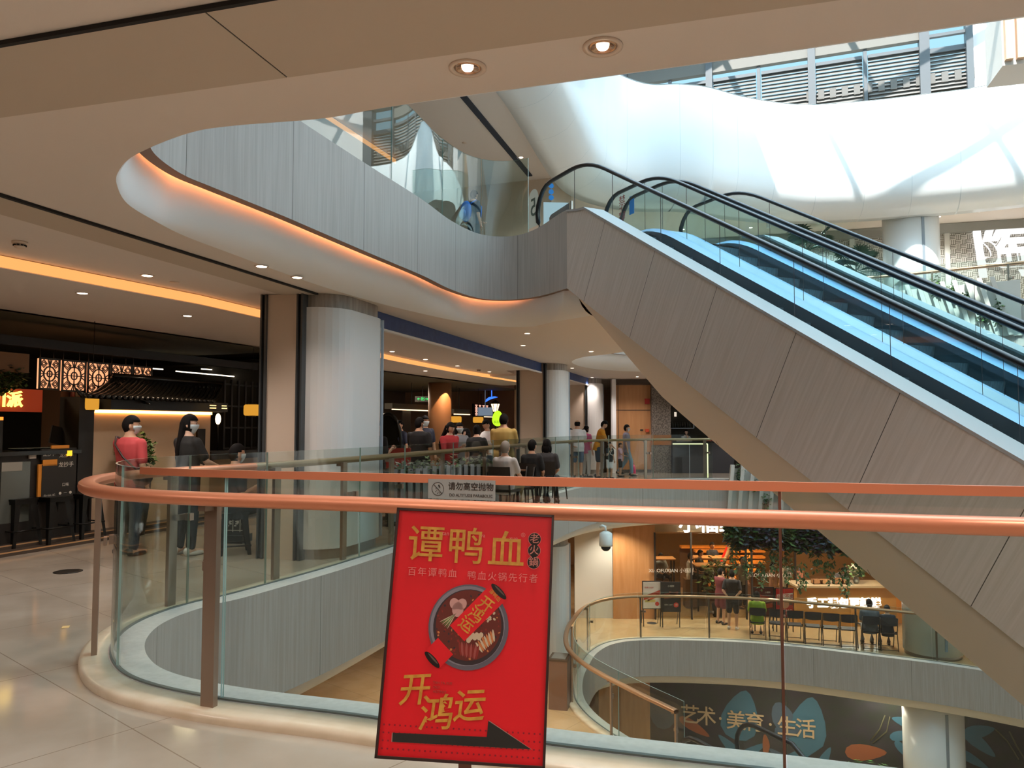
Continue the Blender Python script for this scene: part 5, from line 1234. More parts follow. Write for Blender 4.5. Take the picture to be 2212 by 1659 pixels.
leaf_cloud('bouquet', (p.x, 23.1, Z3 + 1.62), (.3, .2, .2), 160, [mat('dried petal', 'c9b99c', .7), LEAFS[2]], None, None, .12, 33, par=dv_)
p = at(1728, 1240, 23.0); es = thing('counter_easel', 'small dark easel sign on the left end of the shop counter', 'sign board', (p.x, 23.05, Z3 + 1.22)); m = MB(); m.tube([(-.1, 0, 0), (.02, .02, .5)], .015, 5); m.tube([(.14, 0, 0), (.02, .02, .5)], .015, 5); m.build('leg', BLACKW, es); m = MB(); m.box((.02, -.02, .25), (.18, .02, .26)); m.build('board', mat('menu print', 'b56a48', .6), es)
def poster(px0, px1, py0, py1, Y, label, bg, parts, zfeet=True):
    a, b = at(px0, py0, Y), at(px1, py1, Y); W, H_ = b.x - a.x, a.z - b.z; e = thing('poster_stand', label, 'poster stand', ((a.x + b.x) / 2, Y, Z3)); cz = (a.z + b.z) / 2 - Z3
    m = MB(); m.box((0, .02, cz), (W + .05, .03, H_ + .05)); m.build('frame', BLACKW, e)
    m = MB()
    for sx in (-1, 1): m.box((sx * W * .48, .02, (cz - H_ / 2) / 2), (.025, .025, cz - H_ / 2)); m.tube([(sx * W * .48, .03, cz), (sx * W * .48, .4, 0)], .012, 5)
    m.build('leg', BLACKW, e)
    m = MB(); m.box((0, 0, cz), (W, .012, H_)); mats = [bg]
    for (kind, x, y, w_, h, c, body) in parts:
        mt = mat('print ' + c, c, .6)
        if mt not in mats: mats.append(mt)
        k = mats.index(mt)
        if kind == 'r':
            sk = body or 0; X0, Y0_ = x * W, y * H_; m.add([(X0 - w_ * W / 2, -.008, cz + Y0_ - h * H_ / 2 - sk * H_), (X0 + w_ * W / 2, -.008, cz + Y0_ - h * H_ / 2 + sk * H_), (X0 + w_ * W / 2, -.008, cz + Y0_ + h * H_ / 2 + sk * H_), (X0 - w_ * W / 2, -.008, cz + Y0_ + h * H_ / 2 - sk * H_)], [(0, 1, 2, 3)], k)
        elif kind == 'c': m.add([(x * W + w_ * W * math.cos(2 * PI * i / 16), -.0085, cz + y * H_ + w_ * W * math.sin(2 * PI * i / 16)) for i in range(16)], [tuple(range(16))], k)
        else: v, f = text_mesh(body, h * H_, frame((x * W, -.009, cz + y * H_), (1, 0, 0), UP), .001); m.add(v, f, k)
    m.build('print', mats, e)
poster(1389, 1427, 1257, 1314, 22.9, 'white poster with red food picture, leftmost of the two by the oak wall', mat('print e6dcd0', 'e6dcd0', .6), [('r', 0, .0, .96, .16, 'b5402c', .12), ('r', .1, -.1, .7, .08, 'd46a48', .1), ('t', -.15, .28, 0, .07, 'c03a2a', '招牌小龙虾'), ('c', .3, -.33, .12, 0, 'd8402e', 0), ('r', -.1, -.22, .6, .1, 'd8c070', 0)])
poster(1430, 1469, 1259, 1320, 22.8, 'dark poster with food picture and a red price dot, beside the white poster', mat('print 26231f', '26231f', .6), [('r', 0, .06, .8, .2, '7a3a2a', .04), ('r', .1, .12, .4, .1, 'a8563a', -.03), ('t', 0, .38, 0, .08, 'cfc4b4', '小福鲜'), ('c', .28, -.28, .14, 0, 'd8402e', 0), ('t', .28, -.28, 0, .1, 'efe2d0', '18'), ('t', -.15, -.28, 0, .06, 'cfc4b4', '香辣小龙虾')])
poster(1629, 1671, 1270, 1330, 22.4, 'dark red framed poster behind the person in lime green', mat('print 5a1f1a', '5a1f1a', .6), [('r', 0, .15, .9, .16, 'b03a2c', -.08), ('r', .0, -.02, .9, .02, 'd8ccc0', .06), ('r', .05, -.16, .8, .16, 'c04a30', .05), ('t', .2, .34, 0, .07, 'd8ccc0', '小福鲜'), ('r', 0, -.38, .9, .16, '6d2820', 0)])
poster(1676, 1714, 1272, 1333, 22.3, 'bright red poster with white headline left of the shop counter', mat('print c0241e', 'c0241e', .6), [('r', 0, .22, .96, .22, 'efe6da', .03), ('t', 0, .22, 0, .17, 'c0241e', '鲜买不卖'), ('r', 0, .02, .9, .18, '6d4a3a', 0), ('c', .0, -.04, .26, 0, 'd9a07a', 0), ('t', 0, -.27, 0, .09, 'efe6da', '买十只送十只'), ('t', 0, -.38, 0, .09, 'efe6da', '优惠价到店')])
# folding chairs in a row with their backs to the void
CH = mat('grey chair plastic', '33353a', .45); CHF = mat('chair steel', '4a4640', .35, .6)
def folding_chair():
    e = thing('folding_chair', 'x', 'chair', (0, 0, 0), group='folding chairs one level down')
    for sx in (-1, 1):
        m = MB(); m.tube([(sx * .21, -.22, 0), (sx * .21, -.1, .45), (sx * .21, -.2, .86)], .012, 6); m.build('back_leg', CHF, e)
        m = MB(); m.tube([(sx * .19, .24, 0), (sx * .19, .12, .42), (sx * .19, -.16, .5)], .012, 6); m.build('front_leg', CHF, e)
    m = MB(); m.prism([(-.19, -.14), (.19, -.14), (.2, .2), (-.2, .2)], .43, .46); m.build('seat', CH, e)
    m = MB(); rows = [[Vector((-.2 + .4 * k / 8, -.205 + .03 * math.cos((k - 4) / 4 * 1.4) - .0, z + (0.03 * math.cos((k - 4) / 4 * 1.5) if j == 0 else 0) * -1)) for k in range(9)] for j, z in enumerate((.68, .73, .80, .87))]; m.loft(rows)
    m.loft([[p + Vector((0, -.018, 0)) for p in r] for r in rows]); m.build('backrest', CH, e)
    m = MB(); m.tube([(-.21, -.215, .03), (.21, -.215, .03)], .01, 6); m.tube([(-.19, .235, .03), (.19, .235, .03)], .01, 6); m.build('crossbar', CHF, e); return e
ch0 = folding_chair(); CHAIRS = {}
for i, (px, lab) in enumerate(((1636, 'folding chair under the person in lime green'), (1678, 'empty folding chair right beside the person in lime green'), (1716, 'second empty folding chair from the lime green sitter'), (1755, 'middle empty folding chair of the row'),
        (1793, 'empty folding chair, second left of the grey sitter'), (1831, 'empty folding chair just left of the grey sitter'), (1879, 'folding chair under the grey shirted sitter'), (1917, 'folding chair under the small sitter at the row end'))):
    y = 21.72 - (px - 1636) / 281 * 1.1; p = at(px, 1350, y); o = ch0 if i == 0 else dup(ch0)
    o.location = (p.x, y, Z3); o.rotation_euler = (0, 0, -.25 + .02 * (i % 3)); o['label'] = lab; CHAIRS[px] = o
# litter bin, dome camera
p = P(1213, 1533, Z3); bn = thing('litter_bin', 'brown square litter bin with two side openings one level down', 'litter bin', (p.x - .02, p.y + .2, Z3), -.25); BR = mat('brown bin', '7d5c4a', .45)
m = MB(); m.prism([(-.2, -.24), (.2, -.24), (.2, .24), (-.2, .24)], 0, 1.0); m.build('body', BR, bn)
m = MB(); m.prism([(-.21, -.25), (.21, -.25), (.21, .25), (-.21, .25)], 1.0, 1.04); m.build('rim', mat('dark bin rim', '55402f', .4), bn)
m = MB(); m.box((0, 0, 1.045), (.3, .38, .012)); m.build('ash_tray', mat('grey tray', '8d867c', .4, .4), bn)
m = MB()
for y in (-.1, .1): m.box((-.201, y, .85), (.012, .12, .14))
m.build('opening', SLOT, bn)
p = at(1306, 1150, 19.3); dc = thing('dome_camera', 'white surveillance camera on a bent arm under the slab', 'camera', p); 
m = MB(); m.tube([(-.1, .1, .12), (-.05, .05, .16), (.02, 0, .14), (.03, 0, .02)], .035, 8); m.build('arm', GLOSSW, dc)
m = MB(); m.lathe([(.07, .03), (.16, -.02), (.17, -.3), (.16, -.34)], (.03, 0, 0), n=20); m.build('housing', GLOSSW, dc); m = MB(); m.lathe([(.13, -.34), (.11, -.41), (.06, -.46), (0, -.47)], (.03, 0, 0), n=18); m.build('dome', mat('smoked dome', '2d2f33', .1), dc)
m = MB(); p = P(1408, 1346, Z3); m.lathe([(.15, 0), (.15, .004), (.1, .004), (0, .002)], n=20); o = m.build('floor_plate', DKGREY); o.location = p; tag(o, 'round dark plate in the tan floor one level down', 'floor plate')
# escalator from one level down to the lowest: its head by the rail end
q0 = Vector((2.75, 12.75)); e = thing('escalator', 'dark handrail and glass head of the escalator going down from the lower level', 'escalator', (q0.x, q0.y, Z3))
def LP(n, t, z): k = q0 + N * n + U * t; return Vector((k.x, k.y, z))
def lz(t, o): return Z3 + o - max(0, t - 1.2) * TAN
for n_ in (0, 1.25):
    pts = [LP(n_, t, lz(t, .95)) for t in (6, 4, 2.5, 1.6, 1.2, .8, .4)] + [LP(n_, .4 - .42 * math.sin(PI * k / 10), Z3 + .53 + .42 * math.cos(PI * k / 10)) for k in range(1, 10)]
    m = MB(); m.tube(pts, .04, 8); rel(m.build('handrail', BLACK), e)
    tt = [.15, .3, .5, .8, 1.2, 1.6, 2.5, 4, 6]; m = MB(); m.loft([[LP(n_, t, lz(t, .1)) for t in tt], [LP(n_, t, lz(t, .93 if t > .35 else .86)) for t in tt]], 0, False); rel(m.build('glass_panel', GLASSE), e)
    m = MB(); m.loft([[LP(n_ - .1, t, lz(t, -.4)) for t in tt], [LP(n_ - .1, t, lz(t, .12)) for t in tt], [LP(n_ + .1, t, lz(t, .12)) for t in tt]], 0, False); rel(m.build('skirt', ALU), e)
m = MB(); tt = [1.2, 2.5, 4, 6, 8]; m.loft([[LP(.12, t, lz(t, -.02)) for t in tt], [LP(1.13, t, lz(t, -.02)) for t in tt]], 0, False); rel(m.build('step_band', STEPM), e)
# ------------------------------------------------------------ lowest level: mural wall
MA = Vector((4.2, 23.6, 0)); 
mu = thing('mural_wall', 'dark jungle mural wall with blue leaves and pale lettering on the lowest level', 'mural', MA + UP * -8.8, math.atan2(LD.y, LD.x)); bpy.context.view_layer.update()
m = MB(); m.box((5.2, .1, 1.56), (11.6, .2, 3.12)); m.build('panel', mat('dark jungle paint', '2a3128', .7, noise=((2, 2, 2), '343038')), mu)
def mural(px, py): q = onV(px, py, MA, LN_) - MA; return q.dot(LD), q.z + 8.8
def blob(px, py, w_, h, ang, n=14, pt=.4):
    x, z = mural(px, py); return [(x + (math.cos(ang) * u - math.sin(ang) * v), z + (math.sin(ang) * u + math.cos(ang) * v)) for u, v in [(w_ * math.cos(2 * PI * k / n) * 1.0, h * math.sin(2 * PI * k / n) * (1 - pt * math.cos(2 * PI * k / n))) for k in range(n)]]
BLU = mat('mural blue', '3f6f86', .7); BLU2 = mat('mural slate blue', '4b5f72', .7); ORG = mat('mural orange', '9c5a34', .7); VIN = mat('mural vine', '5c5a40', .7)
for i, (px, py, w_, h, a, mt) in enumerate(((1600, 1545, .75, .5, 1.35, BLU), (1745, 1565, .8, .5, 1.4, BLU), (1425, 1540, .5, .32, 2.2, BLU2), (1580, 1615, .5, .14, 2.4, BLU), (1620, 1625, .55, .13, .6, BLU), (1700, 1580, .35, .2, .2, BLU2),
        (1730, 1630, .6, .14, .5, BLU), (1780, 1640, .4, .12, 1.1, BLU), (1690, 1640, .45, .14, 2.5, BLU2), (1955, 1560, .35, .14, 2.9, BLU), (1950, 1588, .35, .13, .3, BLU), (2115, 1580, .4, .17, .3, BLU), (2115, 1605, .5, .16, -.7, BLU), (2100, 1640, .45, .12, -.5, BLU), (1950, 1620, .3, .1, -.9, BLU),
        (1870, 1625, .55, .22, .1, ORG), (1500, 1570, .5, .14, -.5, ORG), (1655, 1610, .1, .3, 0, ORG), (1690, 1545, .3, .35, 0, BLU2))):
    pts = blob(px, py, w_, h, a); m = MB(); yy = -.004 - .0004 * i; m.add([(x, yy, z) for x, z in pts if True], [tuple(range(len(pts)))]); m.build('leaf_motif', mt, mu)
for pts in ([(1880, 1600), (1900, 1575), (1912, 1545)], [(1885, 1605), (1915, 1580), (1922, 1548)], [(2150, 1575), (2175, 1600), (2200, 1640)], [(2180, 1580), (2195, 1610), (2220, 1650)]):
    m = MB(); m.tube([(mural(*p)[0], -.012, mural(*p)[1]) for p in pts], .02, 5); m.build('vine_motif', VIN, mu)
for ch, px, py in (('艺', 1491, 1545), ('术', 1526, 1549), ('·', 1556, 1553), ('美', 1590, 1558), ('育', 1630, 1562), ('·', 1664, 1566), ('生', 1700, 1571), ('活', 1740, 1576)):
    x, z = mural(px, py); v, f = text_mesh(ch, .58, frame((x, -.03, z), (1, 0, 0), UP), .01, .004); m = MB(); m.add(v, f); m.build('character', mat('mural lettering', 'c9b08c', .6), mu)
struct(lbox(1290, 1398, 22.5, -8.8, -5.7).build('wall_oak_lowest', OAKW), 'honey oak wall on the lowest level left of the mural', 'wall')
lamp_area((7.5, 20.9, -5.75), 1.2, 45, (1, .86, .7), 'lower_ceiling_lamp'); lamp_area((10.5, 21.2, -5.75), 1.2, 40, (1, .86, .7), 'lower_ceiling_lamp')
fern = thing('tree_fern', 'bright green fern by the round column on the lowest level', 'plant', (9.3, 20.2, -8.8)); m = MB(); m.tube([(0, 0, 0), (0, 0, 1.0)], .06, 7); m.build('stem', BLACKW, fern)
rnd = random.Random(9)
for k in range(11):
    a = 2 * PI * k / 11; m = MB(); prev = None
    for j in range(9):
        t = j / 8; r_k = .75 * t; z = 1.0 + .45 * math.sin(t * 2.2); c = Vector((math.cos(a) * r_k, math.sin(a) * r_k, z)); s = Vector((-math.sin(a), math.cos(a), 0)) * .16 * math.sin(PI * min(1, t * .9 + .1)); d = Vector((math.cos(a), math.sin(a), -.1)) * .05
        m.add([c, c + s + d, c + d * .9], [(0, 1, 2)]); m.add([c, c - s + d, c + d * .9], [(0, 2, 1)])
    m.build('frond', mat('fern green', '4f8a44', .5), fern)
# ------------------------------------------------------------ red poster stand in front of the balustrade
TL, TR, BR, BL = at(862, 1097, 2.92), at(1199, 1118, 2.89), at(1170, 1655, 2.71), at(811, 1637, 2.74)
SO = (TL + TR + BR + BL) / 4; SX = ((TR - TL) + (BR - BL)).normalized(); SY0 = ((TL - BL) + (TR - BR)).normalized()
SM = frame(SO, SX, SY0); SZ = Vector((SM[0][2], SM[1][2], SM[2][2])); SMi = SM.inverted()
SW = ((TR - TL).length + (BR - BL).length) / 2; SH = ((TL - BL).length + (TR - BR).length) / 2
def sp2(px, py): q = SMi @ onV(px, py, SO, SZ); return q.x, q.y
def sc(cx_, cy_): return sp2(790 + cx_ / 2.817, 1070 + cy_ / 2.817)     # from the enlarged crop
sgn = thing('poster_stand', 'tilted red hotpot poster on a stand before the near glass', 'poster stand', (SO.x, SO.y - .1, 0))
REDP = mat('red poster print', 'f21a26', .4); GOLD = mat('gold print', 'e8ac48', .4, noise=((30, 30, 30), 'cf8f36')); PINK = mat('light red print', 'f58a84', .5)
m = MB(); m.box((0, 0, -.012), (SW, SH, .018)); PANEL_ = m
bpy.context.view_layer.update()
def sput(m, name, mats):
    o = m.build(name, mats); o.matrix_world = SM; o.parent = sgn; o.matrix_parent_inverse = Matrix.Translation(-Vector(sgn.location)); return o
sput(PANEL_, 'poster_panel', REDP)
m = MB(); fw = .009
for x, y, w_, h in ((0, SH / 2, SW + fw, fw), (0, -SH / 2, SW + fw, fw), (-SW / 2, 0, fw, SH + fw), (SW / 2, 0, fw, SH + fw)): m.box((x, y, -.008), (w_, h, .03))
m.box((0, 0, -.024), (SW, SH, .006)); sput(m, 'frame', mat('dark poster frame', '4a3a36', .35, .5))
def stext(body, x, y, size, bold=0.0, mt=GOLD, name='lettering', rot=0.0, shear=0, z=.0006, spacing=1.0):
    m = MB(); v, f = text_mesh(body, size, Matrix.Translation((x, y, z)) @ Matrix.Rotation(rot, 4, 'Z'), .0008, bold, shear=shear, spacing=spacing); m.add(v, f); return sput(m, name, mt)
tilt = 0
for ch, cx_, cy_ in (('谭', 365, 308), ('鸭', 608, 322), ('血', 855, 345)): stext(ch, *sc(cx_, cy_), .142, .001)
for ch, cx_, cy_ in (('tan', 487, 232), ('ya', 713, 245), ('xue', 900, 262), ('®', 958, 243)): stext(ch, *sc(cx_, cy_), .022, 0, PINK)
m = MB()
for cx_, cy_ in ((1028, 267), (1025, 337), (1022, 408)):
    x, y = sc(cx_, cy_)
    for r, z, k in ((.0245, .0006, 1), (.0228, .001, 0)): m.add([(x + r * math.cos(2 * PI * i / 28), y + r * math.sin(2 * PI * i / 28), z) for i in range(28)], [tuple(range(28))], k)
sput(m, 'seal_discs', [INK, PINK])
for ch, cx_, cy_ in (('老', 1028, 267), ('火', 1025, 337), ('鍋', 1022, 408)): stext(ch, *sc(cx_, cy_),   .037, .0003, mat('rose print', 'cf8478', .5), z=.0014)
stext('百年谭鸭血', *sc(405, 472), .034, 0, PINK, spacing=1.25); stext('鸭血火锅先行者', *sc(832, 500), .034, 0, PINK, spacing=1.25)
for ch, cx_, cy_, s in (('开', 290, 1192, .115), ('鸿', 420, 1338, .125), ('运', 622, 1290, .115)): stext(ch, *sc(cx_, cy_), s,   .0012, GOLD, rot=.1, shear=.18)
for body, cx_, cy_ in (('TAN YA XUE', 468, 1142), ('OLD', 430, 1168), ('HOTPOT', 450, 1196)): stext(body, *sc(cx_, cy_), .012, 0, mat('dim red print', 'a84a3a', .5))
# pot picture
x0, y0 = sc(625, 800); m = MB(); rnd = random.Random(4)
def disc(cx_, cy_, rx, ry, z, k, rot=0, n=40): m.add([(cx_ + rx * math.cos(a) * math.cos(rot) - ry * math.sin(a) * math.sin(rot), cy_ + rx * math.cos(a) * math.sin(rot) + ry * math.sin(a) * math.cos(rot), z) for a in [2 * PI * i / n for i in range(n)]], [tuple(range(n))], k)
R = .147; POTM = [mat('pot rim print', '6a6570', .4), mat('pot inner print', '3b2c30', .5), mat('broth print', '6e2a1e', .5), mat('chilli print', '8f2a20', .5), mat('pink food print', 'd6a29a', .5), mat('pale food print', 'd8c2a4', .5), mat('ham print', 'a8524a', .5), mat('orange food print', 'd6824a', .5), mat('scallion print', '6d8c48', .5), mat('pot light print', '8e8a94', .4)]
disc(x0, y0, R, R * 1.02, .0008, 0); disc(x0 - .004, y0 + .004, R * .93, R * .95, .001, 9); disc(x0, y0, R * .88, R * .9, .0012, 1); disc(x0 - .0, y0 + .006, R * .82, R * .84, .0014, 2)
for i in range(130):
    a = rnd.uniform(0, 2 * PI); r = R * .8 * math.sqrt(rnd.random()); disc(x0 + r * math.cos(a), y0 + .006 + r * math.sin(a), rnd.uniform(.002, .006), rnd.uniform(.002, .005), .0016 + i * 1e-6, rnd.choice((1, 3, 3, 2, 7)), rnd.uniform(0, 3), 8)
hx, hy = sc(560, 682)
for dx, dy, rx, ry, ro in ((-.012, .012, .018, .021, .5), (.014, .012, .018, .021, -.5), (.001, -.008, .021, .026, 0)): disc(hx + dx, hy + dy, rx, ry, .0019, 4, ro, 18)
for i in range(7): a = PI * (1.15 + .0) + .0; cx1, cy1 = sc(500 + i * 4, 745 + i * 3); disc(cx1, cy1, .034, .0018, .0019, 8 if i % 2 else 5, .5 + .1 * i, 8)
for i in range(7): cx1, cy1 = sc(650 + (i % 3) * 26 - (i // 3) * 12, 850 + (i // 3) * 16); disc(cx1, cy1, .0085, .0095, .0019 + i * 1e-5, 5, 0, 14)
for i in range(9): cx1, cy1 = sc(690 + i * 11, 925 - i * 9); disc(cx1, cy1, .022, .0042, .002 + i * 1e-5, 7 if i % 2 else 5, 2.25 - .06 * i, 10)
for i in range(9): cx1, cy1 = sc(575 + i * 13, 932 + 3 * i); disc(cx1, cy1, .026, .0046, .002 + i * 1e-5, 6 if i % 2 else 3, 1.75 - .04 * i, 10)
for i in range(16): cx1, cy1 = sc(750 + rnd.uniform(-30, 40), 740 + rnd.uniform(-30, 30)); disc(cx1, cy1, .006, .004, .0019 + i * 1e-6, 5, rnd.uniform(0, 3), 8)
sput(m, 'pot_picture', POTM)
m = MB(); A = Vector(sc(805, 590)); B = Vector(sc(405, 1000)); d = (B - A).normalized(); pn_ = Vector((-d.y, d.x)); w_ = .04; mid = A + (B - A) * .62
q = [A + pn_ * w_, A - pn_ * w_, mid - pn_ * w_, mid + pn_ * w_ * .9]; m.add([(p.x, p.y, .0024) for p in q], [(0, 1, 2, 3)], 0)
q = [A + (B - A) * .8 + pn_ * w_, A + (B - A) * .8 - pn_ * w_, B - pn_ * w_, B + pn_ * w_]; m.add([(p.x, p.y, .0024) for p in q], [(0, 1, 2, 3)], 0)
for c_ in (A - d * .004, B):
    disc(c_.x, c_.y, .038, .012, .0028, 1, math.atan2(pn_.y, pn_.x), 20); disc(c_.x + .003, c_.y + .004, .026, .003, .003, 2, math.atan2(pn_.y, pn_.x), 14)
sput(m, 'scroll_picture', [REDP, mat('scroll rod print', '241a18', .35), mat('rod sheen print', '6b5a50', .4)])
for k, ch in enumerate('开鸿运'): p = A + (B - A) * (.19 + .15 * k); stext(ch, p.x, p.y, .055, .0006, GOLD, rot=math.atan2(d.y, d.x) + PI / 2 + .15, z=.003)
p = A + (B - A) * .05; stext('谭鸭血', p.x, p.y, .018, .0, GOLD, rot=math.atan2(d.y, d.x) + PI / 2, z=.003)
m = MB()
for k, off_ in ((1, .0022), (0, 0)):
    pts = [Vector(sc(*c_)) for c_ in ((165, 1444), (737, 1470), (746, 1372), (1006, 1545), (162, 1499))]; cen = sum(pts, Vector((0, 0))) / 5
    if k: pts = [p + (p - cen).normalized() * .0032 for p in pts]
    t = tessellate_polygon([[Vector((p.x, p.y, 0)) for p in pts]]); m.add([(p.x, p.y, .0009 if k else .0013) for p in pts], [tuple(z) for z in t], k)
sput(m, 'arrow', [INK, mat('arrow outline print', 'c08a80', .5)])
m = MB(); c0, c1 = sc(70, 1395), sc(1080, 1590)
for j in range(5):
    for i in range(30):
        x = -SW / 2 + .018 + i * (SW - .036) / 29; y = sc(600, 1400)[1] - .026 * j - .013
        if y > -SH / 2 + .012: disc(x, y, .0034, .0034, .0005, 0, 0, 8)
sput(m, 'dot_pattern', mat('dark red print', '9c1226', .5))
pb_ = SM @ Vector((.012, -SH / 2 + .06, -.035)); m = MB(); m.box((pb_.x, pb_.y, pb_.z / 2 + .02), (.045, .03, pb_.z + .04)); rel(m.build('pole', mat('brown steel pole', '7a5246', .35, .6)), sgn)
m = MB(); m.lathe([(.19, 0), (.19, .012), (.17, .02), (0, .022)], (pb_.x, pb_.y, 0), n=30); rel(m.build('base_plate', mat('brown steel pole', '7a5246', .35, .6)), sgn)
# ------------------------------------------------------------ grey notice on the near glass
q = P(1032, 1056, 1.232); l = near_l(EDGE4, (q.x, q.y)); a = offsub(EDGE4, l - .02, l + .02, .215); tx = (a[0] - a[-1]).normalized(); c_ = Vector((q.x, 0, 0))
base = a[len(a) // 2]; NM = frame((base.x, base.y, 1.234), (tx.x, tx.y, 0), UP)
no = thing('glass_notice', 'grey no throwing notice stuck on the near glass above the handrail', 'notice', (base.x, base.y, 1.234)); NW, NH = .365, .098
def nput(m, name, mt): m.v = [tuple(NM @ Vector(v)) for v in m.v]; return rel(m.build(name, mt), no)
m = MB(); m.box((0, 0, -.001), (NW, NH, .002)); nput(m, 'plate', mat('grey notice film', '8f9693', .5))
m = MB(); v, f = text_mesh('请勿高空抛物', .041, Matrix.Translation((.052, .014, .0006)), .0005, .0004); m.add(v, f); v, f = text_mesh('DO ALTITUDE PARABOLIC', .0195, Matrix.Translation((.052, -.028, .0006)), .0005); m.add(v, f); nput(m, 'lettering', INK)
m = MB(); cx_, r = -.128, .034
for k in range(32): a0, a1 = 2 * PI * k / 32, 2 * PI * (k + 1) / 32; m.add([(cx_ + r * math.cos(a0), r * math.sin(a0), .0006), (cx_ + r * math.cos(a1), r * math.sin(a1), .0006), (cx_ + (r - .003) * math.cos(a1), (r - .003) * math.sin(a1), .0006), (cx_ + (r - .003) * math.cos(a0), (r - .003) * math.sin(a0), .0006)], [(0, 1, 2, 3)])
m.box((cx_, 0, .0006), (.066, .003, .001), M=Matrix.Translation((cx_, 0, 0)) @ Matrix.Rotation(-PI / 4, 4, 'Z') @ Matrix.Translation((-cx_, 0, 0)))
m.box((cx_ + .008, .014, .0006), (.007, .016, .001), .5)
for x, y in ((-.01, .002), (-.006, -.008), (.002, -.016), (-.012, -.014), (.01, -.02), (-.002, -.022)): m.box((cx_ + x, y, .0006), (.003, .004, .001))
nput(m, 'symbol', INK)
# ------------------------------------------------------------ people
def remesh(m, vox, name):
    o = m.build(name, []); md = o.modifiers.new('r', 'REMESH'); md.mode = 'VOXEL'; md.voxel_size = vox; md.use_smooth_shade = True
    sm = o.modifiers.new('s', 'SMOOTH'); sm.iterations = 3; sm.factor = .5
    bpy.context.view_layer.update(); me = o.evaluated_get(bpy.context.evaluated_depsgraph_get()).to_mesh()
    vs = [v.co.copy() for v in me.vertices]; fs = [tuple(p.vertices) for p in me.polygons]; old = o.data; bpy.data.objects.remove(o); bpy.data.meshes.remove(old); return vs, fs
SKIN = mat('skin', 'c99b7d', .55); SKINL = mat('fair skin', 'd9b096', .55); HAIRB = mat('black hair', '151110', .75, spec=.15); EYEM = mat('dark eye', '1a1413', .3); LIPM = mat('lip', 'a8665a', .5); MASKM = mat('face mask', 'c9d6da', .6); SHOEW = mat('white shoe', 'd8d4cc', .5); SHOED = mat('dark shoe', '26231f', .5)
def seg(m, pts, rs, n=10): m.tube(pts, rs, n); [m.ell(p, (r, r, r), 8) for p, r in zip(pts, rs)]
def rings(m, rr, T, n=14):
    rows = [[T(Vector((rx * math.cos(2 * PI * k / n), dy + ry * math.sin(2 * PI * k / n), z))) for k in range(n)] for z, rx, ry, dy in rr]
    vs = [p for r in rows for p in r]; q = len(rows)
    m.add(vs, [(i * n + k, i * n + (k + 1) % n, (i + 1) * n + (k + 1) % n, (i + 1) * n + k) for i in range(q - 1) for k in range(n)] + [tuple(reversed(range(n))), tuple((q - 1) * n + k for k in range(n))])
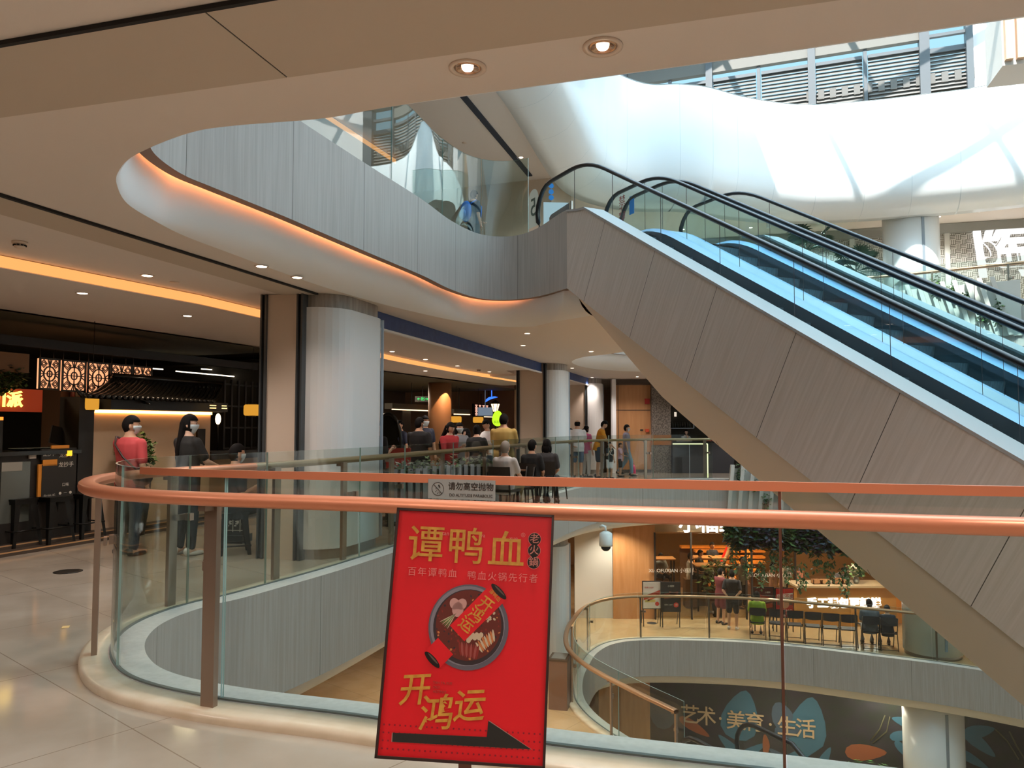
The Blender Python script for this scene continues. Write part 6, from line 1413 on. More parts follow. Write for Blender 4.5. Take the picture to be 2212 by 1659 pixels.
def person(loc, rz, h, label, shirt, legs, hair='short', arms=('down', 'down'), pose='stand', lean=0.0, head=(0, 0), sleeve='short', leg='long', mask=False, skin=SKIN, shoes=SHOED, vox=.017, bulk=1.0, group=None, haircol=None, print_=None):
    e = thing('person', label, 'person', loc, rz, group); S = h / 1.70; B = bulk; hm = haircol or HAIRB
    z0 = {'stand': .93, 'walk': .92, 'sit': .54}[pose]; Rl = Matrix.Rotation(lean, 3, 'X')
    def T(v): return (Vector((0, 0, z0)) + Rl @ Vector(v)) * S          # torso space -> person space
    def W(v): return Vector(v) * S
    hip = [W((sx * .09, 0, z0 - .03)) for sx in (-1, 1)]
    if pose == 'sit': knee = [W((sx * .12, -.43, .52)) for sx in (-1, 1)]; ank = [W((sx * .12, -.42, .09)) for sx in (-1, 1)]
    elif pose == 'walk': knee = [W((-.09, -.14, .50)), W((.09, .03, .49))]; ank = [W((-.09, -.16, .09)), W((.09, .27, .14))]
    else: knee = [W((sx * .1, -.015, .50)) for sx in (-1, 1)]; ank = [W((sx * .11, .015, .085)) for sx in (-1, 1)]
    toe = [a + W((.015 * sx, -.17, -.05)) for a, sx in zip(ank, (-1, 1))]
    sh = [T((sx * .175 * B, .01, .44)) for sx in (-1, 1)]; el = []; wr = []; hd = []
    P_ = {'down': ((.235, .03, .16), (.25, -.03, -.08), (0, -.15, -1)), 'phone': ((.22, .0, .17), (.13, -.25, .26), (-.2, -.8, .4)), 'front': ((.22, -.1, .2), (.17, -.33, .12), (-.1, -1, -.1)),
          'reach': ((.24, -.16, .26), (.2, -.40, .12), (0, -.8, -.5)), 'lap': ((.22, -.04, .17), (.1, -.24, .06), (-.5, -.8, -.2)), 'hip': ((.28, .08, .2), (.17, .06, .03), (-.6, -.2, -.7)),
          'chin': ((.2, -.15, .2), (.07, -.2, .42), (-.2, .2, .9)), 'back': ((.24, .12, .18), (.1, .18, .02), (-.8, .2, -.3))}
    for sx, a in zip((-1, 1), arms):
        q = P_[a]; el.append(T((q[0][0] * sx * (.85 + .15 * B), q[0][1], q[0][2]))); wr.append(T((q[1][0] * sx * (.85 + .15 * B), q[1][1], q[1][2]))); hd.append((Rl @ Vector((q[2][0] * sx, q[2][1], q[2][2]))).normalized())
    RR = [(-.08, .155, .105, 0), (0, .168, .112, .005), (.1, .15, .10, 0), (.2, .147, .098, -.004), (.33, .165, .108, 0), (.43, .165, .098, .008), (.49, .115, .075, .01), (.535, .06, .056, .008), (.6, .052, .054, 0)]
    m = MB(); rings(m, [(z * 1.0, rx * B, ry * B, dy) for z, rx, ry, dy in RR], T)
    for i in (0, 1):
        seg(m, [sh[i], el[i], wr[i]], [.052 * S, .041 * S, .029 * S]); seg(m, [hip[i], knee[i], ank[i]], [.088 * S * B, .056 * S, .04 * S]); seg(m, [ank[i] + W((0, .03, -.03)), toe[i]], [.042 * S, .03 * S])
    vs, fs = remesh(m, vox, 'body_form'); b = MB(); b.add(vs, fs, 0, True)
    # hands: palm, four fingers and a thumb
    for i, sx in ((0, -1), (1, 1)):
        d = hd[i]; side = d.cross(Vector((0, 0, 1)) if abs(d.z) < .9 else Vector((0, -1, 0))).normalized(); nr = side.cross(d); w0 = wr[i]; s = S * .95
        b.ell(w0 + d * .05 * s, (.022 * s, .04 * s, .05 * s), 8, 0, Matrix((nr, side, d)).transposed())
        for k, (u, ln) in enumerate(((-.03, .058), (-.01, .07), (.01, .066), (.03, .05))):
            a = w0 + d * .088 * s + side * u * s; c1 = a + d * ln * .5 * s + nr * .006 * s; c2 = a + d * ln * .85 * s + nr * .022 * s; b.tube([a - d * .012 * s, c1, c2], [.0095 * s, .009 * s, .007 * s], 6)
        a = w0 + d * .035 * s - side * .034 * s * sx; b.tube([a, a + (d * .03 - side * .02 * sx) * s, a + (d * .062 - side * .026 * sx + nr * .012) * s], [.012 * s, .0105 * s, .008 * s], 6)
    # head
    HR = Matrix.Rotation(lean, 3, 'X') @ Matrix.Rotation(head[0], 3, 'Z') @ Matrix.Rotation(head[1], 3, 'X'); hc = T((0, -.012, .655))
    def HP(v): return hc + HR @ (Vector(v) * S)
    def skull(u, v_, k=1.0, nz=1.0):
        a, q = PI * u, 2 * PI * v_; x, y, z = math.sin(a) * math.cos(q), math.sin(a) * math.sin(q), math.cos(a)
        jaw = 1 - .3 * max(0, -z) ** 1.3; X = x * .076 * jaw; Y = y * .094 * (jaw if y > 0 else 1 - .1 * max(0, -z)); Z = z * .118
        if y < -.8 and abs(x) < .35: Y -= nz * .016 * math.exp(-((z + .12) / .16) ** 2) * (1 - abs(x) / .35) ** 1.2 - .004 * math.exp(-((z - .1) / .1) ** 2)
        return Vector((X, Y, Z)) * k
    nu, nv = 14, 20
    vs = [HP(skull(i / nu, k / nv)) for i in range(nu + 1) for k in range(nv)]; b.add(vs, [(i * nv + k, (i + 1) * nv + k, (i + 1) * nv + (k + 1) % nv, i * nv + (k + 1) % nv) for i in range(nu) for k in range(nv)], 0, True)
    for sx in (-1, 1):
        b.ell(HP((sx * .078, .012, -.008)), (.011 * S, .02 * S, .03 * S), 8, 0, HR); b.ell(HP((sx * .03, -.083, .008)), (.011 * S, .007 * S, .006 * S), 8, 1, HR); b.ell(HP((sx * .03, -.086, .03)), (.016 * S, .005 * S, .003 * S), 6, 1, HR)
    b.ell(HP((0, -.083, -.062)), (.022 * S, .008 * S, .006 * S), 8, 2, HR)
    b.build('body', [skin, EYEM, LIPM], e)
    # hair
    def cap(name, mt, k, keep, nu=16, nv=28, thick=.012, nz=1.0):
        c = MB(); idx = {}; vv = []
        for i in range(nu + 1):
            for q in range(nv): idx[i, q] = len(vv); vv.append(skull(i / nu, q / nv, k, nz))
        fs = []
        for i in range(nu):
            for q in range(nv):
                f = (idx[i, q], idx[i + 1, q], idx[i + 1, (q + 1) % nv], idx[i, (q + 1) % nv]); ctr = sum((vv[x] for x in f), Vector()) / 4
                if keep(ctr): fs.append(f)
        used = sorted({x for f in fs for x in f}); mp = {x: i for i, x in enumerate(used)}
        c.add([HP(vv[x]) for x in used], [tuple(mp[x] for x in f) for f in fs], 0, True); o = c.build(name, mt, e)
        md = o.modifiers.new('t', 'SOLIDIFY'); md.thickness = thick * S; md.offset = 0; apply_mods(o)
        for pl in o.data.polygons: pl.use_smooth = True
        return o
    front = lambda c, lim: c.y < -.03 and c.z < lim
    if hair == 'short': cap('hair', hm, 1.09, lambda c: not front(c, .055) and c.z > (-.085 if c.y > .015 else .0) and not (abs(c.x) > .06 and c.z < .02 and c.y < .03))
    elif hair == 'bald': cap('hair', hm, 1.06, lambda c: c.y > -.02 and -.05 < c.z < .06)
    elif hair == 'cap': cap('cap', hm, 1.12, lambda c: c.z > .03)
    else:
        cap('hair', hm, 1.1, lambda c: not front(c, .06) and c.z > -.10)
        if hair in ('long', 'bob', 'ponytail', 'bun'):
            c = MB()
            if hair == 'long':
                rr = [(.03, .088, .05, .06), (-.1, .1, .05, .075), (-.25, .12, .045, .10), (-.4, .105, .04, .115), (-.5, .05, .025, .115)]
                n = 12; rows = [HP((rx * math.cos(2 * PI * k / n), dy + ry * math.sin(2 * PI * k / n), z)) for z, rx, ry, dy in rr for k in range(n)]
                c.add(rows, [(i * n + k, i * n + (k + 1) % n, (i + 1) * n + (k + 1) % n, (i + 1) * n + k) for i in range(4) for k in range(n)] + [tuple(4 * n + k for k in range(n))], 0, True)
            elif hair == 'bob':
                for sx in (-1, 1): c.ell(HP((sx * .075, .02, -.07)), (.03 * S, .06 * S, .09 * S), 10, 0, HR)
                c.ell(HP((0, .075, -.07)), (.08 * S, .04 * S, .09 * S), 10, 0, HR)
            elif hair == 'ponytail': c.tube([HP((0, .1, .03)), HP((0, .15, 0)), HP((0, .16, -.1)), HP((0, .13, -.22))], [.02 * S, .032 * S, .03 * S, .01 * S], 8)
            else: c.ell(HP((0, .1, .06)), (.045 * S,) * 3, 10, 0, HR)
            c.build('hair_length', hm, e)
    if mask: cap('face_mask', MASKM, 1.13, lambda c: c.y < -.03 and -.115 < c.z < -.005, thick=.006, nz=.5)
    # clothes
    m = MB(); rings(m, [(z, rx * B * 1.12 + .006, ry * B * 1.14 + .006, dy) for z, rx, ry, dy in [(-.15, .158, .108, 0)] + RR[:6] + [(.49, .118, .074, .01), (.515, .075, .062, .008)]], T)
    for i in (0, 1):
        if sleeve == 'short': seg(m, [sh[i], sh[i].lerp(el[i], .75)], [.064 * S, .062 * S])
        elif sleeve == 'long': seg(m, [sh[i], el[i], el[i].lerp(wr[i], .92)], [.064 * S, .055 * S, .042 * S])
        else: seg(m, [sh[i], sh[i].lerp(el[i], .2)], [.06 * S, .055 * S])
    vs, fs = remesh(m, vox, 'shirt_form'); c = MB(); c.add(vs, fs, 0, True); so = c.build('shirt', shirt, e)
    m = MB(); rings(m, [(-.12, .150 * B + .005, .112 * B, 0), (-.04, .168 * B, .12 * B, 0), (.05, .165 * B, .115 * B, .003)], T)
    for i in (0, 1):
        if leg == 'long': seg(m, [hip[i], knee[i], knee[i].lerp(ank[i], .93)], [.1 * S * B, .072 * S, .06 * S])
        elif leg == 'short': seg(m, [hip[i], hip[i].lerp(knee[i], .95)], [.1 * S * B, .085 * S])
        elif leg == 'skirt': seg(m, [hip[i], hip[i].lerp(knee[i], .8)], [.1 * S * B, .12 * S])
    vs, fs = remesh(m, vox, 'trouser_form'); c = MB(); c.add(vs, fs, 0, True); c.build('trousers' if leg == 'long' else 'shorts' if leg == 'short' else 'skirt', legs, e)
    for i in (0, 1):
        m = MB(); a, t = ank[i] + W((0, .05, -.055)), toe[i] + W((0, -.02, -.005)); md_ = a.lerp(t, .5)
        m.ell(md_ + W((0, 0, .0)), (.048 * S, (a - t).length / 2 + .02 * S, .038 * S), 10); m.ell(a + W((0, 0, .025)), (.04 * S, .045 * S, .05 * S), 8); m.v = [(x, y, max(z, .0) if pose != 'walk' or i == 0 else z) for x, y, z in m.v]; m.build('shoe', shoes, e)
    if print_:
        body, size, front_, dz = print_; c = MB(); yy = -1 if front_ else 1
        M = frame(T((0, yy * (.112 * B * 1.14 + .012), .28 + dz)), (Rl @ Vector((-yy if not front_ else 1, 0, 0))), Rl @ Vector((0, 0, 1)))
        v, f = text_mesh(body, size, M, .002); c.add(v, f); c.build('shirt_print', PALE, e)
    e['_h'] = 0; del e['_h']; return e
def clo(name, c, **k): return mat(name, c, .8, **k)
def px_at(px, Y, z=0): p = at(px, 900, Y); return (p.x, Y, z)
BLK = clo('black cloth', '1b1b1d'); NAVY = clo('navy cloth', '23283a'); DENIM = clo('denim', '5a6c80'); DKD = clo('dark denim', '34404e'); WHT = clo('white cloth', 'd6d3d2'); GRY = clo('grey cloth', '8a8c90'); KHA = clo('khaki cloth', '8d8468')
# near the restaurant
man = person(px_at(283, 9.2), 2.8, 1.665, 'person in a red tee with a brown shoulder bag at the plaster wall', clo('coral red tee', 'c4484a'), DKD, arms=('down', 'front'), head=(-.8, 0), mask=True, vox=.014, shoes=SHOED, bulk=1.06)
m = MB(); m.tube([(.17, .05, 1.42), (.08, .15, 1.33), (-.06, .16, 1.18), (-.2, .08, 1.02), (-.22, 0, .98)], .012, 6); m.tube([(.17, .05, 1.42), (.1, -.1, 1.36), (-.06, -.15, 1.2), (-.22, 0, .98)], .012, 6); m.build('bag_strap', mat('brown leather', '3a2622', .5), man)
m = MB(); m.ell((-.24, .03, .95), (.07, .15, .12), 14); m.build('shoulder_bag', mat('brown leather', '3a2622', .5), man)
person(px_at(408, 9.25), 2.6, 1.68, 'person with long black hair in dark clothes, standing beside the column', clo('black top', '201f1d'), clo('black trousers', '1e1d1c'), hair='long', arms=('front', 'front'), head=(-.8, 0), mask=True, sleeve='short', vox=.014, shoes=SHOEW, skin=SKINL)
person((px_at(512, 9.35)[0], 9.35, .04), 2.3, 1.66, 'seated person in black between the long haired person and the column', BLK, BLK, hair='short', arms=('phone', 'lap'), pose='sit', mask=True, vox=.016)
stool((px_at(512, 9.35)[0], 9.35, -.14), .4, 'black stool under the seated person beside the column')
# behind the far balustrade
def pp(px, Y, head_y, rz, label, shirt, legs, **k):
    z = EYE + (HY - head_y) * Y / F * 1.0
    return person(px_at(px, Y), rz, max(z, .8) if k.get('pose') != 'sit' else k.pop('hh', 1.66), label, shirt, legs, **k)
pp(812, 12.6, 908, 2.6, 'person in a black tee with white back lettering, at the big column', BLK, BLK, arms=('phone', 'front'), sleeve='short', bulk=1.1, print_=('aldrich', .1, False, -.06), haircol=HAIRB)
pp(906, 15.0, 903, 2.9, 'person in a plain black tee seen from behind, left of the red jacket', BLK, NAVY, arms=('down', 'front'), head=(-.5, 0), mask=True, bulk=1.08)
pp(918, 17.6, 899, .6, 'dark figure in a mask behind the person in the plain black tee', NAVY, BLK, mask=True)
pp(972, 15.0, 913, .7, 'person with long dark hair in a red jacket looking down, by the planters', clo('red jacket', 'a8292e'), BLK, hair='long', head=(.2, .3), sleeve='long', arms=('front', 'phone'), skin=SKINL)
pp(992, 16.2, 914, .5, 'masked person behind the person in the red jacket', GRY, BLK, hair='bob', mask=True, skin=SKINL)
pp(1008, 16.6, 926, -1.3, 'person with a dark bob in grey, between the masked person and the hair bun', GRY, DKD, hair='bob', skin=SKINL)
pp(1030, 15.8, 919, 2.9, 'person in black with a hair bun, seen from behind', BLK, BLK, hair='bun', arms=('front', 'down'), skin=SKINL)
pp(1052, 17.2, 907, -1.0, 'person in a white shirt looking down, left of the yellow tee', WHT, DKD, head=(0, .4), arms=('front', 'phone'))
pp(1088, 15.2, 895, 2.9, 'tall person in a pale yellow tee, seen from behind by the white column', clo('straw yellow tee', 'c2a45e'), KHA, bulk=1.15, arms=('front', 'front'))
pp(865, 19, 909, -.8, 'person in dark clothes far back by the round mirror', NAVY, BLK)
def cafe_chair(first=[]):
    if first: return dup(first[0])
    e = thing('cafe_chair', 'x', 'chair', (0, 0, 0), group='dark chairs behind the far balustrade'); first.append(e); cm = mat('dark chair', '2b2621', .5)
    for sx in (-1, 1):
        m = MB(); m.tube([(sx * .2, -.2, 0), (sx * .17, -.16, .44)], [.014, .018], 6); m.build('leg', cm, e); m = MB(); m.tube([(sx * .2, .22, 0), (sx * .17, .17, .44), (sx * .17, .22, .82)], [.014, .018, .016], 6); m.build('leg', cm, e)
    m = MB(); m.prism([(-.21, -.2), (.21, -.2), (.2, .2), (-.2, .2)], .43, .47); m.build('seat', cm, e)
    m = MB(); rows = [[Vector((-.2 + .4 * k / 8, .22 + .02 - .05 * ((k - 4) / 4) ** 2 + .02 * j, z)) for k in range(9)] for j, z in enumerate((.6, .72, .86))]; m.loft(rows); m.loft([[p + Vector((0, .018, 0)) for p in r] for r in rows]); m.build('backrest', cm, e); return e
def sit_at(px, Y, rz, label, *a, **k):
    x = px_at(px, Y)[0]; c = cafe_chair(); c.location = (x, Y, 0); c.rotation_euler = (0, 0, rz); c['label'] = 'dark chair under the ' + label.split(',')[0].replace('seated person', 'seated person')
    person((x, Y, -.0), rz, k.pop('h', 1.66), label, *a, pose='sit', **k)
sit_at(1091, 13.1, 2.7, 'seated grey haired person in white, before the pale yellow tee', WHT, KHA, haircol=mat('grey hair', '8c857c', .6), arms=('front', 'front'), skin=SKINL, leg='long')
sit_at(1149, 14.4, 2.6, 'seated person in black nearest the second column, left one of two', BLK, BLK, arms=('lap', 'lap'))
sit_at(1181, 15.0, 2.9, 'seated dark haired person in grey beside the second column, right one of two', clo('charcoal top', '3c3a3c'), BLK, hair='bob', arms=('lap', 'front'))
for i, (px, Y, rz, lab) in enumerate(((826, 11.5, .6, 'empty dark chair nearest the big column'), (850, 12.6, 2.2, 'empty dark chair by the first planter'), (1122, 13.6, -1.2, 'empty dark chair right of the grey haired sitter'), (1196, 16.2, 2.4, 'empty dark chair in front of the second column'))):
    c = cafe_chair(); c.location = px_at(px, Y); c.rotation_euler = (0, 0, rz); c['label'] = lab
def cafe_table(px, Y, label):
    e = thing('cafe_table', label, 'table', px_at(px, Y)); m = MB(); m.lathe([(.0, .72), (.32, .72), (.32, .75), (0, .75)], n=24); m.build('tabletop', mat('walnut top', '6b4a32', .4), e)
    m = MB(); m.lathe([(.2, 0), (.2, .02), (.03, .04), (.03, .72)], n=16); m.build('pedestal', BLACKW, e)
cafe_table(1118, 14.3, 'round cafe table between the seated people'); cafe_table(838, 12.0, 'round cafe table behind the big column')
# fin planters with leaves behind the far glass
for i, (px, Y, lab) in enumerate(((880, 12.6, 'grey slatted planter behind the far glass, leftmost'), (932, 13.4, 'grey slatted planter behind the far glass, under the plain black tee'), (985, 13.9, 'grey slatted planter behind the far glass, below the red jacket'), (1040, 14.2, 'grey slatted planter behind the far glass, rightmost'))):
    x, y, z = px_at(px, Y); e = thing('slatted_planter', lab, 'planter', (x, y, 0), .5); m = MB(); m.box((0, 0, .4), (.6, .26, .8)); m.build('box', mat('dark soil box', '3c3d3c', .7), e); m = MB()
    for k in range(5): m.box((-.26 + .13 * k, -.145, .43), (.075, .03, .84))
    m.build('slats', mat('blue grey slat', 'a9afb8', .5), e); leaf_cloud('foliage', (x, y, .82), (.32, .16, .18), 120, LEAFS, None, None, .11, 200 + i, par=e)
p = px_at(850, 13.4); m = MB(); m.box((0, 0, .0), (.62, .03, .36)); v, f = text_mesh('欢迎光临\nWELCOME', .08, frame((.05, -.018, 0), (1, 0, 0), UP), .001); m.add([], []); o = m.build('red_banner', clo('red banner', 'b8362c')); o.location = (p[0], p[1], .98); tag(o, 'red banner board behind the far glass, under the black tees', 'banner')
# people before the oak wall
pp(1247, 22.6, 908, 2.9, 'balding person in a white shirt with a blue collar, seen from behind', WHT, DENIM, hair='bald', leg='short', bulk=1.12, arms=('front', 'back'))
pp(1232, 23.6, 926, 2.6, 'dark haired person half hidden by the second column, left of the white shirt', WHT, DKD, hair='bob')
pp(1266, 23.2, 920, 2.3, 'person with a ponytail in pink, between the white shirt and the yellow tee', clo('pink top', 'd45c90'), WHT, hair='ponytail', skin=SKINL)
pp(1291, 22.9, 907, 1.5, 'person in an orange yellow tee bending over a child', clo('amber tee', 'd08a1e'), DKD, leg='short', lean=.28, head=(0, .25), arms=('reach', 'reach'))
pp(1316, 22.5, 955, .5, 'small child in a black tee and pale shorts, held by the yellow tee wearer', BLK, WHT, leg='short', arms=('chin', 'down'), print_=('ζ', .2, True, 0), shoes=SHOED)
pp(1339, 23.4, 957, 1.2, 'small child in a pale pink top and dark shorts', clo('pale pink tee', 'd0b0c0'), BLK, leg='short', arms=('front', 'down'))
w = pp(1353, 23.7, 917, 1.45, 'masked person in a lavender grey tee and pale jeans, walking right before the oak wall', clo('lavender tee', '8f8a9c'), clo('pale jeans', '86a0ae'), pose='walk', mask=True, arms=('down', 'down'))
p = px_at(1366, 23.9); e = thing('pink_bag', 'bright pink bag standing on the floor by the pale jeans', 'bag', (p[0], p[1], 0)); m = MB(); m.lathe([(.08, 0), (.1, .12), (.08, .26), (.05, .33), (0, .34)], n=14); m.build('pouch', clo('hot pink', 'f0306e'), e); m = MB(); m.tube([(-.04, 0, .33), (-.03, 0, .42), (.03, 0, .42), (.04, 0, .33)], .01, 5); m.build('handle', clo('hot pink', 'f0306e'), e)
pp(1481, 26.4, 928, .4, 'bar worker in a pale top with a head scarf behind the bar counter', WHT, BLK, hair='bun', arms=('chin', 'front'), skin=SKINL); pp(1531, 26.5, 936, .2, 'bar worker in a red top behind the right end of the bar counter', clo('red top', 'a02c30'), BLK)
# level above
bp = person((px_at(1022, 13.2)[0], 13.2, 4.4), 2.2, 1.30, 'child with a blue backpack behind the glass on the level above', clo('dark teal tee', '26384a'), BLK, arms=('down', 'front'), head=(.4, 0)); m = MB(); m.ell((.0, .16, .9), (.13, .085, .19), 14); m.ell((0, .23, .84), (.1, .04, .09), 10); m.build('backpack', clo('bright blue', '1f6fd0'), bp)
m = MB()
for sx in (-1, 1): m.tube([(sx * .09, .12, 1.03), (sx * .1, .02, 1.1), (sx * .1, -.1, 1.0), (sx * .1, -.08, .8)], .014, 5)
m.build('backpack_strap', clo('bright blue', '1f6fd0'), bp)
# level below
def p3(px, Y, rz, h, label, *a, **k): return person(px_at(px, Y, Z3), rz, h, label, *a, **k)
p3(1576, 22.6, 2.7, 1.72, 'person in black tee and shorts seen from behind before the noodle shop', BLK, clo('black shorts', '202024'), leg='short', shoes=SHOEW, arms=('back', 'back'), bulk=1.06)
p3(1551, 23.2, 2.2, 1.66, 'person in a dark red dress beside the person in black, before the noodle shop', clo('wine dress', '6a2a2e'), clo('wine dress', '6a2a2e'), hair='short', leg='skirt', arms=('front', 'chin'))
def s3(px, label, shirt, legs, **k):
    c = CHAIRS[px]; l = c.location; return person((l[0], l[1], Z3), c.rotation_euler[2] + PI, k.pop('h', 1.66), label, shirt, legs, pose='sit', **k)
s3(1636, 'seated person in lime green seen from behind on a folding chair', clo('lime tee', '9db82e'), BLK, leg='short', arms=('lap', 'lap'))
s3(1879, 'seated person in a grey shirt seen from behind on a folding chair', clo('steel grey shirt', '6d7278'), GRY, arms=('lap', 'lap'), bulk=1.1); s3(1917, 'small seated person in dark blue at the row end', clo('ink blue tee', '24323e'), BLK, h=1.5, arms=('lap', 'lap'))
for px, Y, rz, zz, lab, c, k in ((1424, 26.6, .3, .3, 'diner behind the left shop pane', GRY, {}), (1508, 25.7, 1.2, .55, 'diner in black at the middle table, turned right', BLK, {}), (1534, 26.4, .4, .7, 'diner in a dark top facing out at the middle table', NAVY, {}), (1487, 25.4, 1.3, .5, 'diner in white seen from the side at the middle table', WHT, {})):
    p = px_at(px, Y, Z3); person((p[0], p[1], Z3 + zz), rz, 1.62, lab, c, BLK, pose='sit', arms=('front', 'front'), vox=.02)
    m = MB(); m.box((p[0], p[1], Z3 + (zz + .42) / 2), (.42, .42, zz + .42)); tag(m.build('bench_box', mat('bench riser', '6e4d30', .6)), 'brown bench seat under the ' + lab, 'bench')
p3(1598, 25.2, .6, 1.66, 'shop worker in grey behind the glass, right of the leafy plant', GRY, BLK); p3(1663, 24.6, 1.4, 1.6, 'shop worker in a pink top behind the right shop pane', clo('dusty pink', 'b58a80'), BLK, hair='bob'); p3(1690, 24.8, -1.2, 1.7, 'shop worker in white behind the right shop pane', WHT, BLK)
p3(1800, 24.6, .2, 1.62, 'worker with black hair bending behind the shop counter', GRY, BLK, lean=.6, head=(0, .4), arms=('reach', 'reach'))
ip = thing('indoor_plant', 'leafy green plant behind the shop pane, left of the standing pair', 'plant', px_at(1545, 24.1, Z3)); m = MB(); m.lathe([(.15, 0), (.2, .4), (.17, .4)], n=16); m.build('pot', INK, ip); x, y, z = px_at(1545, 24.1, Z3); leaf_cloud('foliage', (x, y, z + 1.2), (.5, .35, .7), 260, [LEAFS[0], LEAFS[2]], None, None, .2, 77, par=ip)
# snack bar behind the queue
def on2(px, py, d): return onF(px, py, d)
p = on2(1070, 880, -.6); lp = thing('street_lamp', 'glowing lantern lamp on a black post above the queue', 'lamp', (p.x, p.y, 0)); h = p.z
m = MB(); m.lathe([(.1, 0), (.1, .1), (.03, .2), (.03, h - .16)], n=12); m.build('post', BLACKW, lp); m = MB(); m.lathe([(.07, h - .16), (.15, h + .12), (.0, h + .2)], n=6, smooth=False); m.build('lantern_glass', emit_mat('lantern pane', 'ffdca8', 2.2), lp)
m = MB(); m.lathe([(.17, h + .12), (.1, h + .2), (.02, h + .26)], n=6, smooth=False); m.lathe([(.075, h - .18), (.075, h - .15)], n=6)
for k in range(6): a = 2 * PI * k / 6; m.tube([(.074 * math.cos(a), .074 * math.sin(a), h - .16), (.156 * math.cos(a), .156 * math.sin(a), h + .12)], .009, 4)
m.build('lantern_frame', BLACKW, lp)
p = on2(1062, 864, -1.2); m = MB(); M = frame(p, (1, 0, 0), UP); m.tube([p + UP * .1, (p.x, p.y, 2.84)], .008, 5); m.add([M @ Vector(v) for v in [(-.22, -.08, 0), (-.05, .02, 0), (.22, .1, 0), (.12, .13, 0), (-.1, .1, 0), (-.2, .02, 0)]], [(0, 1, 2, 3, 4, 5)]); o = m.build('wing_sign', BLUEL); md = o.modifiers.new('t', 'SOLIDIFY'); md.thickness = .03; apply_mods(o); tag(o, 'blue glowing wing shaped sign above the lantern lamp', 'sign')
for px, py, lab in ((985, 906, 'left wide amber lamp shade over the queue'), (1033, 907, 'right wide amber lamp shade over the queue')):
    p = on2(px, py, -1.2); paper_lantern(p, .18, .2, lab, 2.84)
p = on2(1075, 908, .6); m = MB(); M = frame(p, (1, 0, 0), UP); pts = [(.17 * math.cos(a), .3 * math.sin(a) * (1 if math.sin(a) > 0 else .6)) for a in [2 * PI * k / 28 for k in range(28)]]; m.add([M @ Vector((x, y, 0)) for x, y in pts], [tuple(range(28))]); m.add([M @ Vector((x, y, -.03)) for x, y in pts], [tuple(range(27, -1, -1))]); m.tube([(p.x, p.y, 0), p - UP * .15 + Vector((0, .03, 0))], .02, 6, 1); v, f = text_mesh('茶百道', .085, M @ Matrix.Translation((0, -.06, .004)), .002); m.add(v, f, 1); tag(m.build('oval_sign', [LIMEL, INK]), 'lime green oval lit sign above the heads', 'sign')
p = on2(913, 862, -2.2); m = MB(); M = frame(p, (1, .2, 0), UP); m.tube([p + UP * .08, (p.x, p.y, 2.84)], .01, 5); m.box((0, 0, 0), (.5, .18, .04), M=M); v, f = text_mesh('←出→', .13, M @ Matrix.Translation((0, 0, .024)), .002); m.add(v, f, 1); tag(m.build('exit_sign', [INK, GREENL]), 'small green lit exit sign on the dark wall', 'exit sign')
a, b = on2(998, 872, -3), on2(1031, 898, -3); bd = thing('menu_light_box', 'black board with four glowing dragon fret lanterns over the snack bar', 'light box', FP((a.y + b.y) / 2, -3, (a.z + b.z) / 2)); M = frame(FP((a.y + b.y) / 2, -3, (a.z + b.z) / 2), FA, UP); w_, h = (b.y - a.y) / f_.y, abs(a.z - b.z)
m = MB(); m.box((0, 0, 0), (w_ * 1.15, h * 1.15, .05), M=M); rel(m.build('board', INK), bd); m = MB(); m.tube([bd.location + UP * h * .5, (bd.location.x, bd.location.y, 2.87)], .012, 5); rel(m.build('hanger', INK), bd)
for k in range(4):
    m = MB(); x = -w_ / 2 + w_ * (k + .5) / 4
    for j in range(9): m.box((0, 0, 0), (w_ * (.06 + .08 * abs(math.sin(j * 1.3 + .5))), h * .075, .012), M=M @ Matrix.Translation((x, -h / 2 + h * (j + .5) / 9, .03)))
    rel(m.build('glow_fret', emit_mat('rose fret glow', 'f0a890', 1.3)), bd)
for px0, px1, py, d, lab in ((825, 923, 882, -1.5, 'long dark shelf with a white light line on the left of the snack bar'), (965, 1000, 893, -1.5, 'short dark shelf with a warm light line by the pillar'), (1033, 1065, 899, -1.5, 'short bright light line under the menu screen')):
    a, b = on2(px0, py, d), on2(px1, py, d); e = thing('light_shelf', lab, 'shelf', FP((a.y + b.y) / 2, d, a.z)); m = MB(); fbox(m, a.y, b.y, d - .25, d, a.z, a.z + .16); q = FP((a.y + b.y) / 2, d - .12, a.z + .1); m.tube([q, (q.x, q.y, 2.87)], .012, 5); rel(m.build('board', mat('dark olive board', '3d382d', .6)), e); m = MB(); fbox(m, a.y, b.y, d - .02, d + .02, a.z - .03, a.z); rel(m.build('light_line', emit_mat('soft warm line', 'ffdcae', 1.6)), e)
a = on2(950, 880, -.9); cpl = thing('round_pillar', 'warm lit round pillar inside the snack bar', 'pillar', (a.x, a.y, 0)); cpl['kind'] = 'structure'; m = MB(); m.lathe([(.35, 0), (.35, 2.84)], n=28); m.build('shaft', mat('warm pillar', 'b5835c', .6), cpl)
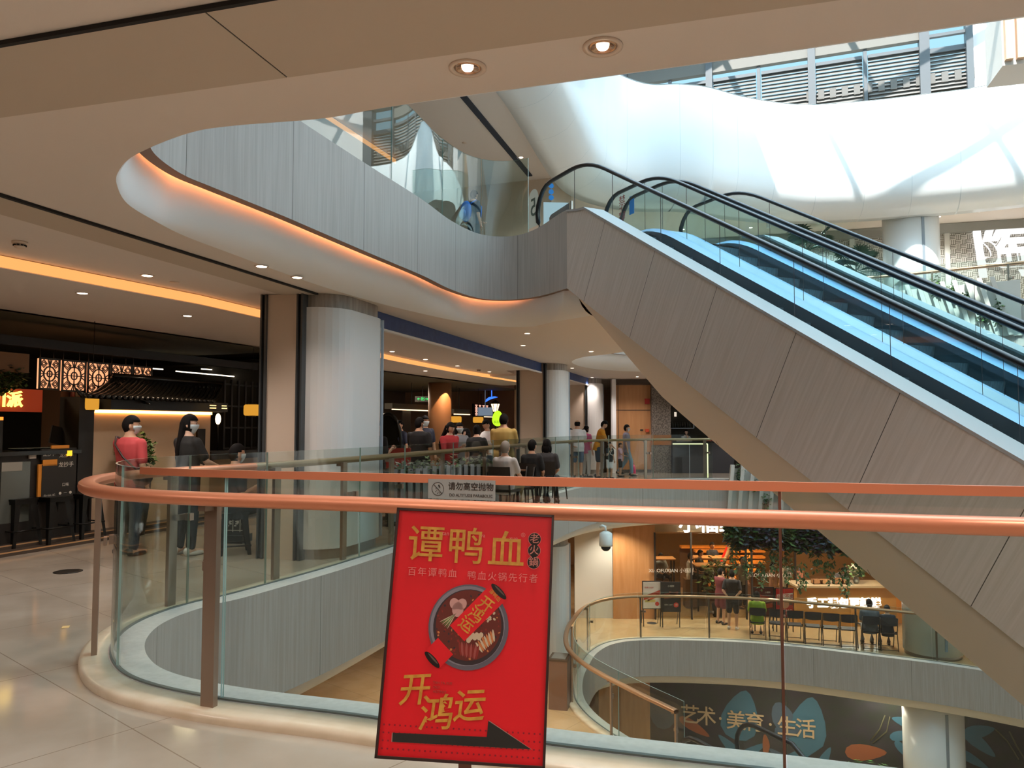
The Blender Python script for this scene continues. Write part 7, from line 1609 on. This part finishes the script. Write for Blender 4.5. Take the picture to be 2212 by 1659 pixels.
l = bpy.data.lights.new('pillar wash', 'SPOT'); l.energy = 40; l.color = (1, .6, .3); l.spot_size = .9; o = bpy.data.objects.new('pillar_lamp', l); C.objects.link(o); o.location = (a.x + .35, a.y - .55, 2.8); o.rotation_euler = (.35, .2, 0)
p = on2(840, 925, -.4); mi = thing('round_mirror', 'tall dark oval mirror frame standing by the pier', 'mirror', (p.x, p.y, 0), FROT + PI / 2); m = MB(); m.tube([(.38 * math.cos(a), .05, 1.1 + .75 * math.sin(a)) for a in [2 * PI * k / 30 for k in range(31)]], .045, 7); m.build('frame', mat('dark glossy frame', '1b1c18', .2), mi); m = MB(); m.add([(.37 * math.cos(a), .05, 1.1 + .74 * math.sin(a)) for a in [2 * PI * k / 30 for k in range(30)]], [tuple(range(30))]); m.add([(.37 * math.cos(a), .07, 1.1 + .74 * math.sin(a)) for a in [2 * PI * k / 30 for k in range(30)]], [tuple(reversed(range(30)))]); m.build('mirror_glass', mat('dark mirror', '22241e', .08, .6), mi); m = MB(); m.box((0, .05, .17), (.3, .25, .34)); m.build('foot', BLACKW, mi)
p = on2(877, 905, -1.6); m = MB(); M = frame(p, FA, UP); m.box((0, 0, 0), (.5, .7, .04), M=M); v, f = text_mesh('MENU', .09, M @ Matrix.Translation((0, .22, .024)), .002); tag(m.build('menu_board', INK), 'dark menu panel on the left wall of the snack bar', 'menu board')
p = on2(1048, 889, -1.4); m = MB(); m.box((0, 0, 0), (.55, .3, .03), M=frame(p, (1, -.1, 0), UP)); m.tube([p + UP * .14, (p.x, p.y, 2.86)], .01, 5); tag(m.build('menu_screen', mat('blue grey screen', '6d7f92', .3, emit='8fa4bc', estr=.35)), 'pale blue menu screen left of the lantern lamp', 'screen')
m = MB(); a, b = on2(960, 940, -1.8), on2(1110, 940, -1.8); fbox(m, a.y, b.y, -2.4, -1.8, 0, 1.05); tag(m.build('snack_counter', mat('brown counter', '5a4030', .5)), 'brown snack bar counter behind the crowd', 'counter')
lamp_area(FP(19.5, -2, 2.8), .5, 30, (1, .8, .6), 'snack_bar_lamp'); lamp_area(FP(23, -2, 2.8), .5, 30, (1, .8, .6), 'snack_bar_lamp')
